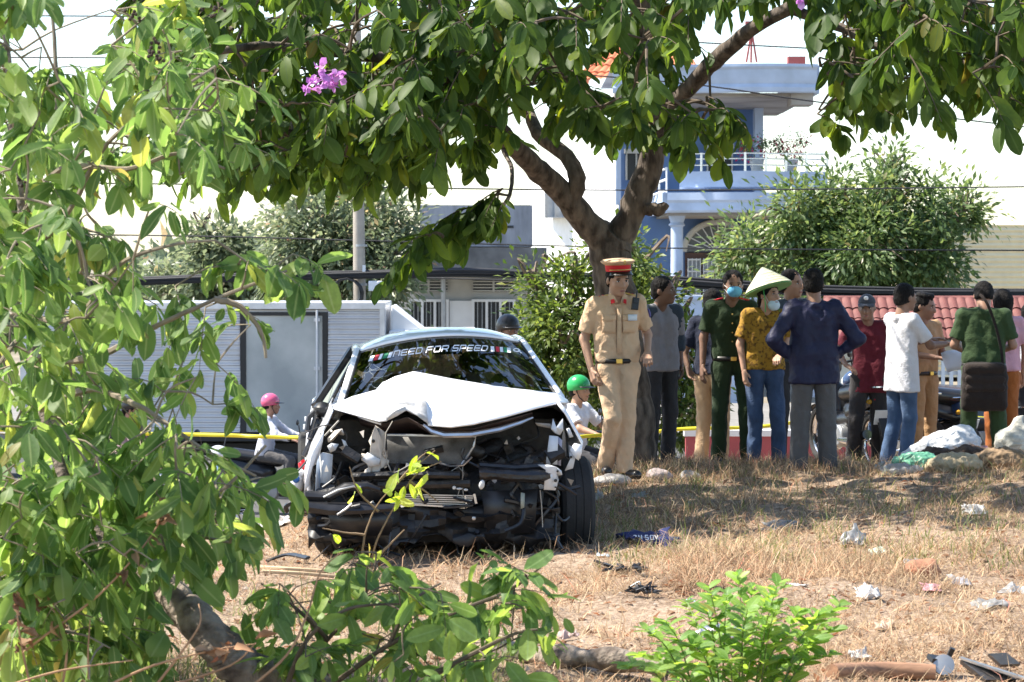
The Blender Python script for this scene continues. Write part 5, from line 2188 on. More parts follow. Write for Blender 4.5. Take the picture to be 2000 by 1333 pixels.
for k in range(5):
    mb.ball((0, chest_y(J, s, 0, 0) - .022, (1.34 - .075 * k) * s), (.006, .004, .006), 8)
mb.build('buttons', M_TAN, off)
mb = MB()
mb.box((.125 * s, -.125 * s, 1.395 * s), (.052, .035, .095), (R(-10), R(8), 0))
mb.box((.137 * s, -.12 * s, 1.47 * s), (.012, .012, .07), (R(-10), R(8), 0))
mb.box((.125 * s, -.146 * s, 1.415 * s), (.034, .006, .03), (R(-10), R(8), 0))
props(mb.build('radio', mat('black_plastic', (.014, .014, .016), .4), off, bevel=.004))
mb = MB()
a_, b_ = Vector(J['shB']), Vector(J['elB'])
q = a_.lerp(b_, .32)
mb.ball(q + Vector((.062, -.022, 0)) * s, (.012, .032, .04), 12, Matrix.Rotation(R(-12), 3, 'Y'))
mb.build('sleeve_patch', mat('purple_patch', (.10, .09, .30), .7), off)

# ---- man in grey shirt and open dark shirt behind the trunk
M_GREYT = cloth('grey_tshirt', (.24, .23, .25))
M_DKBLUE = cloth('dark_open_shirt', (.04, .055, .075))
M_DKTR = cloth('dark_trousers', (.035, .035, .04))
g2, s2, J2, hp2, Rh2, RhM2 = person('man in grey T-shirt and open dark shirt standing behind the tree trunk', 1290, 22.6, 1.66, R(35),
    dict(yaw=28, head=(.0, -.05, 1.585), elA=(-.22, .08, 1.12), wrA=(-.12, .12, .95), elB=(.25, .05, 1.13), wrB=(.22, -.02, .92)), None, (.17, .095, .065), 1.0, M_GREYT, 'short', .86, False, M_DKTR, M_SHOE, 'short')
S = Vol(.03)
for sx in (-1, 1):
    a = 'A' if sx < 0 else 'B'
    S.cap(np.array([.10 * sx, .025, 1.30]) * s2, np.array([.115 * sx, .03, .95]) * s2, .105 * s2, .085 * s2, .75)
    S.cap(J2['sh' + a] * [.6, 1, 1], J2['sh' + a], .062 * s2, .066 * s2)
    S.cap(J2['sh' + a], J2['el' + a], .064 * s2, .062 * s2)
    S.cap(J2['el' + a], J2['wr' + a] * .3 + J2['el' + a] * .7, .06 * s2, .056 * s2)
S.cap(np.array([0, .06, 1.32]) * s2, np.array([0, .06, 1.0]) * s2, .10 * s2, .10 * s2, .5)
S.cuts = [(np.array([0, 0, .87 * s2]), np.array([0, 0, -1.]))]
S.ell(np.array([.0, -.13, 1.12]) * s2, (.085, .13, .42), sub=True)
volobj('open_shirt', S, .014, M_DKBLUE, g2, .006, 8, 3)

# ---- man in navy shirt half hidden behind the green-uniformed officer
M_NAVYS = cloth('navy_polo', (.012, .016, .035))
M_KHAKI = cloth('khaki_trousers', (.48, .33, .20))
person('man in navy shirt and khaki trousers mostly hidden behind the masked officer', 1392, 23.6, 1.64, R(150),
       dict(elA=(-.26, .02, 1.12), wrA=(-.20, -.15, .98), elB=(.27, .06, 1.10), wrB=(.20, .12, .96)), 'bystanders on the mound', (.26, .15, .10), 1.0, M_NAVYS, 'short', .9, False, M_KHAKI, M_SHOE, 'short')

# ---- officer in dark green with blue mask
M_GREENU = cloth('dark_green_uniform', (.022, .040, .017))
M_MASK = cloth('blue_mask', (.11, .36, .60))
g4, s4, J4, hp4, Rh4, RhM4 = person('officer in dark green uniform with a blue face mask', 1428, 22.1, 1.66, R(2),
    dict(yaw=2, pitch=4, head=(.015, -.03, 1.585), hipA=(-.075, .0, .865), hipB=(.105, .0, .87), waist=(.01, 0, 1.0), knB=(.13, -.06, .475), anB=(.15, .0, .085), elA=(-.24, .03, 1.12), wrA=(-.255, -.02, .87), elB=(.2, .08, 1.12), wrB=(.1, .13, 1.0)), 'bystanders on the mound', (.20, .115, .08), 1.0, M_GREENU, 'short', .93, True, M_GREENU, M_SHOE, 'short', belt=M_BELT, zabs=-.03)


def mask(root, hp, RhM, s, m, dz=0, dy=0):
    v = Vol(.012)
    v.ell(hp(0, -.072 + dy, -.045 + dz), np.array([.066, .046, .054]) * s, RhM)
    v.ell(hp(0, -.100 + dy, -.025 + dz), np.array([.02, .016, .026]) * s, RhM)
    mo = volobj('face_mask', v, .008, m, root)
    m_ = MB()
    for sx in (-1, 1):
        m_.tube([hp(.055 * sx, -.065 + dy, -.02 + dz), hp(.074 * sx, -.02, .0), hp(.08 * sx, .018, .01)], .0018, 5)
        m_.tube([hp(.052 * sx, -.06 + dy, -.065 + dz), hp(.072 * sx, -.02, -.035), hp(.08 * sx, .018, -.03)], .0018, 5)
    m_.build('ear_loop', M_WHITEPAINT, mo)


mask(g4, hp4, RhM4, s4, M_MASK)
for sx in (-1, 1):
    mb = MB()
    mb.box(Vector(J4['shA' if sx < 0 else 'shB']) + Vector((-.055 * sx * s4, 0, .066 * s4)), (.11 * s4, .05 * s4, .012), (0, R(14 * sx), 0))
    mb.build('shoulder_board', M_RED, g4, bevel=.003)
mb = MB()
for k in range(4):
    mb.ball((0, -.098 * s4, (1.33 - .08 * k) * s4), (.007, .005, .007), 8)
mb.build('buttons', M_GOLD, g4)

# ---- woman with conical hat
M_MUST = cloth('mustard_floral', (.34, .19, .025), col2=(.12, .06, .015), thr=(.5, .62), scale=38)
M_JEAN = cloth('blue_jeans', (.045, .075, .145), var=.3, scale=6)
w5, s5, J5, hp5, Rh5, RhM5 = person('woman in a conical leaf hat, mustard floral blouse and blue jeans, mask under her chin', 1496, 21.8, 1.58, R(10),
    dict(yaw=30, head=(.02, -.03, 1.585), hipA=(-.11, 0, .865), hipB=(.07, 0, .86), waist=(-.015, 0, 1.0), knB=(.09, -.09, .475), anB=(.12, -.02, .085), elA=(-.235, .03, 1.13), wrA=(-.22, -.06, .88), elB=(.2, .03, 1.14), wrB=(.10, -.12, 1.04)), 'bystanders on the mound', (.44, .26, .18), .98, M_MUST, 'short', .90, False, M_JEAN, mat('brown_shoe', (.1, .05, .03), .5), 'tail', True, zabs=-.03)
mb = MB()
c = Vector(hp5(0, .012, .062))
tl = Euler((R(-15), R(-13), 0)).to_matrix()
prof = [(.205, -.01), (.175, .025), (.14, .058), (.095, .100), (.05, .142), (.012, .172), (1e-5, .178)]
mb.lathe(prof, c, 32, tl)
ht = mb.build('conical_hat', mat('palm_leaf_hat', (.48, .50, .36), .7, var=.2, scale=20, bump=.2, bscale=80), w5, solid=.006)
mb = MB()
mb.lathe([(.203, -.0155), (.155, .038), (.09, .098), (.02, .16)], c - tl @ Vector((0, 0, .008)), 32, tl)
mb.build('hat_lining', mat('green_lining', (.20, .42, .16), .6), ht, solid=.003)
mb = MB()
for q in (.185, .16, .13, .095, .06):
    zz = np.interp(q, [p_[0] for p_ in reversed(prof)], [p_[1] for p_ in reversed(prof)])
    mb.tube([c + tl @ Vector((q * math.cos(a_), q * math.sin(a_), zz + .004)) for a_ in np.linspace(0, 2 * PI, 33)], .0022, 4)
mb.build('hat_hoop', mat('hat_hoop', (.45, .40, .25), .7), ht)
mb = MB()
for sx in (-1, 1):
    pts = [hp5(.075 * sx, 0, .06), hp5(.082 * sx, -.02, -.01), hp5(.078 * sx, -.03, -.09), hp5(.085 * sx, -.035, -.15)]
    a_ = [Vector(p_) for p_ in cr(pts, 4)]
    mb.grid([a_, [p_ + Vector((0, -.022, 0)) for p_ in a_]])
mb.build('chin_ribbon', mat('green_ribbon', (.04, .42, .09), .5), w5, solid=.003)
mask(w5, hp5, RhM5, s5, mat('pale_mask', (.55, .68, .74), .8), -.045, .014)

# ---- man behind her, then the man in the navy jacket with hands on hips
person('dark-haired man in dark clothes half hidden between the hat woman and the jacket man', 1545, 22.9, 1.72, R(20),
       dict(yaw=25), 'bystanders on the mound', (.33, .19, .13), 1.0, M_DKBLUE, 'short', .9, False, M_DKTR, M_SHOE, 'short', zabs=-.09)
M_JACK = mat('navy_jacket', (.014, .016, .048), .6, var=.15, scale=9, bump=.3, bscale=30, spec=.3)
M_GREYTR = cloth('grey_trousers', (.10, .095, .095))
j7, s7, J7, *_ = person('man seen from behind in a navy blue jacket and grey trousers, hands on hips', 1590, 21.0, 1.665, R(186),
    dict(elA=(-.36, .07, 1.13), wrA=(-.20, -.04, .99), elB=(.36, .07, 1.13), wrB=(.20, -.04, .99), head=(.0, -.035, 1.59), yaw=-12, pitch=6, handA=(.75, -.35, -.3), handB=(-.75, -.35, -.3), knA=(-.11, -.01, .49), anA=(-.12, .02, .085), knB=(.11, -.01, .49), anB=(.13, .02, .085)),
    'bystanders on the mound', (.30, .17, .115), 1.22, M_JACK, 'long', .76, False, M_GREYTR, M_SHOE, 'short', zabs=-.02, trouser_w=1.18, amp=.014)
S = Vol(.02)
S.cap(np.array([-.09, 0, .79]) * s7, np.array([.09, 0, .79]) * s7, .125 * s7, .125 * s7, .85)
S.cuts = [(np.array([0, 0, .815 * s7]), np.array([0, 0, 1.])), (np.array([0, 0, .755 * s7]), np.array([0, 0, -1.]))]
volobj('jacket_hem', S, .014, M_JACK, j7, .004, 14, 3)

# ---- maroon shirt man with cap
M_MAR = cloth('maroon_shirt', (.10, .012, .022))
M_BLKTR = cloth('charcoal_trousers', (.028, .026, .028))
m8, s8, J8, hp8, Rh8, RhM8 = person('man in a maroon shirt, dark trousers and grey baseball cap', 1697, 23.9, 1.60, R(-8),
    dict(yaw=-4, pitch=4, head=(-.02, -.03, 1.58), waist=(.015, 0, 1.0), hipA=(-.08, 0, .865), hipB=(.10, 0, .87), knA=(-.12, -.06, .475), anA=(-.15, -.01, .085), elA=(-.30, .02, 1.14), wrA=(-.22, -.20, 1.02), handA=(.6, -.5, -.35), elB=(.235, .03, 1.12), wrB=(.25, -.03, .88)), 'bystanders on the mound', (.22, .125, .085), .95, M_MAR, 'short', .74, False, M_BLKTR, M_SHOE, None, trouser_w=1.15, zabs=-.20)


def ball_cap(root, hp, Rh, RhM, s, m, m2=None):
    v = Vol(.01)
    v.ell(hp(0, .012, .045), np.array([.088, .106, .092]) * s, RhM)
    n_ = Rh @ np.array([0, .05, -1.])
    v.cuts = [(hp(0, 0, .042), n_)]
    c_ = volobj('cap', v, .0095, m, root)
    m_ = MB()
    rows = []
    for j in range(4):
        t = j / 3
        rows.append([Vector(hp(.085 * math.sin(a_) * (1 - .12 * t), -.075 * math.cos(a_) - .02 - .06 * t * math.cos(a_) ** .5, .046 - .012 * t - .02 * abs(math.sin(a_)) * t)) for a_ in np.linspace(-1.2, 1.2, 11)])
    m_.grid(rows)
    m_.build('cap_peak', m2 or m, c_, solid=.005)
    return c_


cp = ball_cap(m8, hp8, Rh8, RhM8, s8, cloth('grey_cap', (.055, .06, .075)))
mb = MB()
mb.ball(hp8(0, -.094, .10), (.022, .012, .02), 10, RhM8)
mb.build('cap_emblem', M_WHITEPAINT, cp)

# ---- white T-shirt man reaching towards the officers
M_WHITET = cloth('white_tshirt', (.66, .66, .70), var=.04)
M_JEAN2 = cloth('faded_jeans', (.07, .12, .22), var=.3, scale=6)
person('man in a white T-shirt and blue jeans reaching forward, seen from behind', 1762, 23.3, 1.67, R(118),
       dict(elA=(-.22, -.16, 1.16), wrA=(-.15, -.40, 1.17), elB=(.22, -.16, 1.16), wrB=(.10, -.40, 1.20), head=(0, -.04, 1.60), pitch=4, knA=(-.1, -.02, .49), anA=(-.12, .05, .085), knB=(.1, .0, .49), anB=(.11, .09, .085)),
       'bystanders on the mound', (.24, .135, .09), 1.08, M_WHITET, 'short', .73, False, M_JEAN2, mat('blue_trainer', (.06, .09, .2), .5), 'short', zabs=-.18, amp=.006)
# ---- tan officer behind him
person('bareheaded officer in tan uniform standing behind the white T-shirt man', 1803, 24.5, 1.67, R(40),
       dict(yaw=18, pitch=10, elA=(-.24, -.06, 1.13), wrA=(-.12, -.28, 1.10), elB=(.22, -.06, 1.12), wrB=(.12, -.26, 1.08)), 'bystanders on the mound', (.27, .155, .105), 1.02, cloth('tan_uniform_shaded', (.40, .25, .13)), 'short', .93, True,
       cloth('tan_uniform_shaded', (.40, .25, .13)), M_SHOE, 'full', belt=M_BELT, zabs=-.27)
# ---- green officer from behind, head bent
M_GREEN2 = cloth('green_uniform', (.034, .062, .024))
g11, s11, J11, *_ = person('officer in green uniform seen from behind with a dark shoulder bag, head bent', 1922, 22.9, 1.69, R(172),
    dict(head=(0, -.10, 1.555), pitch=38, elA=(-.26, -.03, 1.12), wrA=(-.17, -.24, 1.06), elB=(.26, -.03, 1.12), wrB=(.17, -.24, 1.06), chest=(0, -.02, 1.30), shA=(-.18, -.01, 1.385), shB=(.18, -.01, 1.385), hipA=(-.1, 0, .9), hipB=(.1, 0, .9),
         knA=(-.13, -.01, .49), anA=(-.16, .02, .085), knB=(.13, -.01, .49), anB=(.16, .02, .085)),
    'bystanders on the mound', (.30, .17, .115), 1.12, M_GREEN2, 'short', .93, True, M_GREEN2, M_SHOE, 'short', zabs=-.14, trouser_w=1.1, belt=M_BELT)
bag = thing('shoulder_bag', 'dark brown shoulder bag hanging at the back of the green officer', 'bag', (PX(1922, 22.74), 22.70, .60))
v = Vol(.02)
v.cap((-.14, 0, .17), (.14, 0, .17), .06, .06, .8)
v.cap((-.15, 0, -.15), (.15, 0, -.15), .06, .06, .8)
for zz in (-.08, .0, .09):
    v.cap((-.13, 0, zz), (.13, 0, zz), .08, .08, .8)
volobj('bag_body', v, .014, cloth('dark_bag', (.022, .016, .014)), bag, .006, 9, 2)
v = Vol(.015)
v.cap((-.14, -.03, .17), (.14, -.03, .17), .05, .05, .8)
v.cap((-.145, -.05, .08), (.145, -.05, .08), .04, .04, .6)
v.cap((-.145, -.055, .0), (.145, -.055, .0), .035, .035, .6)
volobj('bag_flap', v, .014, cloth('dark_bag_flap', (.028, .02, .017)), bag, .004, 9, 4)
mb = MB()
mb.tube(cr([(.17, .03, .18), (.155, .06, .36), (.10, .07, .58), (.03, .09, .76), (-.02, .14, .83)], 5), .014, 6, flat=.4)
mb.build('strap', cloth('dark_bag', (.022, .016, .014)), bag)

# ---- woman in pink behind him, person in white at the edge
M_PINK = cloth('pink_shirt', (.58, .32, .38))
M_ORTR = cloth('rust_trousers', (.34, .11, .03))
w12 = person('long-haired woman in pink shirt and rust-orange trousers behind the green officer', 1958, 24.0, 1.62, R(195),
       dict(elB=(.25, -.02, 1.1), wrB=(.18, -.2, 1.0)), 'bystanders on the mound', (.38, .22, .15), .98, M_PINK, 'short', .92, False, M_ORTR, M_SHOE, 'long', True, zabs=-.18)
person('person in white shirt cut off by the right edge', 2012, 24.8, 1.60, R(150), None, 'bystanders on the mound', (.38, .22, .15), .98, M_WHITET, 'short', .9, False, M_DKTR, M_SHOE, 'short', zabs=-.3)
# papers in the hands
mb = MB()
rows = []
for j in range(5):
    rows.append([P(1838 + 55 * k / 4 + 3 * j, 690 + 38 * j / 4 - 6 * math.sin(k * .9), 23.55) + Vector((0, .03 * math.sin(k + j), 0)) for k in range(5)])
mb.grid(rows)
props(mb.build('paper', mat('white_paper', (.72, .74, .82), .7, var=.04), solid=.003), 'white papers held between the white T-shirt man and the green officer', 'paper')
mb = MB()
rows = [[P(1738 + 24 * k / 3 + 10 * j / 3, 778 + 45 * j / 3, 23.6) + Vector((0, .015 * math.sin(k * 2), 0)) for k in range(4)] for j in range(4)]
mb.grid(rows)
props(mb.build('paper', mat('white_paper', (.72, .74, .82), .7, var=.04), solid=.003), 'sheet of white paper hanging beside the maroon shirt man', 'paper')

# ============================================================ the wrecked white car
CAR_L = Vector((-.415, 15.2, -.12))
CAR_Y = R(4.0)
car = thing('wrecked_car', 'white car with smashed front, buckled bonnet and exposed radiator on the grass', 'car', tuple(CAR_L), CAR_Y)
cy_, sy_ = math.cos(CAR_Y), math.sin(CAR_Y)


def C(px, py, yl):
    """Point in the car's own frame: on the sight line, yl metres behind the car's nose."""
    D = CAR_L.y + yl
    for _ in range(4):
        w_ = P(px, py, D)
        D = CAR_L.y + (yl + sy_ * (w_.x - CAR_L.x)) / cy_
    d = P(px, py, D) - CAR_L
    return Vector((cy_ * d.x + sy_ * d.y, -sy_ * d.x + cy_ * d.y, d.z))


M_CARW = mat('white_car_paint', (.80, .81, .83), .22, var=.03, scale=2, coat=.6, bump=.02, bscale=6)
M_CREAM = mat('primer_cream', (.50, .46, .40), .5, scale=9, col2=(.28, .25, .22), thr=(.45, .75))
M_WBRK = mat('white_bracket', (.58, .60, .62), .4, scale=10, col2=(.35, .34, .33), thr=(.5, .8))
M_BLKPL = mat('black_car_plastic', (.013, .013, .015), .38, var=.3, scale=20)
M_DIRTY = mat('oily_engine_metal', (.012, .011, .010), .5, scale=12, col2=(.05, .042, .036), thr=(.45, .75), bump=.5, bscale=30)
M_SILV = mat('silver_metal', (.55, .56, .58), .3, metal=.85, var=.2, scale=9)
M_FIN = mat('radiator_fin', (.05, .048, .045), .6, metal=.3, scale=9, col2=(.20, .195, .185), thr=(.38, .68))
M_WS = glassmat('windscreen_glass', (.20, .23, .21), .13, .015)
M_SG = glassmat('side_glass', (.14, .15, .15), .12, .02)


def ws(u, v, off_=0.0):
    e = 4 * u * (1 - u)
    xt, yt = 704 + 310 * u, 686 - 18 * u - 20 * e
    xb, yb = 668 + 422 * u, 802 - 24 * u + 4 * e
    yl = (1.86 - .13 * e) * (1 - v) + (1.12 - .16 * e) * v - .02 * 4 * v * (1 - v) - off_
    return C(xt + (xb - xt) * v, yt + (yb - yt) * v, yl)


def ws_u(px, v):
    a_, b_ = 704 + (668 - 704) * v, 1014 + (1090 - 1014) * v
    return (px - a_) / (b_ - a_)


mb = MB()
mb.grid([[ws(k / 24, j / 10) for k in range(25)] for j in range(11)])
wsn = mb.build('windscreen', M_WS, car, False, True, 0)
# black edge band and trim
mb = MB()
mb.tube([ws(k / 24, 0, -.004) for k in range(25)], .009, 6)
for u in (0, 1):
    mb.tube([ws(u, j / 10, -.004) for j in range(11)], .011, 6)
mb.build('windscreen_seal', M_BLKPL, wsn)

# roof
T = [ws(k / 24, 0) for k in range(25)]
rows = []
cx_ = sum(p.x for p in T) / 25
for dy, dz, sc_ in ((-.012, .003, 1.0), (.03, .014, 1.0), (.12, .026, 1.0), (.35, .040, 1.0), (.8, .030, 1.0), (1.3, -.02, .98), (1.75, -.12, .95)):
    row = []
    for k, p in enumerate(T):
        e = 4 * (k / 24) * (1 - k / 24)
        row.append(Vector((cx_ + (p.x - cx_) * sc_, p.y + dy, p.z + dz * (.35 + .65 * min(1, e * 1.6)))))
    rows.append(row)
mb = MB()
mb.grid(rows)
mb.build('roof', M_CARW, car, False, True, 0, solid=.012)
RB = rows[-1]
# pillars (white A pillars along the glass), roof rails
for u, sx in ((0, -1), (1, 1)):
    mb = MB()
    pts = [ws(u, j / 8) + Vector((.022 * sx, .035, -.004)) for j in range(9)]
    mb.tube(pts + [pts[-1] + Vector((.015 * sx, -.1, -.05))], [.026] * 9 + [.02], 8, flat=1.2)
    mb.build('windscreen_pillar', M_CARW, car)
    mb = MB()
    q = ws(u, 0) + Vector((.022 * sx, .035, -.004))
    mb.tube(cr([q, q + Vector((.006 * sx, .35, .006)), q + Vector((.0, .9, -.005)), q + Vector((-.02 * sx, 1.5, -.07)), q + Vector((.03 * sx, 2.05, -.32))], 5), .028, 8)
    mb.build('roof_rail', M_CARW, car)
    # side glass, black frames
    rail = [q + Vector((.012 * sx, .12, -.03)), q + Vector((.02 * sx, .5, -.015)), q + Vector((.015 * sx, 1.0, -.02)), q + Vector((0, 1.5, -.08))]
    blt = [Vector((sx * .80 + cx_, 1.22, .83)), Vector((sx * .82 + cx_, 1.75, .86)), Vector((sx * .82 + cx_, 2.4, .88)), Vector((sx * .80 + cx_, 3.2, .90))]
    mb = MB()
    mb.grid([rail, blt])
    mb.build('side_window', M_SG, car, False, True, 0)
    mb = MB()
    mb.tube([blt[0] + Vector((0, -.1, -.02))] + [rail[0]] + rail[1:], .013, 6)
    mb.tube([rail[1].lerp(rail[2], .4), blt[1].lerp(blt[2], .5)], .04, 6)
    mb.tube(blt, .014, 6)
    mb.build('window_frame', M_BLKPL, car)
    # doors and quarter panels
    for nm_, ya, yb in (('front_door', 1.25, 2.2), ('rear_door', 2.21, 3.05), ('rear_quarter', 3.06, 4.25)):
        rows = []
        for j in range(6):
            t = j / 5
            z = .24 + .62 * t
            xx = [.80, .835, .85, .85, .84, .815][j]
            rows.append([Vector((cx_ * .6 + sx * (xx - (.12 * max(0, (yy - 3.2)) ** 1.5)), yy, z)) for yy in np.linspace(ya, yb, 6)])
        mb = MB()
        mb.grid(rows)
        dn_ = mb.build(nm_, M_CARW, car, False, True, 30, solid=.03)
        if 'door' in nm_:
            mb = MB()
            mb.bar((cx_ * .6 + sx * .872, yb - .25, .74), (cx_ * .6 + sx * .872, yb - .1, .74), .025)
            mb.build('handle', M_CARW, dn_)
# tail, boot, rear glass
mb = MB()
bz = [Vector((p.x * 1.12, 4.1, .92)) for p in RB]
mb.grid([RB, bz])
mb.build('rear_window', M_SG, car, False, True, 0)
mb = MB()
mb.grid([bz, [Vector((p.x, 4.32, .86)) for p in bz], [Vector((p.x * 1.02, 4.36, .3)) for p in bz]])
mb.build('tailgate', M_CARW, car, False, True, 30, solid=.03)
# cabin: floor, dashboard, seats, steering wheel, mirror
mb = MB()
mb.box((cx_ * .7, 2.6, .27), (1.5, 3.0, .08))
mb.box((cx_ * .7, 1.0, .52), (1.52, .08, .62))
mb.build('floor_pan', M_DIRTY, car)
mb = MB()
mb.tube([(-.78 + cx_, 1.3, .80), (cx_, 1.22, .85), (.76 + cx_, 1.3, .80)], [.12, .14, .12], 10)
mb.build('dashboard', M_BLKPL, car)
M_SEAT = mat('grey_seat_cloth', (.055, .055, .058), .9)
for sx in (-.36, .36):
    v = Vol(.03)
    v.cap((sx - .13, 2.15, .5), (sx - .15, 2.4, 1.0), .10, .085, .7)
    v.cap((sx + .13, 2.15, .5), (sx + .15, 2.4, 1.0), .10, .085, .7)
    v.cap((sx - .12, 1.75, .45), (sx - .14, 2.2, .45), .1, .1)
    v.cap((sx + .12, 1.75, .45), (sx + .14, 2.2, .45), .1, .1)
    so = volobj('seat', v, .03, M_SEAT, car)
    v = Vol(.03)
    v.cap((sx - .07, 2.42, 1.16), (sx + .07, 2.42, 1.16), .075, .075, .6)
    volobj('headrest', v, .02, M_SEAT, so)
mb = MB()
c = Vector((.36, 1.55, .88))
Mt = Matrix.Rotation(R(-62), 3, 'X')
mb.tube([c + Mt @ Vector((.18 * math.cos(a_), .18 * math.sin(a_), 0)) for a_ in np.linspace(0, 2 * PI, 25)], .014, 6)
mb.bar(c + Mt @ Vector((-.17, 0, 0)), c + Mt @ Vector((.17, 0, 0)), .03)
mb.build('steering_wheel', M_BLKPL, car)
mb = MB()
mb.box(ws(.54, .14) + Vector((0, .1, -.03)), (.2, .03, .06))
mb.build('mirror', M_BLKPL, car)

# ---- writing on the windscreen
GL = {'n': [[(0, 0), (0, 1), (.8, 1), (1, .8), (1, 0)]], 'E': [[(1, 1), (.12, 1), (0, .85), (0, .12), (.12, 0), (1, 0)], [(0, .5), (.95, .5)]],
      'D': [[(.0, 0), (0, 1), (.8, 1), (1, .78), (1, .22), (.8, 0), (0, 0)]], 'F': [[(1, 1), (.1, 1), (0, .85), (0, 0)], [(0, .48), (.9, .48)]],
      'O': [[(.12, 0), (0, .2), (0, .85), (.12, 1), (.88, 1), (1, .85), (1, .2), (.88, 0), (.12, 0)]], 'R': [[(0, 0), (0, 1), (.9, 1), (1, .85), (1, .55), (.9, .42), (0, .42)], [(.55, .42), (1, 0)]],
      'S': [[(1, 1), (.1, 1), (0, .85), (0, .6), (.1, .5), (.9, .5), (1, .4), (1, .12), (.9, 0), (0, 0)]], 'P': [[(0, 0), (0, 1), (.9, 1), (1, .85), (1, .55), (.9, .42), (0, .42)]]}


def ws_px(px, hh, v0, dv):
    """A place on the glass: photograph column, height hh (0 foot, 1 head) of the lettering band."""
    v = v0 - dv * hh
    return ws(ws_u(px, v), v, .006)


M_VINYL = mat('white_vinyl', (.82, .82, .84), .5, var=.02)
mb = MB()
V0, DV = .215, .075
for x0, word in ((768, 'nEED'), (832, 'FOR'), (883.5, 'SPEED')):
    x = x0
    pitch = {'nEED': 14.7, 'FOR': 15.2, 'SPEED': 14.1}[word]
    for ch in word:
        mb = MB()
        wd_ = pitch - 4.0
        for st in GL[ch]:
            for (a_, b_), (c_, d_) in zip(st[:-1], st[1:]):
                dx, dy = (c_ - a_) * wd_, (d_ - b_) * 9
                l = math.hypot(dx, dy)
                t_ = .95
                nx__, ny__ = -dy / l * t_, dx / l * t_
                ex, ey = dx / l * .7, dy / l * .7
                q = []
                for (X_, Y_) in ((a_ * wd_ - ex + nx__, b_ * 9 - ey + ny__), (c_ * wd_ + ex + nx__, d_ * 9 + ey + ny__), (c_ * wd_ + ex - nx__, d_ * 9 + ey - ny__), (a_ * wd_ - ex - nx__, b_ * 9 - ey - ny__)):
                    q.append(ws_px(x + X_ + Y_ * .34, Y_ / 9, V0, DV))
                mb.add(q, [(0, 1, 2, 3)])
        mb.build('letter', M_VINYL, wsn, False, False)
        x += pitch

M_VR = mat('red_vinyl', (.55, .03, .05), .5)
M_VG = mat('green_vinyl', (.02, .20, .09), .5)
for lst in ([(719, 727, 0), (729, 737, 1), (738, 744, 0), (746, 755, 2), (756, 763, 0)], [(959, 966, 0), (969, 976, 1), (977, 983, 0), (984, 991, 2), (991, 998, 0)]):
    for x0, x1, k in lst:
        mb = MB()
        sl = 5 if x0 < 850 else -1
        mb.add([ws_px(x0, -.1, V0, DV), ws_px(x1, -.1, V0, DV), ws_px(x1 + sl, 1, V0, DV), ws_px(x0 + sl, 1, V0, DV)], [(0, 1, 2, 3)])
        mb.build('stripe', (M_VINYL, M_VR, M_VG)[k], wsn, False, False)
mb = MB()
mb.tube([ws_px(1009 + 6 * math.cos(a_) , .6 + .36 * math.sin(a_), V0, DV) for a_ in np.linspace(0, 2 * PI, 15)], .0045, 4)
mb.tube([ws_px(1012 + 7 * t, .5 - .35 * t + .2 * math.sin(t * 6), V0, DV) for t in np.linspace(0, 1, 6)], .0045, 4)
mb.build('emblem', M_VINYL, wsn)
mb = MB()
rnk = random.Random(4)
c0 = (.06, .35)
for k in range(10):
    a_ = rnk.uniform(-1.2, 2.2)
    u, v = c0[0] + rnk.uniform(0, .05), c0[1] + rnk.uniform(-.1, .3)
    pts = []
    for i in range(6):
        pts.append(ws(min(.98, max(.01, u)), min(.97, v), .004))
        u += math.cos(a_) * rnk.uniform(.012, .035)
        v += math.sin(a_) * rnk.uniform(.02, .07)
        a_ += rnk.uniform(-.5, .5)
    mb.tube(pts, .0007, 3)
o = mb.build('crack', mat('cracked_glass_white', (.55, .6, .6), .5), wsn)
o['kind'] = 'stuff'

# ---- buckled bonnet
hood = [[(648, 794, .95), (648, 796, .85), (650, 799, .75)], [(688, 776, .97), (690, 793, .75), (697, 812, .55)], [(735, 763, .97), (728, 789, .70), (740, 824, .42)], [(748, 748, .94), (752, 772, .70), (755, 822, .40)], [(752, 747, .935), (758, 768, .66), (758, 781, .50)],
        [(772, 737, .92), (784, 760, .64), (788, 777, .52)], [(808, 727, .90), (808, 752, .64), (829, 781, .46)], [(835, 732, .90), (838, 778, .52), (836, 831, .30)], [(880, 741, .92), (880, 787, .52), (880, 835, .24)],
        [(940, 751, .94), (935, 790, .50), (925, 829, .22)], [(1000, 760, .96), (1000, 785, .55), (985, 815, .28)], [(1050, 765, .98), (1052, 780, .68), (1050, 797, .45)], [(1085, 769, 1.0), (1090, 778, .8), (1095, 787, .64)], [(1108, 784, .98), (1109, 786, .92), (1111, 788, .86)]]
cols = []
for c3 in hood:
    a_, b_, d_ = (C(*q) for q in c3)
    back = a_ + Vector((0, .16, -.07))
    back2 = a_ + Vector((0, .30, -.13))
    cols.append([back2, back, a_, a_.lerp(b_, .5) + Vector((0, 0, .008)), b_, b_.lerp(d_, .5), d_])
rows = [[cols[k][j] for k in range(len(cols))] for j in range(7)]
mb = MB()
mb.grid(rows)
hd = mb.build('bonnet', mat('scuffed_car_paint', (.78, .79, .81), .28, scale=11, col2=(.52, .50, .47), thr=(.60, .78), coat=.4, bump=.05, bscale=14), car, False, True, 16, solid=.010)
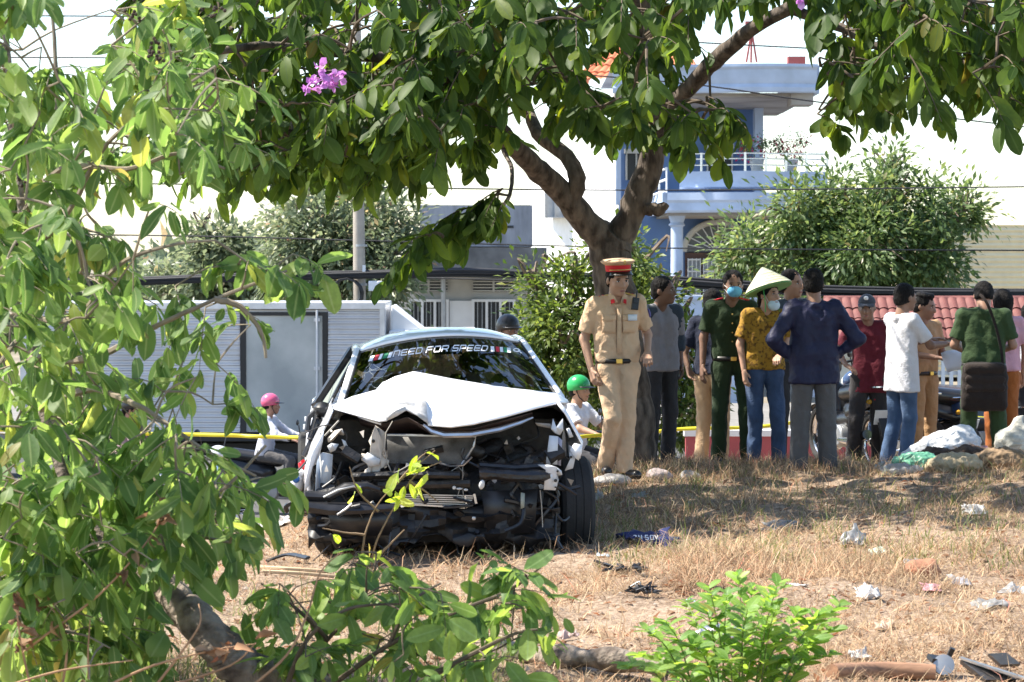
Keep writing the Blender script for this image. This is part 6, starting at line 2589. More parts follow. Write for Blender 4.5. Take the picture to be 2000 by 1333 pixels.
# crushed pocket in the bonnet
top = [(750, 781), (770, 779), (790, 778), (812, 779), (833, 784)]
bot = [(757, 822), (777, 813), (795, 803), (813, 814), (835, 830)]
rr_ = random.Random(9)
rows = []
for j in range(5):
    t = j / 4
    row = []
    for k in range(5):
        x_ = top[k][0] + (bot[k][0] - top[k][0]) * t
        y_ = top[k][1] + (bot[k][1] - top[k][1]) * t
        dp_ = .43 - .12 * t + .03 * math.sin(k * 2.3 + j) + rr_.uniform(-.022, .022) - (.05 if k == 4 else 0) * t
        row.append(C(x_ + rr_.uniform(-2, 2), y_ + rr_.uniform(-2, 2), dp_))
    rows.append(row)
mb = MB()
mb.grid(rows)
mb.build('crushed_pocket', mat('scuffed_white', (.55, .54, .52), .5, scale=22, col2=(.36, .34, .32), thr=(.5, .75)), hd, False, True, 12, solid=.006)
mb = MB()
for pl in ([(790, 789), (800, 794), (815, 792)], [(800, 808), (815, 812), (832, 814)], [(770, 800), (785, 806)], [(806, 783), (826, 788)]):
    mb.tube([C(x_, y_, .43) for x_, y_ in pl], .0035, 4)
mb.build('scratch', M_BLKPL, hd)
mb = MB()
mb.tube([C(*q) for q in [(828, 830, .38), (845, 843, .34), (868, 850, .31), (920, 849, .29), (975, 839, .31), (1015, 826, .38), (1040, 816, .45)]], [.012, .022, .024, .024, .022, .016, .008], 8, flat=.8)
mb.tube([C(*q) for q in [(700, 814, .58), (722, 822, .5), (745, 829, .45)]], .008, 6)
mb.build('bonnet_frame', M_SILV, hd)
mb = MB()
mb.grid([[C(700, 818, .6), C(752, 828, .46), C(795, 815, .5), C(836, 838, .36), C(925, 838, .3), C(1040, 806, .5)], [C(705, 830, .75), C(755, 850, .62), C(800, 858, .6), C(846, 856, .5), C(925, 850, .46), C(1040, 818, .62)]])
mb.build('bonnet_liner', mat('brown_steel', (.035, .022, .020), .35, metal=.3, var=.4), hd, False, True, 20, solid=.006)

# ---- engine bay
mb = MB()
mb.box((cx_ * .5, .98, .50), (1.46, .06, .70))
mb.build('firewall', M_DIRTY, car)
v = Vol(.03)
rn = random.Random(5)
for k in range(26):
    a_ = Vector((rn.uniform(-.62, .62), rn.uniform(.55, .9), rn.uniform(.22, .68)))
    b_ = a_ + Vector((rn.uniform(-.25, .25), rn.uniform(-.08, .08), rn.uniform(-.12, .12)))
    v.cap(a_, b_, rn.uniform(.04, .11), rn.uniform(.03, .09))
v.cap((-.3, .75, .42), (.35, .75, .42), .18, .2)
volobj('engine', v, .02, M_DIRTY, car, .006, 20)
mb = MB()
for k in range(110):
    a_ = Vector((rn.uniform(-.72, .74), rn.uniform(.3, .75), rn.uniform(.12, .72)))
    pts = [a_]
    for i in range(3):
        pts.append(pts[-1] + Vector((rn.uniform(-.14, .14), rn.uniform(-.05, .08), rn.uniform(-.14, .10))))
    mb.tube(cr(pts, 4), rn.uniform(.004, .016), 6)
o = mb.build('hoses', M_BLKPL, car)
o['kind'] = 'stuff'
mb = MB()
for k in range(50):
    a_ = Vector((rn.uniform(-.7, .74), rn.uniform(.36, .7), rn.uniform(.25, .7)))
    mb.box(a_, (rn.uniform(.02, .12), rn.uniform(.02, .06), rn.uniform(.02, .10)), (rn.uniform(-1, 1), rn.uniform(-1, 1), rn.uniform(-1, 1)))
o = mb.build('broken_brackets', M_DIRTY, car)
o['kind'] = 'stuff'
mb = MB()
for k in range(16):
    a_ = Vector((rn.uniform(-.7, .74), rn.uniform(.34, .5), rn.uniform(.18, .68)))
    mb.ball(a_, (rn.uniform(.006, .02), .01, rn.uniform(.006, .016)), 7)
o = mb.build('metal_glints', M_SILV, car)
o['kind'] = 'stuff'


def poly(name, pts, yl, m, th=.012, jit=.0, par=None, bev=0, holes=()):
    m_ = MB()
    r_ = random.Random(len(pts) * 7 + int(pts[0][0]))
    pp_ = [C(x_, y_, yl + r_.uniform(-jit, jit)) for x_, y_ in pts]
    bm = bmesh.new()
    vs = [bm.verts.new(p) for p in pp_]
    f = bm.faces.new(vs)
    bmesh.ops.triangulate(bm, faces=[f])
    me = bpy.data.meshes.new(name)
    bm.to_mesh(me)
    bm.free()
    me.materials.append(m)
    o = link(name, me, par or car, False, True, 25, solid=th)
    for (hx, hy, hr) in holes:
        m2 = MB()
        c_ = C(hx, hy, yl - th / 2 - .003)
        m2.lathe([(1e-5, 0), (hr, 0), (hr, .004), (1e-5, .004)], c_, 12, Matrix.Rotation(R(90), 3, 'X'))
        m2.build('bolt_hole', M_BLKPL, o)
    return o


mb = MB()
rp_ = random.Random(31)
for k in range(18):
    px, py = rp_.choice([(rp_.uniform(625, 745), rp_.uniform(830, 990)), (rp_.uniform(930, 1120), rp_.uniform(830, 1000)), (rp_.uniform(700, 930), rp_.uniform(905, 1010))])
    c = C(px, py, rp_.uniform(.36, .55))
    n_ = rp_.randint(3, 5)
    sz = rp_.uniform(.008, .026)
    pts = [c + Vector((sz * rp_.uniform(.5, 1.3) * math.cos(2 * PI * i / n_ + k), rp_.uniform(-.02, .02), sz * rp_.uniform(.5, 1.6) * math.sin(2 * PI * i / n_ + k))) for i in range(n_)]
    mb.slab(pts, (0, .004, 0))
o = mb.build('torn_scraps', M_CREAM, car, False, False)
o['kind'] = 'stuff'
# radiator and condenser
poly('radiator', [(755, 852), (930, 856), (924, 872), (905, 908), (758, 898)], .46, M_FIN, .03)
mb = MB()
for k in range(26):
    y_ = 853 + k * 2.05
    x1 = 930 - max(0, (y_ - 868)) * .62
    mb.bar(C(756, y_, .435), C(x1, y_ + 2.5, .435), .004, .0025)
o = mb.build('radiator_fins', mat('fin_edge', (.06, .058, .055), .55, metal=.2, scale=8, col2=(.32, .31, .29), thr=(.35, .7)), car)
o['kind'] = 'stuff'
mb = MB()
mb.tube([C(756, 850, .44), C(930, 853, .44), C(925, 872, .43), C(902, 908, .42)], .008, 6)
mb.tube([C(858, 905, .40), C(880, 911, .40), C(905, 909, .40), C(922, 893, .40)], .006, 5)
mb.build('radiator_edge', M_SILV, car)
poly('condenser', [(770, 968), (928, 966), (930, 985), (905, 993), (765, 984)], .42, M_BLKPL, .04)
for k in range(6):
    mb = MB()
    mb.bar(C(790 - k * 4.5, 966 + k * 4.0, .385), C(925 - k * 1.5, 969 + k * 4.2, .385), .006, .007)
    mb.build('condenser_slat', M_SILV, car)
mb = MB()
mb.bar(C(762, 983, .375), C(908, 992, .375), .008, .01)
mb.bar(C(926, 965, .37), C(930, 984, .37), .014)
mb.bar(C(908, 968, .37), C(912, 992, .37), .01)
mb.build('condenser_frame', mat('bright_alloy', (.7, .7, .72), .25, metal=.8), car)
# crossbeam and bumper beam
mb = MB()
mb.tube([C(690, 935, .42), C(800, 928, .36), C(900, 932, .34)], .04, 8, flat=.6)
mb.tube([C(740, 948, .44), C(920, 950, .36)], .03, 8)
mb.build('cross_member', M_DIRTY, car, wob=.025)
mb = MB()
mb.tube(cr([C(938, 930, .26), C(1000, 930, .25), C(1060, 929, .28), C(1085, 928, .36)], 5), [.046 + .006 * math.sin(k * 1.7) for k in range(16)], 10, flat=.8)
mb.tube([C(940, 914, .3), C(1010, 916, .3), C(1062, 912, .33)], .022, 8)
mb.build('bumper_beam', mat('black_lacquer', (.014, .013, .014), .3, scale=16, col2=(.05, .04, .035), thr=(.5, .8), bump=.3), car, wob=.02)
mb = MB()
mb.ball(C(941, 947, .22), (.018, .014, .03), 10, Matrix.Rotation(R(12), 3, 'Y'))
mb.ball(C(887, 953, .33), (.012, .01, .012), 8)
mb.ball(C(897, 955, .33), (.02, .008, .007), 8)
mb.ball(C(910, 957, .33), (.014, .008, .008), 8)
mb.build('broken_clips', mat('white_plastic', (.6, .6, .58), .4), car)
poly('bracket', [(1050, 908), (1072, 909), (1086, 912), (1096, 920), (1098, 928), (1086, 930), (1090, 938), (1089, 946), (1085, 958), (1062, 957), (1074, 946), (1079, 943), (1080, 928), (1072, 925), (1066, 918)], .27, M_WBRK, .012, .004, holes=[(1085, 939, .010), (1089, 921, .007), (1085, 952, .006)])
poly('strut', [(1073, 851), (1090, 853), (1088, 908), (1066, 906)], .46, M_WBRK, .02)
poly('strut', [(1090, 853), (1098, 860), (1095, 910), (1087, 908)], .50, mat('lavender_panel', (.36, .36, .44), .4), .02)
poly('headlamp_mount', [(1080, 818), (1086, 835), (1099, 818), (1100, 840), (1093, 850), (1084, 846), (1076, 838)], .5, M_WBRK, .01, .02)
poly('headlamp_mount', [(1045, 826), (1075, 828), (1078, 838), (1050, 832)], .55, M_CREAM, .01)
poly('headlamp_mount', [(1106, 838), (1112, 836), (1120, 853), (1112, 856)], .52, M_WBRK, .01)
# right front wing: outer skin with the torn front edge, curved back to the door
fr_ = [(1090, 790), (1104, 808), (1112, 822), (1126, 848), (1137, 868), (1132, 896)]
rows = []
for j, (yy, dx) in enumerate(((.50, 0), (.62, .012), (.9, .02), (1.26, .0))):
    rows.append([C(x_, y_, .5) + Vector((dx, yy - .5, .012 * j)) for x_, y_ in fr_])
mb = MB()
mb.grid(rows)
mb.build('front_wing', M_CARW, car, False, True, 20, solid=.01)
poly('wing_edge', [(1113, 878), (1122, 866), (1137, 869), (1136, 885), (1130, 900), (1122, 894)], .47, M_CARW, .012)
poly('wing_bracket', [(1112, 884), (1121, 881), (1124, 893), (1119, 915), (1103, 920), (1113, 910)], .49, M_WBRK, .012, holes=[(1115, 893, .008)])
# left front wing and torn pieces
fl_ = [(650, 802), (640, 826), (626, 852), (612, 880), (600, 918), (596, 945)]
rows = []
for j, (yy, dx) in enumerate(((.52, 0), (.64, -.008), (.95, -.012), (1.28, .0))):
    rows.append([C(x_, y_, .52) + Vector((dx, yy - .52, .012 * j)) for x_, y_ in fl_])
mb = MB()
mb.grid(rows)
mb.build('front_wing', M_CARW, car, False, True, 20, solid=.01)
poly('wing_edge', [(632, 842), (630, 862), (620, 905), (610, 912), (602, 948), (594, 962), (598, 930), (608, 885)], .48, M_CARW, .014, .01)
poly('wheel_arch_liner', [(622, 890), (630, 884), (650, 888), (648, 925), (643, 965), (622, 978), (618, 930)], .50, M_WBRK, .014, .012)
poly('wheel_arch_liner', [(618, 905), (624, 890), (626, 945), (622, 978), (615, 972)], .47, mat('blue_grey_panel', (.22, .27, .34), .35), .012)
poly('headlamp_mount', [(640, 856), (655, 842), (668, 838), (672, 850), (660, 848), (650, 860), (641, 864)], .48, M_CREAM, .012, .02)
poly('headlamp_mount', [(640, 872), (648, 866), (661, 868), (655, 880), (645, 884)], .46, M_WBRK, .012, .02)
poly('headlamp_mount', [(667, 858), (675, 862), (684, 888), (679, 886), (672, 872)], .5, M_WBRK, .01, .02)
poly('bracket', [(733, 831), (752, 845), (751, 872), (745, 888), (752, 897), (760, 900), (758, 908), (742, 899), (743, 916), (740, 930), (728, 937), (722, 932), (708, 928), (713, 918), (720, 914), (716, 906), (706, 899), (706, 887), (722, 888), (724, 872), (721, 862), (726, 850), (735, 846)], .40, M_CREAM, .016, .012, holes=[(729, 862, .011)])
poly('bracket', [(706, 898), (718, 884), (743, 898), (740, 908), (724, 912)], .385, M_WBRK, .014, .01)
mb = MB()
mb.tube([C(662, 822, .5), C(634, 852, .5)], .006, 6)
mb.tube([C(767, 823, .38), C(754, 845, .38), C(751, 878, .38), C(757, 905, .38), C(768, 930, .38), C(762, 950, .38)], .0035, 5)
mb.tube([C(882, 920, .34), C(896, 912, .34), C(906, 925, .34), C(898, 955, .34), C(892, 975, .34)], .0022, 4)
mb.tube([C(904, 912, .34), C(903, 940, .34), C(905, 968, .34), C(895, 980, .34)], .0022, 4)
mb.tube([C(1055, 958, .3), C(1058, 990, .3), C(1060, 1030, .3)], .003, 4)
o = mb.build('hanging_wires', mat('grey_wire', (.32, .30, .26), .6), car)
o['kind'] = 'stuff'
poly('torn_strap', [(1017, 962), (1025, 964), (1024, 992), (1017, 994)], .3, mat('pale_green_strap', (.30, .34, .30), .6), .008)
# lower black bumper wreckage
mb = MB()
mb.tube([C(x_, y_, .3) for x_, y_ in [(592, 965), (640, 968), (675, 955), (715, 950), (740, 956)]], [.05, .04, .035, .03, .02], 8, flat=.7)
mb.tube([C(x_, y_, .26) for x_, y_ in [(585, 985), (640, 990), (700, 992), (770, 988)]], [.05, .055, .05, .03], 8, flat=.7)
mb.tube([C(x_, y_, .22) for x_, y_ in [(660, 1005), (680, 990), (700, 984)]], .012, 6)
mb.build('bumper_remains', M_BLKPL, car, wob=.035)
mb = MB()
mb.tube([C(x_, y_, .24) for x_, y_ in [(632, 972), (660, 958), (690, 951), (705, 952)]], .007, 6)
mb.tube([C(x_, y_, .2) for x_, y_ in [(658, 1006), (676, 995), (688, 984)]], .008, 6)
mb.build('trim_strip', M_SILV, car)
mb = MB()
a_, b_ = C(600, 1030, .4), C(1095, 1030, .4)
mb.box(((a_.x + b_.x) / 2, 1.0, .17), (b_.x - a_.x - .1, .9, .10))
mb.build('floor_beam', mat('road_dirty_plastic', (.012, .011, .010), .8, var=.4, scale=14), car)
rg_ = random.Random(12)
mb = MB()
rows = []
for j in range(9):
    row = []
    for k in range(34):
        c = C(602 + 492 * k / 33, 992 + 66 * j / 8 + (rg_.uniform(-9, 12) if j == 8 else 0), .40)
        n3 = noise.noise(Vector((k * .35, j * .5, 3.3))) * .09 + noise.noise(Vector((k * .9, j * 1.1, 7.3))) * .04
        row.append(c + Vector((rg_.uniform(-.006, .006), n3, noise.noise(Vector((k * .5, j * .6, 1.3))) * .03)))
    rows.append(row)
mb.grid(rows)
mb.build('undertray', mat('scraped_plastic', (.011, .011, .012), .5, scale=22, col2=(.04, .036, .032), thr=(.5, .8)), car, False, True, 25, solid=.006)
for x0, x1, y0, y1, yl in ((940, 1050, 960, 1040, .36), (640, 770, 1000, 1045, .34), (700, 760, 940, 985, .45)):
    poly('splash_panel', [(x0, y0), (x1, y0 - 4), (x1 - 6, y1), (x0 + 12, y1 + 5)], yl, M_BLKPL, .012, .03)
# wing mirror, wreckage hanging at left, tail light, indicator pieces
mb = MB()
rn = random.Random(8)
for k in range(9):
    x_, y_ = rn.uniform(612, 640), rn.uniform(788, 850)
    mb.tube([C(x_, y_, .9), C(x_ - rn.uniform(0, 12), y_ + rn.uniform(10, 30), .9), C(x_ - rn.uniform(5, 22), y_ + rn.uniform(25, 60), .88)], rn.uniform(.008, .022), 6)
mb.ball(C(630, 800, .95), (.06, .07, .05), 10)
mb.ball(C(620, 830, .95), (.04, .06, .06), 10)
mb.build('broken_mirror', M_BLKPL, car)
poly('lamp_shard', [(583, 905), (592, 898), (602, 906), (600, 922), (586, 924)], .85, mat('red_lens', (.55, .01, .015), .15), .02, .02)
poly('lamp_shard', [(580, 966), (592, 968), (594, 1000), (586, 1006), (579, 990)], .6, mat('amber_lens', (.50, .27, .02), .2), .015, .01)
mb = MB()
mb.ball(C(580, 946, .7), (.042, .04, .07), 14, Matrix.Rotation(R(10), 3, 'Y'))
mb.ball(C(586, 925, .7), (.03, .03, .03), 12)
sh = mb.build('bumper_shard', M_WHITEPAINT, car)
mb = MB()
mb.ball(C(578, 936, .66), (.024, .012, .026), 10)
mb.build('blue_patch', mat('blue_plastic', (.03, .14, .45), .4), sh)


def car_wheel(c, rad, wdt, steer=0, lab=None, par=car):
    M_ = Matrix.Rotation(R(steer), 3, 'Z') @ Matrix.Rotation(R(90), 3, 'Y')
    m_ = MB()
    h = wdt / 2
    m_.lathe([(rad * .64, -h), (rad * .93, -h), (rad, -h * .78), (rad, -h * .3), (rad * .985, -h * .27), (rad * .985, -h * .2), (rad, -h * .17), (rad, h * .17), (rad * .985, h * .2), (rad * .985, h * .27), (rad, h * .3), (rad, h * .78), (rad * .93, h), (rad * .64, h)], c, 36, M_)
    w_ = m_.build('wheel', M_RUB, par)
    m_ = MB()
    m_.lathe([(rad * .66, -h * .95), (rad * .60, -h * .7), (rad * .6, h * .7), (rad * .66, h * .95)], c, 28, M_)
    for k in range(5):
        a_ = 2 * PI * k / 5
        for s_ in (-.75, .75):
            m_.bar(Vector(c) + M_ @ Vector((0, 0, h * s_)), Vector(c) + M_ @ Vector((rad * .6 * math.cos(a_), rad * .6 * math.sin(a_), h * s_)), .05, .02)
    m_.build('rim', M_GREYMETAL, w_)
    return w_


wz = C(1118, 1000, .85)
car_wheel((wz.x, .9, .305), .315, .205, 4)
car_wheel((C(660, 1000, 1.0).x, 1.02, .29), .30, .20, -16)
car_wheel((wz.x, 3.45, .305), .305, .20)
car_wheel((-.80, 3.45, .305), .305, .20)

# ============================================================ motorcycles on the road
M_MBLK = mat('black_scooter_plastic', (.016, .016, .018), .3)
M_CHROME = mat('chrome', (.62, .63, .65), .15, metal=1.0)
M_REDL = mat('red_tail_lens', (.55, .015, .02), .15)
M_CLEAR = mat('clear_lens', (.65, .68, .70), .1)
M_PLATE = mat('white_plate', (.72, .73, .72), .5)


def motorcycle(label, x, y, z, rz, paint, group='motorcycles on the road', plate=None):
    """Underbone scooter; local: length along y, nose at -y."""
    r_ = thing('motorcycle', label, 'motorcycle', (x, y, z), rz, group)
    for yy in (-.62, .62):
        m_ = MB()
        Mx = Matrix.Rotation(R(90), 3, 'Y')
        c = Vector((0, yy, .28))
        m_.tube([c + Vector((0, .245 * math.cos(a_), .245 * math.sin(a_))) for a_ in np.linspace(0, 2 * PI, 29)], .038, 8)
        w_ = m_.build('wheel', M_RUB, r_)
        m_ = MB()
        m_.tube([c + Vector((0, .215 * math.cos(a_), .215 * math.sin(a_))) for a_ in np.linspace(0, 2 * PI, 25)], .012, 6)
        m_.lathe([(.03, -.05), (.05, -.03), (.05, .03), (.03, .05)], c, 12, Mx)
        for k in range(18):
            a_ = 2 * PI * k / 18
            m_.tube([c + Vector((.03 * (-1) ** k, .04 * math.cos(a_ + .5), .04 * math.sin(a_ + .5))), c + Vector((0, .21 * math.cos(a_), .21 * math.sin(a_)))], .0022, 3)
        m_.build('rim', M_CHROME, w_)
        m_ = MB()
        rows = []
        for k in range(9):
            a_ = (.15 + .62 * k / 8) * PI if yy < 0 else (.10 + .55 * k / 8) * PI
            rows.append([c + Vector((dx, .31 * math.cos(a_ if yy > 0 else a_), .31 * math.sin(a_) - abs(dx) * .4)) for dx in (-.06, -.03, 0, .03, .06)])
        m_.grid(rows)
        m_.build('mudguard', paint if yy < 0 else M_MBLK, r_, solid=.006)
    m_ = MB()
    for sx in (-.07, .07):
        m_.tube([(sx, -.62, .28), (sx, -.50, .62), (sx * .8, -.40, .88)], .018, 8)
    m_.build('fork', M_CHROME, r_)
    v = Vol(.04)
    v.cap((0, -.42, .86), (0, -.30, .55), .085, .07, .8)
    v.cap((.09, -.36, .72), (.11, -.22, .36), .05, .04, 1.6)
    v.cap((-.09, -.36, .72), (-.11, -.22, .36), .05, .04, 1.6)
    v.cap((0, -.25, .42), (0, .15, .46), .09, .09)
    volobj('leg_shield', v, .02, paint, r_)
    v = Vol(.04)
    v.cap((0, .12, .55), (0, .72, .70), .085, .06)
    v.cap((.06, .2, .52), (.05, .75, .66), .05, .03)
    v.cap((-.06, .2, .52), (-.05, .75, .66), .05, .03)
    volobj('tail_fairing', v, .02, paint, r_)
    v = Vol(.03)
    v.cap((0, .02, .70), (0, .60, .775), .09, .08, 1.0)
    v.cap((.05, .05, .70), (.04, .6, .77), .06, .06)
    v.cap((-.05, .05, .70), (-.04, .6, .77), .06, .06)
    volobj('seat', v, .02, M_MBLK, r_)
    m_ = MB()
    m_.tube(cr([(-.33, -.22, .99), (-.2, -.33, 1.0), (0, -.40, .95), (.2, -.33, 1.0), (.33, -.22, .99)], 4), .014, 7)
    hb = m_.build('handlebar', M_MBLK, r_)
    for sx in (-1, 1):
        m_ = MB()
        m_.tube([(sx * .34, -.21, .99), (sx * .24, -.29, 1.0)], .02, 8)
        m_.build('grip', M_RUB, hb)
        m_ = MB()
        m_.tube([(sx * .2, -.33, 1.0), (sx * .27, -.33, 1.17)], .007, 6)
        m_.ball((sx * .30, -.32, 1.21), (.055, .018, .04), 12)
        m_.build('mirror', M_MBLK, r_)
    v = Vol(.03)
    v.ell((0, -.44, .93), (.13, .10, .09))
    v.ell((0, -.40, .98), (.11, .09, .06))
    volobj('head_cowl', v, .018, paint, r_)
    m_ = MB()
    m_.ball((0, -.51, .92), (.085, .045, .06), 14)
    m_.build('headlight', M_CLEAR, r_)
    m_ = MB()
    m_.ball((0, .78, .68), (.075, .035, .04), 12)
    m_.build('tail_light', M_REDL, r_)
    for sx in (-1, 1):
        m_ = MB()
        m_.ball((sx * .10, .75, .66), (.035, .03, .025), 10)
        m_.build('indicator', mat('amber_lens', (.50, .27, .02), .2), r_)
    m_ = MB()
    m_.tube([(.12, .1, .26), (.14, .4, .27), (.15, .82, .36)], [.025, .042, .048], 10)
    m_.build('exhaust', M_CHROME, r_)
    m_ = MB()
    m_.box((0, -.02, .30), (.2, .32, .2))
    m_.lathe([(.10, -.14), (.11, -.1), (.11, .1), (.10, .14)], (0, .08, .30), 14, Matrix.Rotation(R(90), 3, 'Y'))
    m_.build('engine', M_GREYMETAL, r_, bevel=.015)
    m_ = MB()
    m_.tube(cr([(-.09, .5, .78), (-.10, .82, .80), (.10, .82, .80), (.09, .5, .78)], 4), .012, 6)
    m_.build('grab_rail', M_CHROME, r_)
    m_ = MB()
    m_.box((0, .86, .52), (.19, .008, .14), (R(-18), 0, 0))
    pl_ = m_.build('number_plate', M_PLATE, r_)
    m_ = MB()
    m_.slab([(-.05, .80, .60), (.05, .80, .60), (.06, .95, .34), (-.06, .95, .34)], (0, .008, .006))
    m_.build('rear_flap', M_MBLK, r_)
    return r_


P_WHITE = mat('white_scooter_paint', (.62, .64, .68), .25, coat=.4)
P_RED = mat('red_scooter_paint', (.35, .02, .025), .25, coat=.4)
P_BLUE = mat('blue_scooter_paint', (.03, .06, .14), .25, coat=.4)
RZ_ = -1.556
motorcycle('white motorcycle with round chrome front behind the hanging leaves at left', PX(370, 31), 31.2, RZ_, R(58), P_WHITE)
motorcycle('dark motorcycle ridden by the woman in the pink helmet', PX(545, 33), 33, RZ_, R(80), M_MBLK)
motorcycle('red motorcycle at far left ridden by the dark-helmeted rider', PX(250, 32.4), 32.6, RZ_, R(75), P_RED)
motorcycle('silver motorcycle ridden by the person in the green helmet beyond the car', PX(1126, 26.6), 26.6, gz(PX(1126, 26.6), 26.6), R(75), mat('silver_scooter_paint', (.35, .36, .38), .25))
motorcycle('black motorcycle with red tail light and white plate beside the maroon shirt man', PX(1655, 24.6), 24.6, gz(PX(1655, 24.6), 24.6), R(196), M_MBLK)
motorcycle('blue motorcycle partly hidden behind the white T-shirt man', PX(1745, 25.2), 25.2, gz(PX(1745, 25.2), 25.2), R(235), P_BLUE)
motorcycle('white motorcycle at the right edge behind the rust-orange trousers', PX(2000, 25.6), 25.6, gz(PX(2000, 25.6), 25.6), R(170), P_WHITE)
motorcycle('dark motorcycle behind the legs of the green officer at right', PX(1905, 25.0), 25.0, gz(PX(1905, 25), 25), R(120), M_MBLK)

# riders
RIDE = dict(hipA=(-.11, .05, .80), hipB=(.11, .05, .80), knA=(-.17, -.36, .72), knB=(.17, -.36, .72), anA=(-.17, -.26, .32), anB=(.17, -.26, .32),
            chest=(0, -.02, 1.16), waist=(0, .03, .92), head=(0, -.05, 1.46), shA=(-.17, -.02, 1.255), shB=(.17, -.02, 1.255),
            elA=(-.27, -.20, 1.07), wrA=(-.28, -.40, 1.02), elB=(.27, -.20, 1.07), wrB=(.28, -.40, 1.02))


def helmet(root, hp, Rh, RhM, s, m, peak=M_MBLK):
    v = Vol(.01)
    v.ell(hp(0, .012, .045), np.array([.112, .128, .118]) * s, RhM)
    v.cuts = [(hp(0, 0, -.0), Rh @ np.array([0, -.12, -1.]))]
    h_ = volobj('helmet', v, .011, m, root)
    m_ = MB()
    rows = []
    for j in range(4):
        t = j / 3
        rows.append([Vector(hp(.105 * math.sin(a_), -.10 * math.cos(a_) - .015 - .055 * t * math.cos(a_), .04 - .012 * t)) for a_ in np.linspace(-1.2, 1.2, 11)])
    m_.grid(rows)
    m_.build('helmet_peak', peak, h_, solid=.005)
    m_ = MB()
    for sx in (-1, 1):
        m_.tube([hp(.088 * sx, -.01, .0), hp(.07 * sx, -.035, -.07), hp(.0, -.06, -.118)], .006, 5)
    m_.build('chin_strap', M_MBLK, h_)
    return h_


def rider(label, px, D, z, rz, shirtm, helm, tr, yaw=0, H=1.62, hair='tail', tone=(.36, .2, .14), kind='long', female=True):
    pz = dict(RIDE)
    pz['yaw'] = yaw
    r_, s_, J_, hp_, Rh_, RhM_ = person(label, px, D, H, rz, pz, 'motorcycle riders', tone, 1.0, shirtm, kind, .78, False, tr, M_SHOE, hair, female, zabs=z)
    helmet(r_, hp_, Rh_, RhM_, s_, helm)
    return r_, s_, J_, hp_


M_LILAC = cloth('pale_lilac_jacket', (.52, .53, .60))
rider('woman in a pink helmet and pale lilac jacket riding past behind the car', 522, 33.0, RZ_ + .02, R(80), M_LILAC, mat('pink_helmet', (.62, .10, .20), .2, coat=.5), cloth('grey_trousers', (.10, .095, .095)), 12)
rider('rider in a dark cap helmet and pink patterned jacket behind the leaves at left', 248, 32.5, RZ_ - .0, R(75), cloth('pink_patterned', (.42, .28, .30), scale=30), M_MBLK, M_DKTR, 20)
rb_, sb_, Jb_, hb_, Rb_, RMb_ = person('man in a black ridged helmet just showing above the car roof', 992, 24.3, 1.64, R(20), dict(yaw=12), None, (.25, .14, .1), 1.0, M_GREYT, 'short', .88, False, M_DKTR, M_SHOE, 'short', zabs=-.47)
helmet(rb_, hb_, Rb_, RMb_, sb_, mat('black_ridged_helmet', (.018, .017, .02), .35, bump=.3))
rider('rider in a green helmet and white shirt stooping beyond the car', 1124, 26.5, gz(PX(1124, 26.5), 26.5) - .04, R(60), M_WHITET, mat('green_helmet', (.02, .30, .08), .25), M_DKTR, 0, 1.66, 'short', (.42, .2, .15), 'short', False)

# ============================================================ dark blue car parked beyond the bystanders
bc = thing('parked_car', 'dark blue car parked on the road behind the bystanders at right', 'car', (PX(1800, 33.5), 34.2, RZ_))
M_BCAR = mat('dark_blue_paint', (.02, .035, .07), .2, coat=.6)
prof_ = [(-2.1, .35), (-2.15, .65), (-2.0, .86), (-1.15, 1.0), (-.55, 1.50), (.3, 1.60), (1.3, 1.55), (1.95, 1.08), (2.1, .8), (2.12, .35)]
mb = MB()
rows = []
for yy, sc_ in ((-.86, .97), (-.80, 1.0), (0, 1.015), (.80, 1.0), (.86, .97)):
    rows.append([Vector((x_ * sc_, yy * (1 if z_ < 1.05 else .84), z_)) for x_, z_ in prof_])
mb.grid(rows)
n0 = len(prof_)
mb.f.append(tuple(range(n0)))
mb.m.append(0)
mb.f.append(tuple(range(4 * n0, 5 * n0)))
mb.m.append(0)
mb.build('body', M_BCAR, bc, bevel=.03)
for x0, x1 in ((-.95, .10), (.18, 1.45)):
    mb = MB()
    mb.slab([(x0, -.862, 1.02), (x1, -.862, 1.02), (x1 - (.22 if x1 > 1 else 0), -.735, 1.46), (x0 + (.42 if x0 < 0 else 0), -.735, 1.46)], (0, -.012, .004))
    mb.build('side_window', mat('dark_car_glass', (.03, .04, .05), .05), bc)
mb = MB()
mb.slab([(-.62, -.62, 1.50), (-.62, .62, 1.50), (-1.16, .74, 1.02), (-1.16, -.74, 1.02)], (-.02, 0, .015))
mb.build('windscreen', mat('dark_car_glass', (.03, .04, .05), .05), bc)
for x_ in (-1.3, 1.3):
    for y_ in (-.78, .78):
        w_ = car_wheel((0, 0, 0), .31, .19, 90, par=bc)
        w_.location = (x_, y_, .31)
mb = MB()
mb.ball((-2.1, -.6, .72), (.06, .14, .08), 12)
mb.build('headlight', M_CLEAR, bc)
mb = MB()
mb.ball((2.03, -.62, .85), (.06, .14, .10), 12)
mb.build('tail_light', M_REDL, bc)

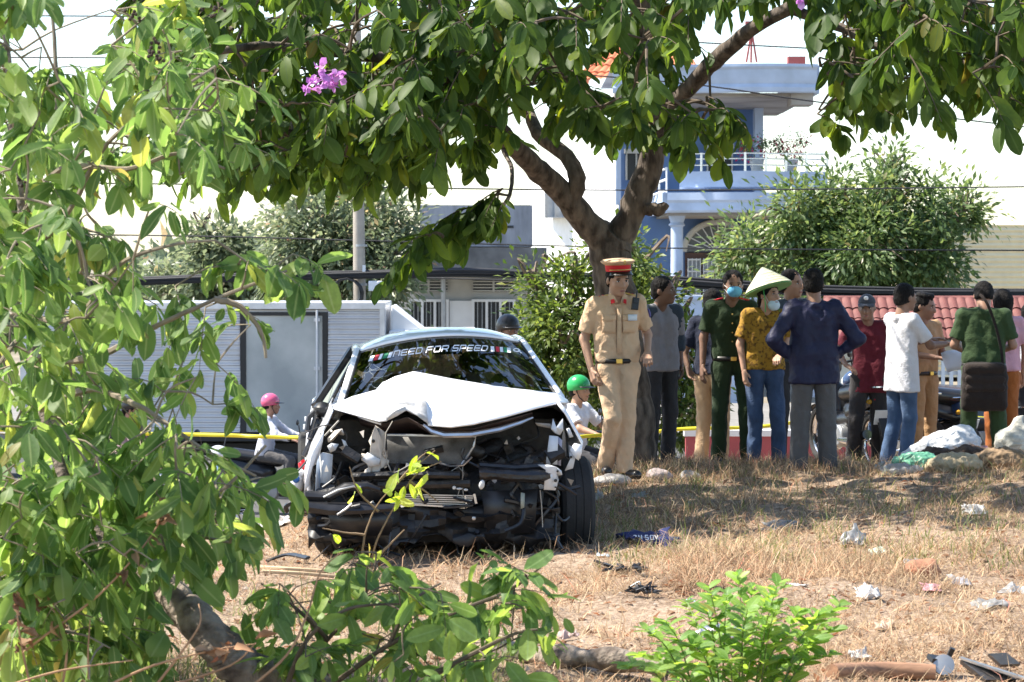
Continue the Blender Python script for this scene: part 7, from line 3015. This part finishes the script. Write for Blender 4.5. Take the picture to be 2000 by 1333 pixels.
# ============================================================ rubbish, sacks and debris on the mound
def rag(name, px, py, D, wx, wz, m, label, cat, seed=0, lift=.03, n=9, depth=None, group=None, amp=.42, solid=.0015, tilt=0.35):
    """A crumpled sheet lying on the ground."""
    rg = random.Random(seed)
    X = PX(px, D)
    z0 = gz(X, D)
    m_ = MB()
    rows = []
    dp = depth or wx * .7
    for j in range(n):
        row = []
        for i in range(n):
            u, v_ = i / (n - 1) - .5, j / (n - 1) - .5
            e = noise.noise(Vector((u * 3.6 + seed * 3.3, v_ * 3.6, seed * 1.7)))
            e2 = noise.noise(Vector((u * 7.3 - seed, v_ * 6.1, seed * 2.1)))
            edge = 1 + .55 * noise.noise(Vector((u * 5, v_ * 5, seed * 9.1)))
            x_, y_ = X + u * wx * edge, D + v_ * dp * edge
            hgt = max(0, (1 - (2 * u) ** 2) * (1 - (2 * v_) ** 2)) * wz * .25 + (v_ + .5) * wz * tilt + wz * amp * (1.5 * e + .9 * e2)
            row.append(Vector((x_ - X, y_ - D, max(.012, hgt + lift) + gz(x_, y_) - z0)))
        rows.append(row)
    m_.grid(rows)
    o = m_.build(name, m, None, False, True, 50, solid=solid)
    o.location = (X, D, z0)
    return props(o, label, cat, group)


def lump(name, px, py, D, size, m, label, cat, seed=0, amp=.03, f=6, res=.016, group=None, k=.05, n=5, sink=.02, parts=None):
    rg = random.Random(seed)
    X = PX(px, D)
    z0 = gz(X, D)
    v = Vol(k)
    sx, sy, sz = size
    v.ell((0, 0, sz * .45), (sx * .42, sy * .42, sz * .5))
    for i in range(n):
        v.ell((rg.uniform(-.3, .3) * sx, rg.uniform(-.25, .25) * sy, rg.uniform(.2, .55) * sz), (sx * rg.uniform(.15, .28), sy * rg.uniform(.15, .28), sz * rg.uniform(.2, .4)))
    v.cuts = [(np.array([0, 0, -sink]), np.array([0, 0, -1.]))]
    V_, Q_ = v.mesh(res)
    V_ = wrinkle(V_, Q_, amp, f, seed)
    me = npmesh(name, V_, Q_, None, [m])
    o = link(name, me, None, False, True, 0)
    o.location = (X, D, z0)
    return props(o, label, cat, group)


M_SACKW = mat('white_plastic_sack', (.56, .57, .59), .38, scale=5, col2=(.26, .38, .52), thr=(.52, .66), bump=.4, bscale=14)
M_WOVEN = mat('woven_sack', (.54, .52, .45), .7, var=.3, scale=5, bump=.5, bscale=120)
M_ROT = mat('rotten_mulch', (.05, .028, .018), .95, scale=16, col2=(.12, .075, .05), thr=(.4, .7), bump=1.0, bscale=30)
M_CLEARP = leafmat('milky_plastic', (.28, .28, .275), (.38, .38, .38), (.46, .46, .45), .45, .3, spec=.5)
M_GREENP = mat('green_plastic', (.12, .34, .22), .4, var=.25, scale=8, bump=.4, bscale=20)
M_TANP = mat('tan_refuse', (.40, .32, .20), .7, var=.3, scale=7, bump=.5, bscale=22)
M_PINKP = mat('pink_plastic', (.42, .22, .24), .5, var=.25, scale=7, bump=.3)
for m_ in (M_SACKW, M_WOVEN, M_GREENP, M_TANP, M_PINKP, M_CLEARP):
    ridge_bump(m_, 13, .03)
# white sack with a peaked end
v = Vol(.06)
sx0 = PX(1836, 21.6)
zs = gz(sx0, 21.6)
for q in (((-.26, .06), .09), ((-.1, .12), .14), ((.06, .17), .18), ((.20, .2), .17), ((.22, .33), .07)):
    v.ell((q[0][0], 0, q[0][1]), (q[1] * 1.15, q[1], q[1]))
v.cap((-.3, 0, .05), (.22, 0, .34), .05, .035)
V_, Q_ = v.mesh(.016)
V_ = wrinkle(V_, Q_, .02, 13, 4) * np.array([.9, .9, .82])
o = link('sack', npmesh('sack', V_, Q_, None, [M_SACKW]), None, False, True, 0)
o.location = (sx0, 21.6, zs)
props(o, 'large white and pale blue plastic sack on the rubbish heap', 'sack')
v = Vol(.05)
v.ell((0, 0, .13), (.19, .17, .16))
v.ell((.1, 0, .1), (.17, .16, .13))
v.cap((.02, 0, .26), (.0, 0, .33), .05, .03)
v.cap((.0, 0, .31), (.05, 0, .36), .03, .015)
v.cuts = [(np.array([0, 0, -.02]), np.array([0, 0, -1.]))]
V_, Q_ = v.mesh(.015)
V_ = wrinkle(V_, Q_, .014, 14, 8)
xs_ = PX(1988, 21.3)
o = link('sack', npmesh('sack', V_, Q_, None, [M_WOVEN]), None, False, True, 0)
o.location = (xs_, 21.3, gz(xs_, 21.3))
props(o, 'tied cream woven sack at the right edge of the rubbish heap', 'sack')
lump('mulch_heap', 1832, 900, 21.1, (.50, .36, .18), M_ROT, 'larger dark brown heap of rotting mulch before the white sack', 'rubbish heap', 2, .03, 13, .016, 'brown mulch heaps')
lump('mulch_heap', 1895, 905, 20.9, (.40, .32, .17), M_ROT, 'smaller dark brown mulch heap next to the woven sack', 'rubbish heap', 3, .03, 13, .016, 'brown mulch heaps')
lump('refuse_bag', 1795, 930, 20.7, (.42, .30, .17), M_GREENP, 'crumpled green plastic bag in the rubbish', 'bag', 5, .022, 19, .011)
lump('refuse_bag', 1738, 915, 20.9, (.22, .2, .10), M_CLEARP, 'crumpled clear plastic bag left of the rubbish heap', 'bag', 6, .022, 19, .011)
lump('refuse_bag', 1870, 935, 20.4, (.5, .32, .16), M_TANP, 'tan refuse bag below the brown mulch', 'bag', 7, .022, 19, .011)
lump('refuse_bag', 1960, 935, 20.5, (.5, .34, .18), mat('brown_refuse', (.24, .16, .09), .8, var=.35, scale=9, bump=.6), 'brown torn refuse bag in front of the woven sack', 'bag', 8, .022, 19, .011)
lump('refuse_bag', 1900, 885, 21.8, (.34, .2, .12), M_PINKP, 'pinkish plastic refuse between the two mulch heaps', 'bag', 9, .022, 19, .011)
lump('refuse_bag', 1770, 935, 20.3, (.34, .2, .06), M_CLEARP, 'flat milky plastic below the green bag', 'bag', 12, .022, 19, .011)
# blue cloth with white lettering
cl_ = rag('blue_cloth', 1262, 1068, 15.9, .30, .07, mat('navy_cloth', (.012, .018, .085), .7), 'dark blue cloth with white lettering crumpled on the ground right of the car', 'cloth', 3, .03, 11, .3)
mb = MB()
for (x_, y_, pl) in ((-.10, -.1, [(0, 0), (0, .5), (.5, .5), (.5, 0), (.5, 1), (0, 1)]), (-.06, -.09, [(0, 0), (0, 1), (.3, .4), (.6, 1), (.6, 0)]), (-.01, -.10, [(.6, 1), (0, 1), (0, .5), (.6, .5), (.6, 0), (0, 0)]), (.03, -.1, [(0, 0), (0, 1), (.6, 1), (.6, 0), (0, 0)]), (.065, -.09, [(0, 1), (.3, 0), (.6, 1)])):
    pts = [Vector((x_ * .8 + a_ * .03, y_ - .03 + b_ * .05, .05 + b_ * .02)) for a_, b_ in pl]
    mb.tube(pts, .0035, 4)
mb.build('white_lettering', M_VINYL, cl_)
# named scraps
M_PAPERW = mat('dirty_white_film', (.46, .44, .42), .5, var=.2, scale=8, bump=.4)
scr = [('plastic_cup', 1668, 1063, 15.6, .13, .13, M_CLEARP, 'crumpled clear plastic cup standing on the slope', 'cup', .1),
       ('plastic_scrap', 1700, 1178, 12.9, .12, .08, M_PAPERW, 'white plastic scrap sticking up right of the young shrub', 'plastic scrap', .1),
       ('plastic_scrap', 1938, 1203, 12.5, .15, .05, M_CLEARP, 'grey-white film lying near the right edge', 'plastic scrap', .12),
       ('plastic_scrap', 1730, 1240, 11.9, .09, .05, mat('beige_scrap', (.45, .33, .24), .7), 'beige wrapper lying above the brown log', 'plastic scrap', .08),
       ('plastic_scrap', 1822, 1150, 13.6, .10, .03, M_PINKP, 'pinkish flat wrapper near the clay lump', 'plastic scrap', .12),
       ('plastic_scrap', 1905, 1002, 17.6, .16, .08, M_CLEARP, 'clear plastic bag caught in the grass at right', 'plastic scrap', .14),
       ('plastic_scrap', 1520, 1028, 16.7, .2, .03, M_CLEARP, 'flat clear film in the middle of the slope', 'plastic scrap', .2),
       ('plastic_scrap', 1250, 978, 18.2, .10, .04, M_CLEARP, 'small clear scrap on the slope right of the tyre', 'plastic scrap', .1),
       ('plastic_scrap', 1715, 1075, 15.2, .09, .03, mat('mint_scrap', (.42, .5, .4), .6), 'pale mint scrap beside the plastic cup', 'plastic scrap', .1),
       ('plastic_scrap', 1785, 1105, 14.3, .10, .03, M_CLEARP, 'grey film below the mint scrap', 'plastic scrap', .1),
       ('plastic_scrap', 1880, 1132, 13.9, .12, .05, mat('grey_film', (.28, .28, .30), .5), 'dark grey torn film near the right edge', 'plastic scrap', .12),
       ('plastic_scrap', 1985, 1150, 13.4, .16, .07, M_CLEARP, 'crumpled clear plastic cut by the right edge', 'plastic scrap', .14),
       ('plastic_scrap', 1178, 1080, 15.4, .08, .02, mat('pale_blue_scrap', (.4, .48, .52), .6), 'pale blue sliver left of the blue cloth', 'plastic scrap', .06),
       ('plastic_scrap', 1170, 968, 18.5, .06, .10, M_PAPERW, 'white film standing beside the car tyre', 'plastic scrap', .05),
       ('plastic_scrap', 1350, 1172, 13.1, .05, .02, mat('pale_blue_scrap', (.4, .48, .52), .6), 'tiny pale blue scrap on the bare soil', 'plastic scrap', .05),
       ('plastic_scrap', 1560, 1163, 13.2, .09, .02, M_PAPERW, 'white sliver behind the top of the young shrub', 'plastic scrap', .07),
       ('plastic_scrap', 1680, 1292, 11.1, .08, .05, M_PAPERW, 'white scrap right above the brown log', 'plastic scrap', .06),
       ('plastic_scrap', 530, 1000, 17.0, .26, .06, M_PAPERW, 'white sheet lying on the sunlit soil left of the car', 'plastic scrap', .3),
       ('plastic_scrap', 1112, 1250, 11.8, .08, .06, mat('pinkish_scrap', (.42, .32, .30), .7), 'pinkish scrap right of the cut branch', 'plastic scrap', .06),
       ('plastic_scrap', 1410, 1245, 11.6, .22, .05, M_SILV, 'crumpled silver foil behind the young shrub', 'plastic scrap', .1)]
for k, (nm_, px, py, D, wx, wz, m, lab, cat, dp_) in enumerate(scr):
    D = 505 and 1.75 * FPX / max(1, (py - 505)) * 1.0 if nm_ != 'plastic_cup' else D
    D = min(max(D, 10.7), 21)
    rag(nm_, px, py, D, wx, wz, m, lab, cat, 20 + k, .012, 10, dp_, 'scraps of litter on the mound')
# concrete lumps near the officer's feet, clay lump
M_RUBBLE = mat('grey_rubble', (.33, .31, .30), .9, var=.2, scale=14, bump=.5, bscale=40)
lump('rubble', 1195, 940, 19.9, (.30, .2, .07), M_RUBBLE, "flat grey rubble slab at the officer's feet", 'rubble', 30, .012, 12, .014, 'grey rubble')
lump('rubble', 1288, 930, 20.4, (.20, .16, .10), mat('pinkish_rubble', (.34, .28, .27), .9, bump=.5), 'pinkish rubble lump right of the officer', 'rubble', 31, .014, 12, .014, 'grey rubble')
lump('rubble', 1350, 925, 20.6, (.15, .14, .08), M_RUBBLE, 'smaller grey rubble lump below the red barrier', 'rubble', 32, .012, 12, .014, 'grey rubble')
lump('clay_lump', 1800, 1125, 14.1, (.20, .18, .10), mat('red_clay', (.30, .14, .08), .9, var=.3, scale=9, bump=.6), 'reddish clay lump with dry grass on the right slope', 'lump', 33, .015, 12, .014)
# black trim rods and bits torn from the car
mb = MB()
pl = [(1162, 1098), (1200, 1112), (1260, 1128), (1330, 1140), (1415, 1153)]


def gp(px, py, up=.02):
    D = 14
    for _ in range(6):
        X = PX(px, D)
        z = gz(X, D) + up
        D = (1.75 - z) * FPX / (py - 505)
    return Vector((PX(px, D), D, z))


for o_ in (0, .02, .045):
    mb.tube(cr([gp(x_, y_, .018 + o_ * .4) + Vector((0, o_, 0)) for x_, y_ in pl], 4), .007, 6)
props(mb.build('trim_rod', M_BLKPL), 'long black trim strips torn off the car lying on bare soil', 'car trim')
mb = MB()
c = gp(1255, 1163)
rn = random.Random(3)
for k in range(26):
    a_ = c + Vector((rn.uniform(-.06, .06), rn.uniform(-.06, .06), rn.uniform(0, .035)))
    mb.tube(cr([a_, a_ + Vector((rn.uniform(-.05, .05), rn.uniform(-.04, .04), rn.uniform(-.01, .03))), a_ + Vector((rn.uniform(-.06, .06), rn.uniform(-.05, .05), 0))], 3), .005, 5)
props(mb.build('wire_tangle', M_BLKPL), 'small tangle of black wire on the bare soil', 'wire')
mb = MB()
c = gp(1228, 1116)
for k in range(18):
    mb.box(c + Vector((rn.uniform(-.14, .10), rn.uniform(-.1, .1), rn.uniform(0, .03))), (rn.uniform(.02, .06), rn.uniform(.02, .05), .012), (rn.uniform(-.5, .5), rn.uniform(-.5, .5), rn.uniform(0, 3)))
o = mb.build('plastic_shards', M_BLKPL)
props(o, 'black plastic shards scattered beside the torn trim strips', 'car debris', kind='stuff')
# dark trim and pale bark strips left of the car in front
mb = MB()
mb.tube(cr([gp(520, 1098), gp(560, 1085, .05), gp(600, 1092, .04)], 4), .02, 6, flat=.5)
props(mb.build('trim_piece', M_BLKPL), 'short black trim piece lying at front left of the car', 'car trim')
mb = MB()
mb.tube(cr([gp(500, 1110), gp(560, 1113, .03), gp(640, 1118)], 4), [.012] * 9, 6)
mb.tube(cr([gp(510, 1118), gp(590, 1122, .03), gp(670, 1130)], 4), [.011] * 9, 6)
props(mb.build('peeled_stick', mat('peeled_wood', (.45, .33, .2), .8)), 'pair of peeled pale sticks lying behind the cut branch', 'stick')
# logs at the bottom edge
mb = MB()
mb.tube([Vector(v) for v in cr([(PX(960, 10.7), 10.9, .06), (PX(1080, 10.7), 10.75, .075), (PX(1180, 10.7), 10.6, .08), (PX(1300, 10.7), 10.5, .06)], 6)], [.05 + .012 * math.sin(k * 1.1) for k in range(19)], 14)
props(mb.build('log', M_BARKPALE, wob=.02), 'pale grey log lying at the bottom edge left of the young shrub', 'log')
mb = MB()
mb.tube(cr([gp(1630, 1318, .03), gp(1720, 1314, .035), gp(1830, 1318, .03)], 6), .036, 10)
props(mb.build('log', mat('reddish_wood', (.26, .14, .08), .8, var=.3, scale=10, stretch=(1, 6, 6)), wob=.01), 'short reddish-brown split log right of the young shrub', 'log')
# lamp and bumper wreckage, bottom right
r_ = thing('lamp_wreck', 'broken lamp socket with metal collar lying at bottom right', 'car debris', tuple(gp(1845, 1310, 0)))
c = gp(1845, 1305, .04)
mb = MB()
mb.lathe([(.03, -.03), (.036, -.02), (.036, .015), (.045, .02), (.045, .035), (.02, .04)], c, 16, Matrix.Rotation(R(70), 3, 'X'))
mb.build('socket', M_GREYMETAL, r_, True)
mb = MB()
mb.box(c + Vector((-.03, 0, .03)), (.06, .05, .02), (.3, .2, .4))
mb.box(c + Vector((.03, 0, .05)), (.02, .02, .06), (.2, .4, 0))
mb.build('clip', M_BLKPL, r_, True)
r_ = thing('headlamp_wreck', 'smashed silver headlamp shell lying in the bottom right corner', 'car debris', tuple(gp(1940, 1310, 0)))
for k in range(5):
    mb = MB()
    a_, b_ = gp(1880 + 12 * k, 1288 + 4 * k, .06), gp(1975 + 9 * k, 1322 + 2 * k, .03)
    mb.bar(a_, b_, .022, .008)
    mb.build('reflector_rib', M_SILV, r_, True)
mb = MB()
mb.slab([gp(1935, 1280, .07), gp(1970, 1278, .10), gp(1998, 1300, .08), gp(1960, 1302, .06)], (0, .03, -.015))
mb.slab([gp(1880, 1292, .05), gp(1930, 1300, .05), gp(1990, 1330, .02), gp(1930, 1332, .02)], (0, .02, -.02))
mb.build('housing', M_BLKPL, r_, True)
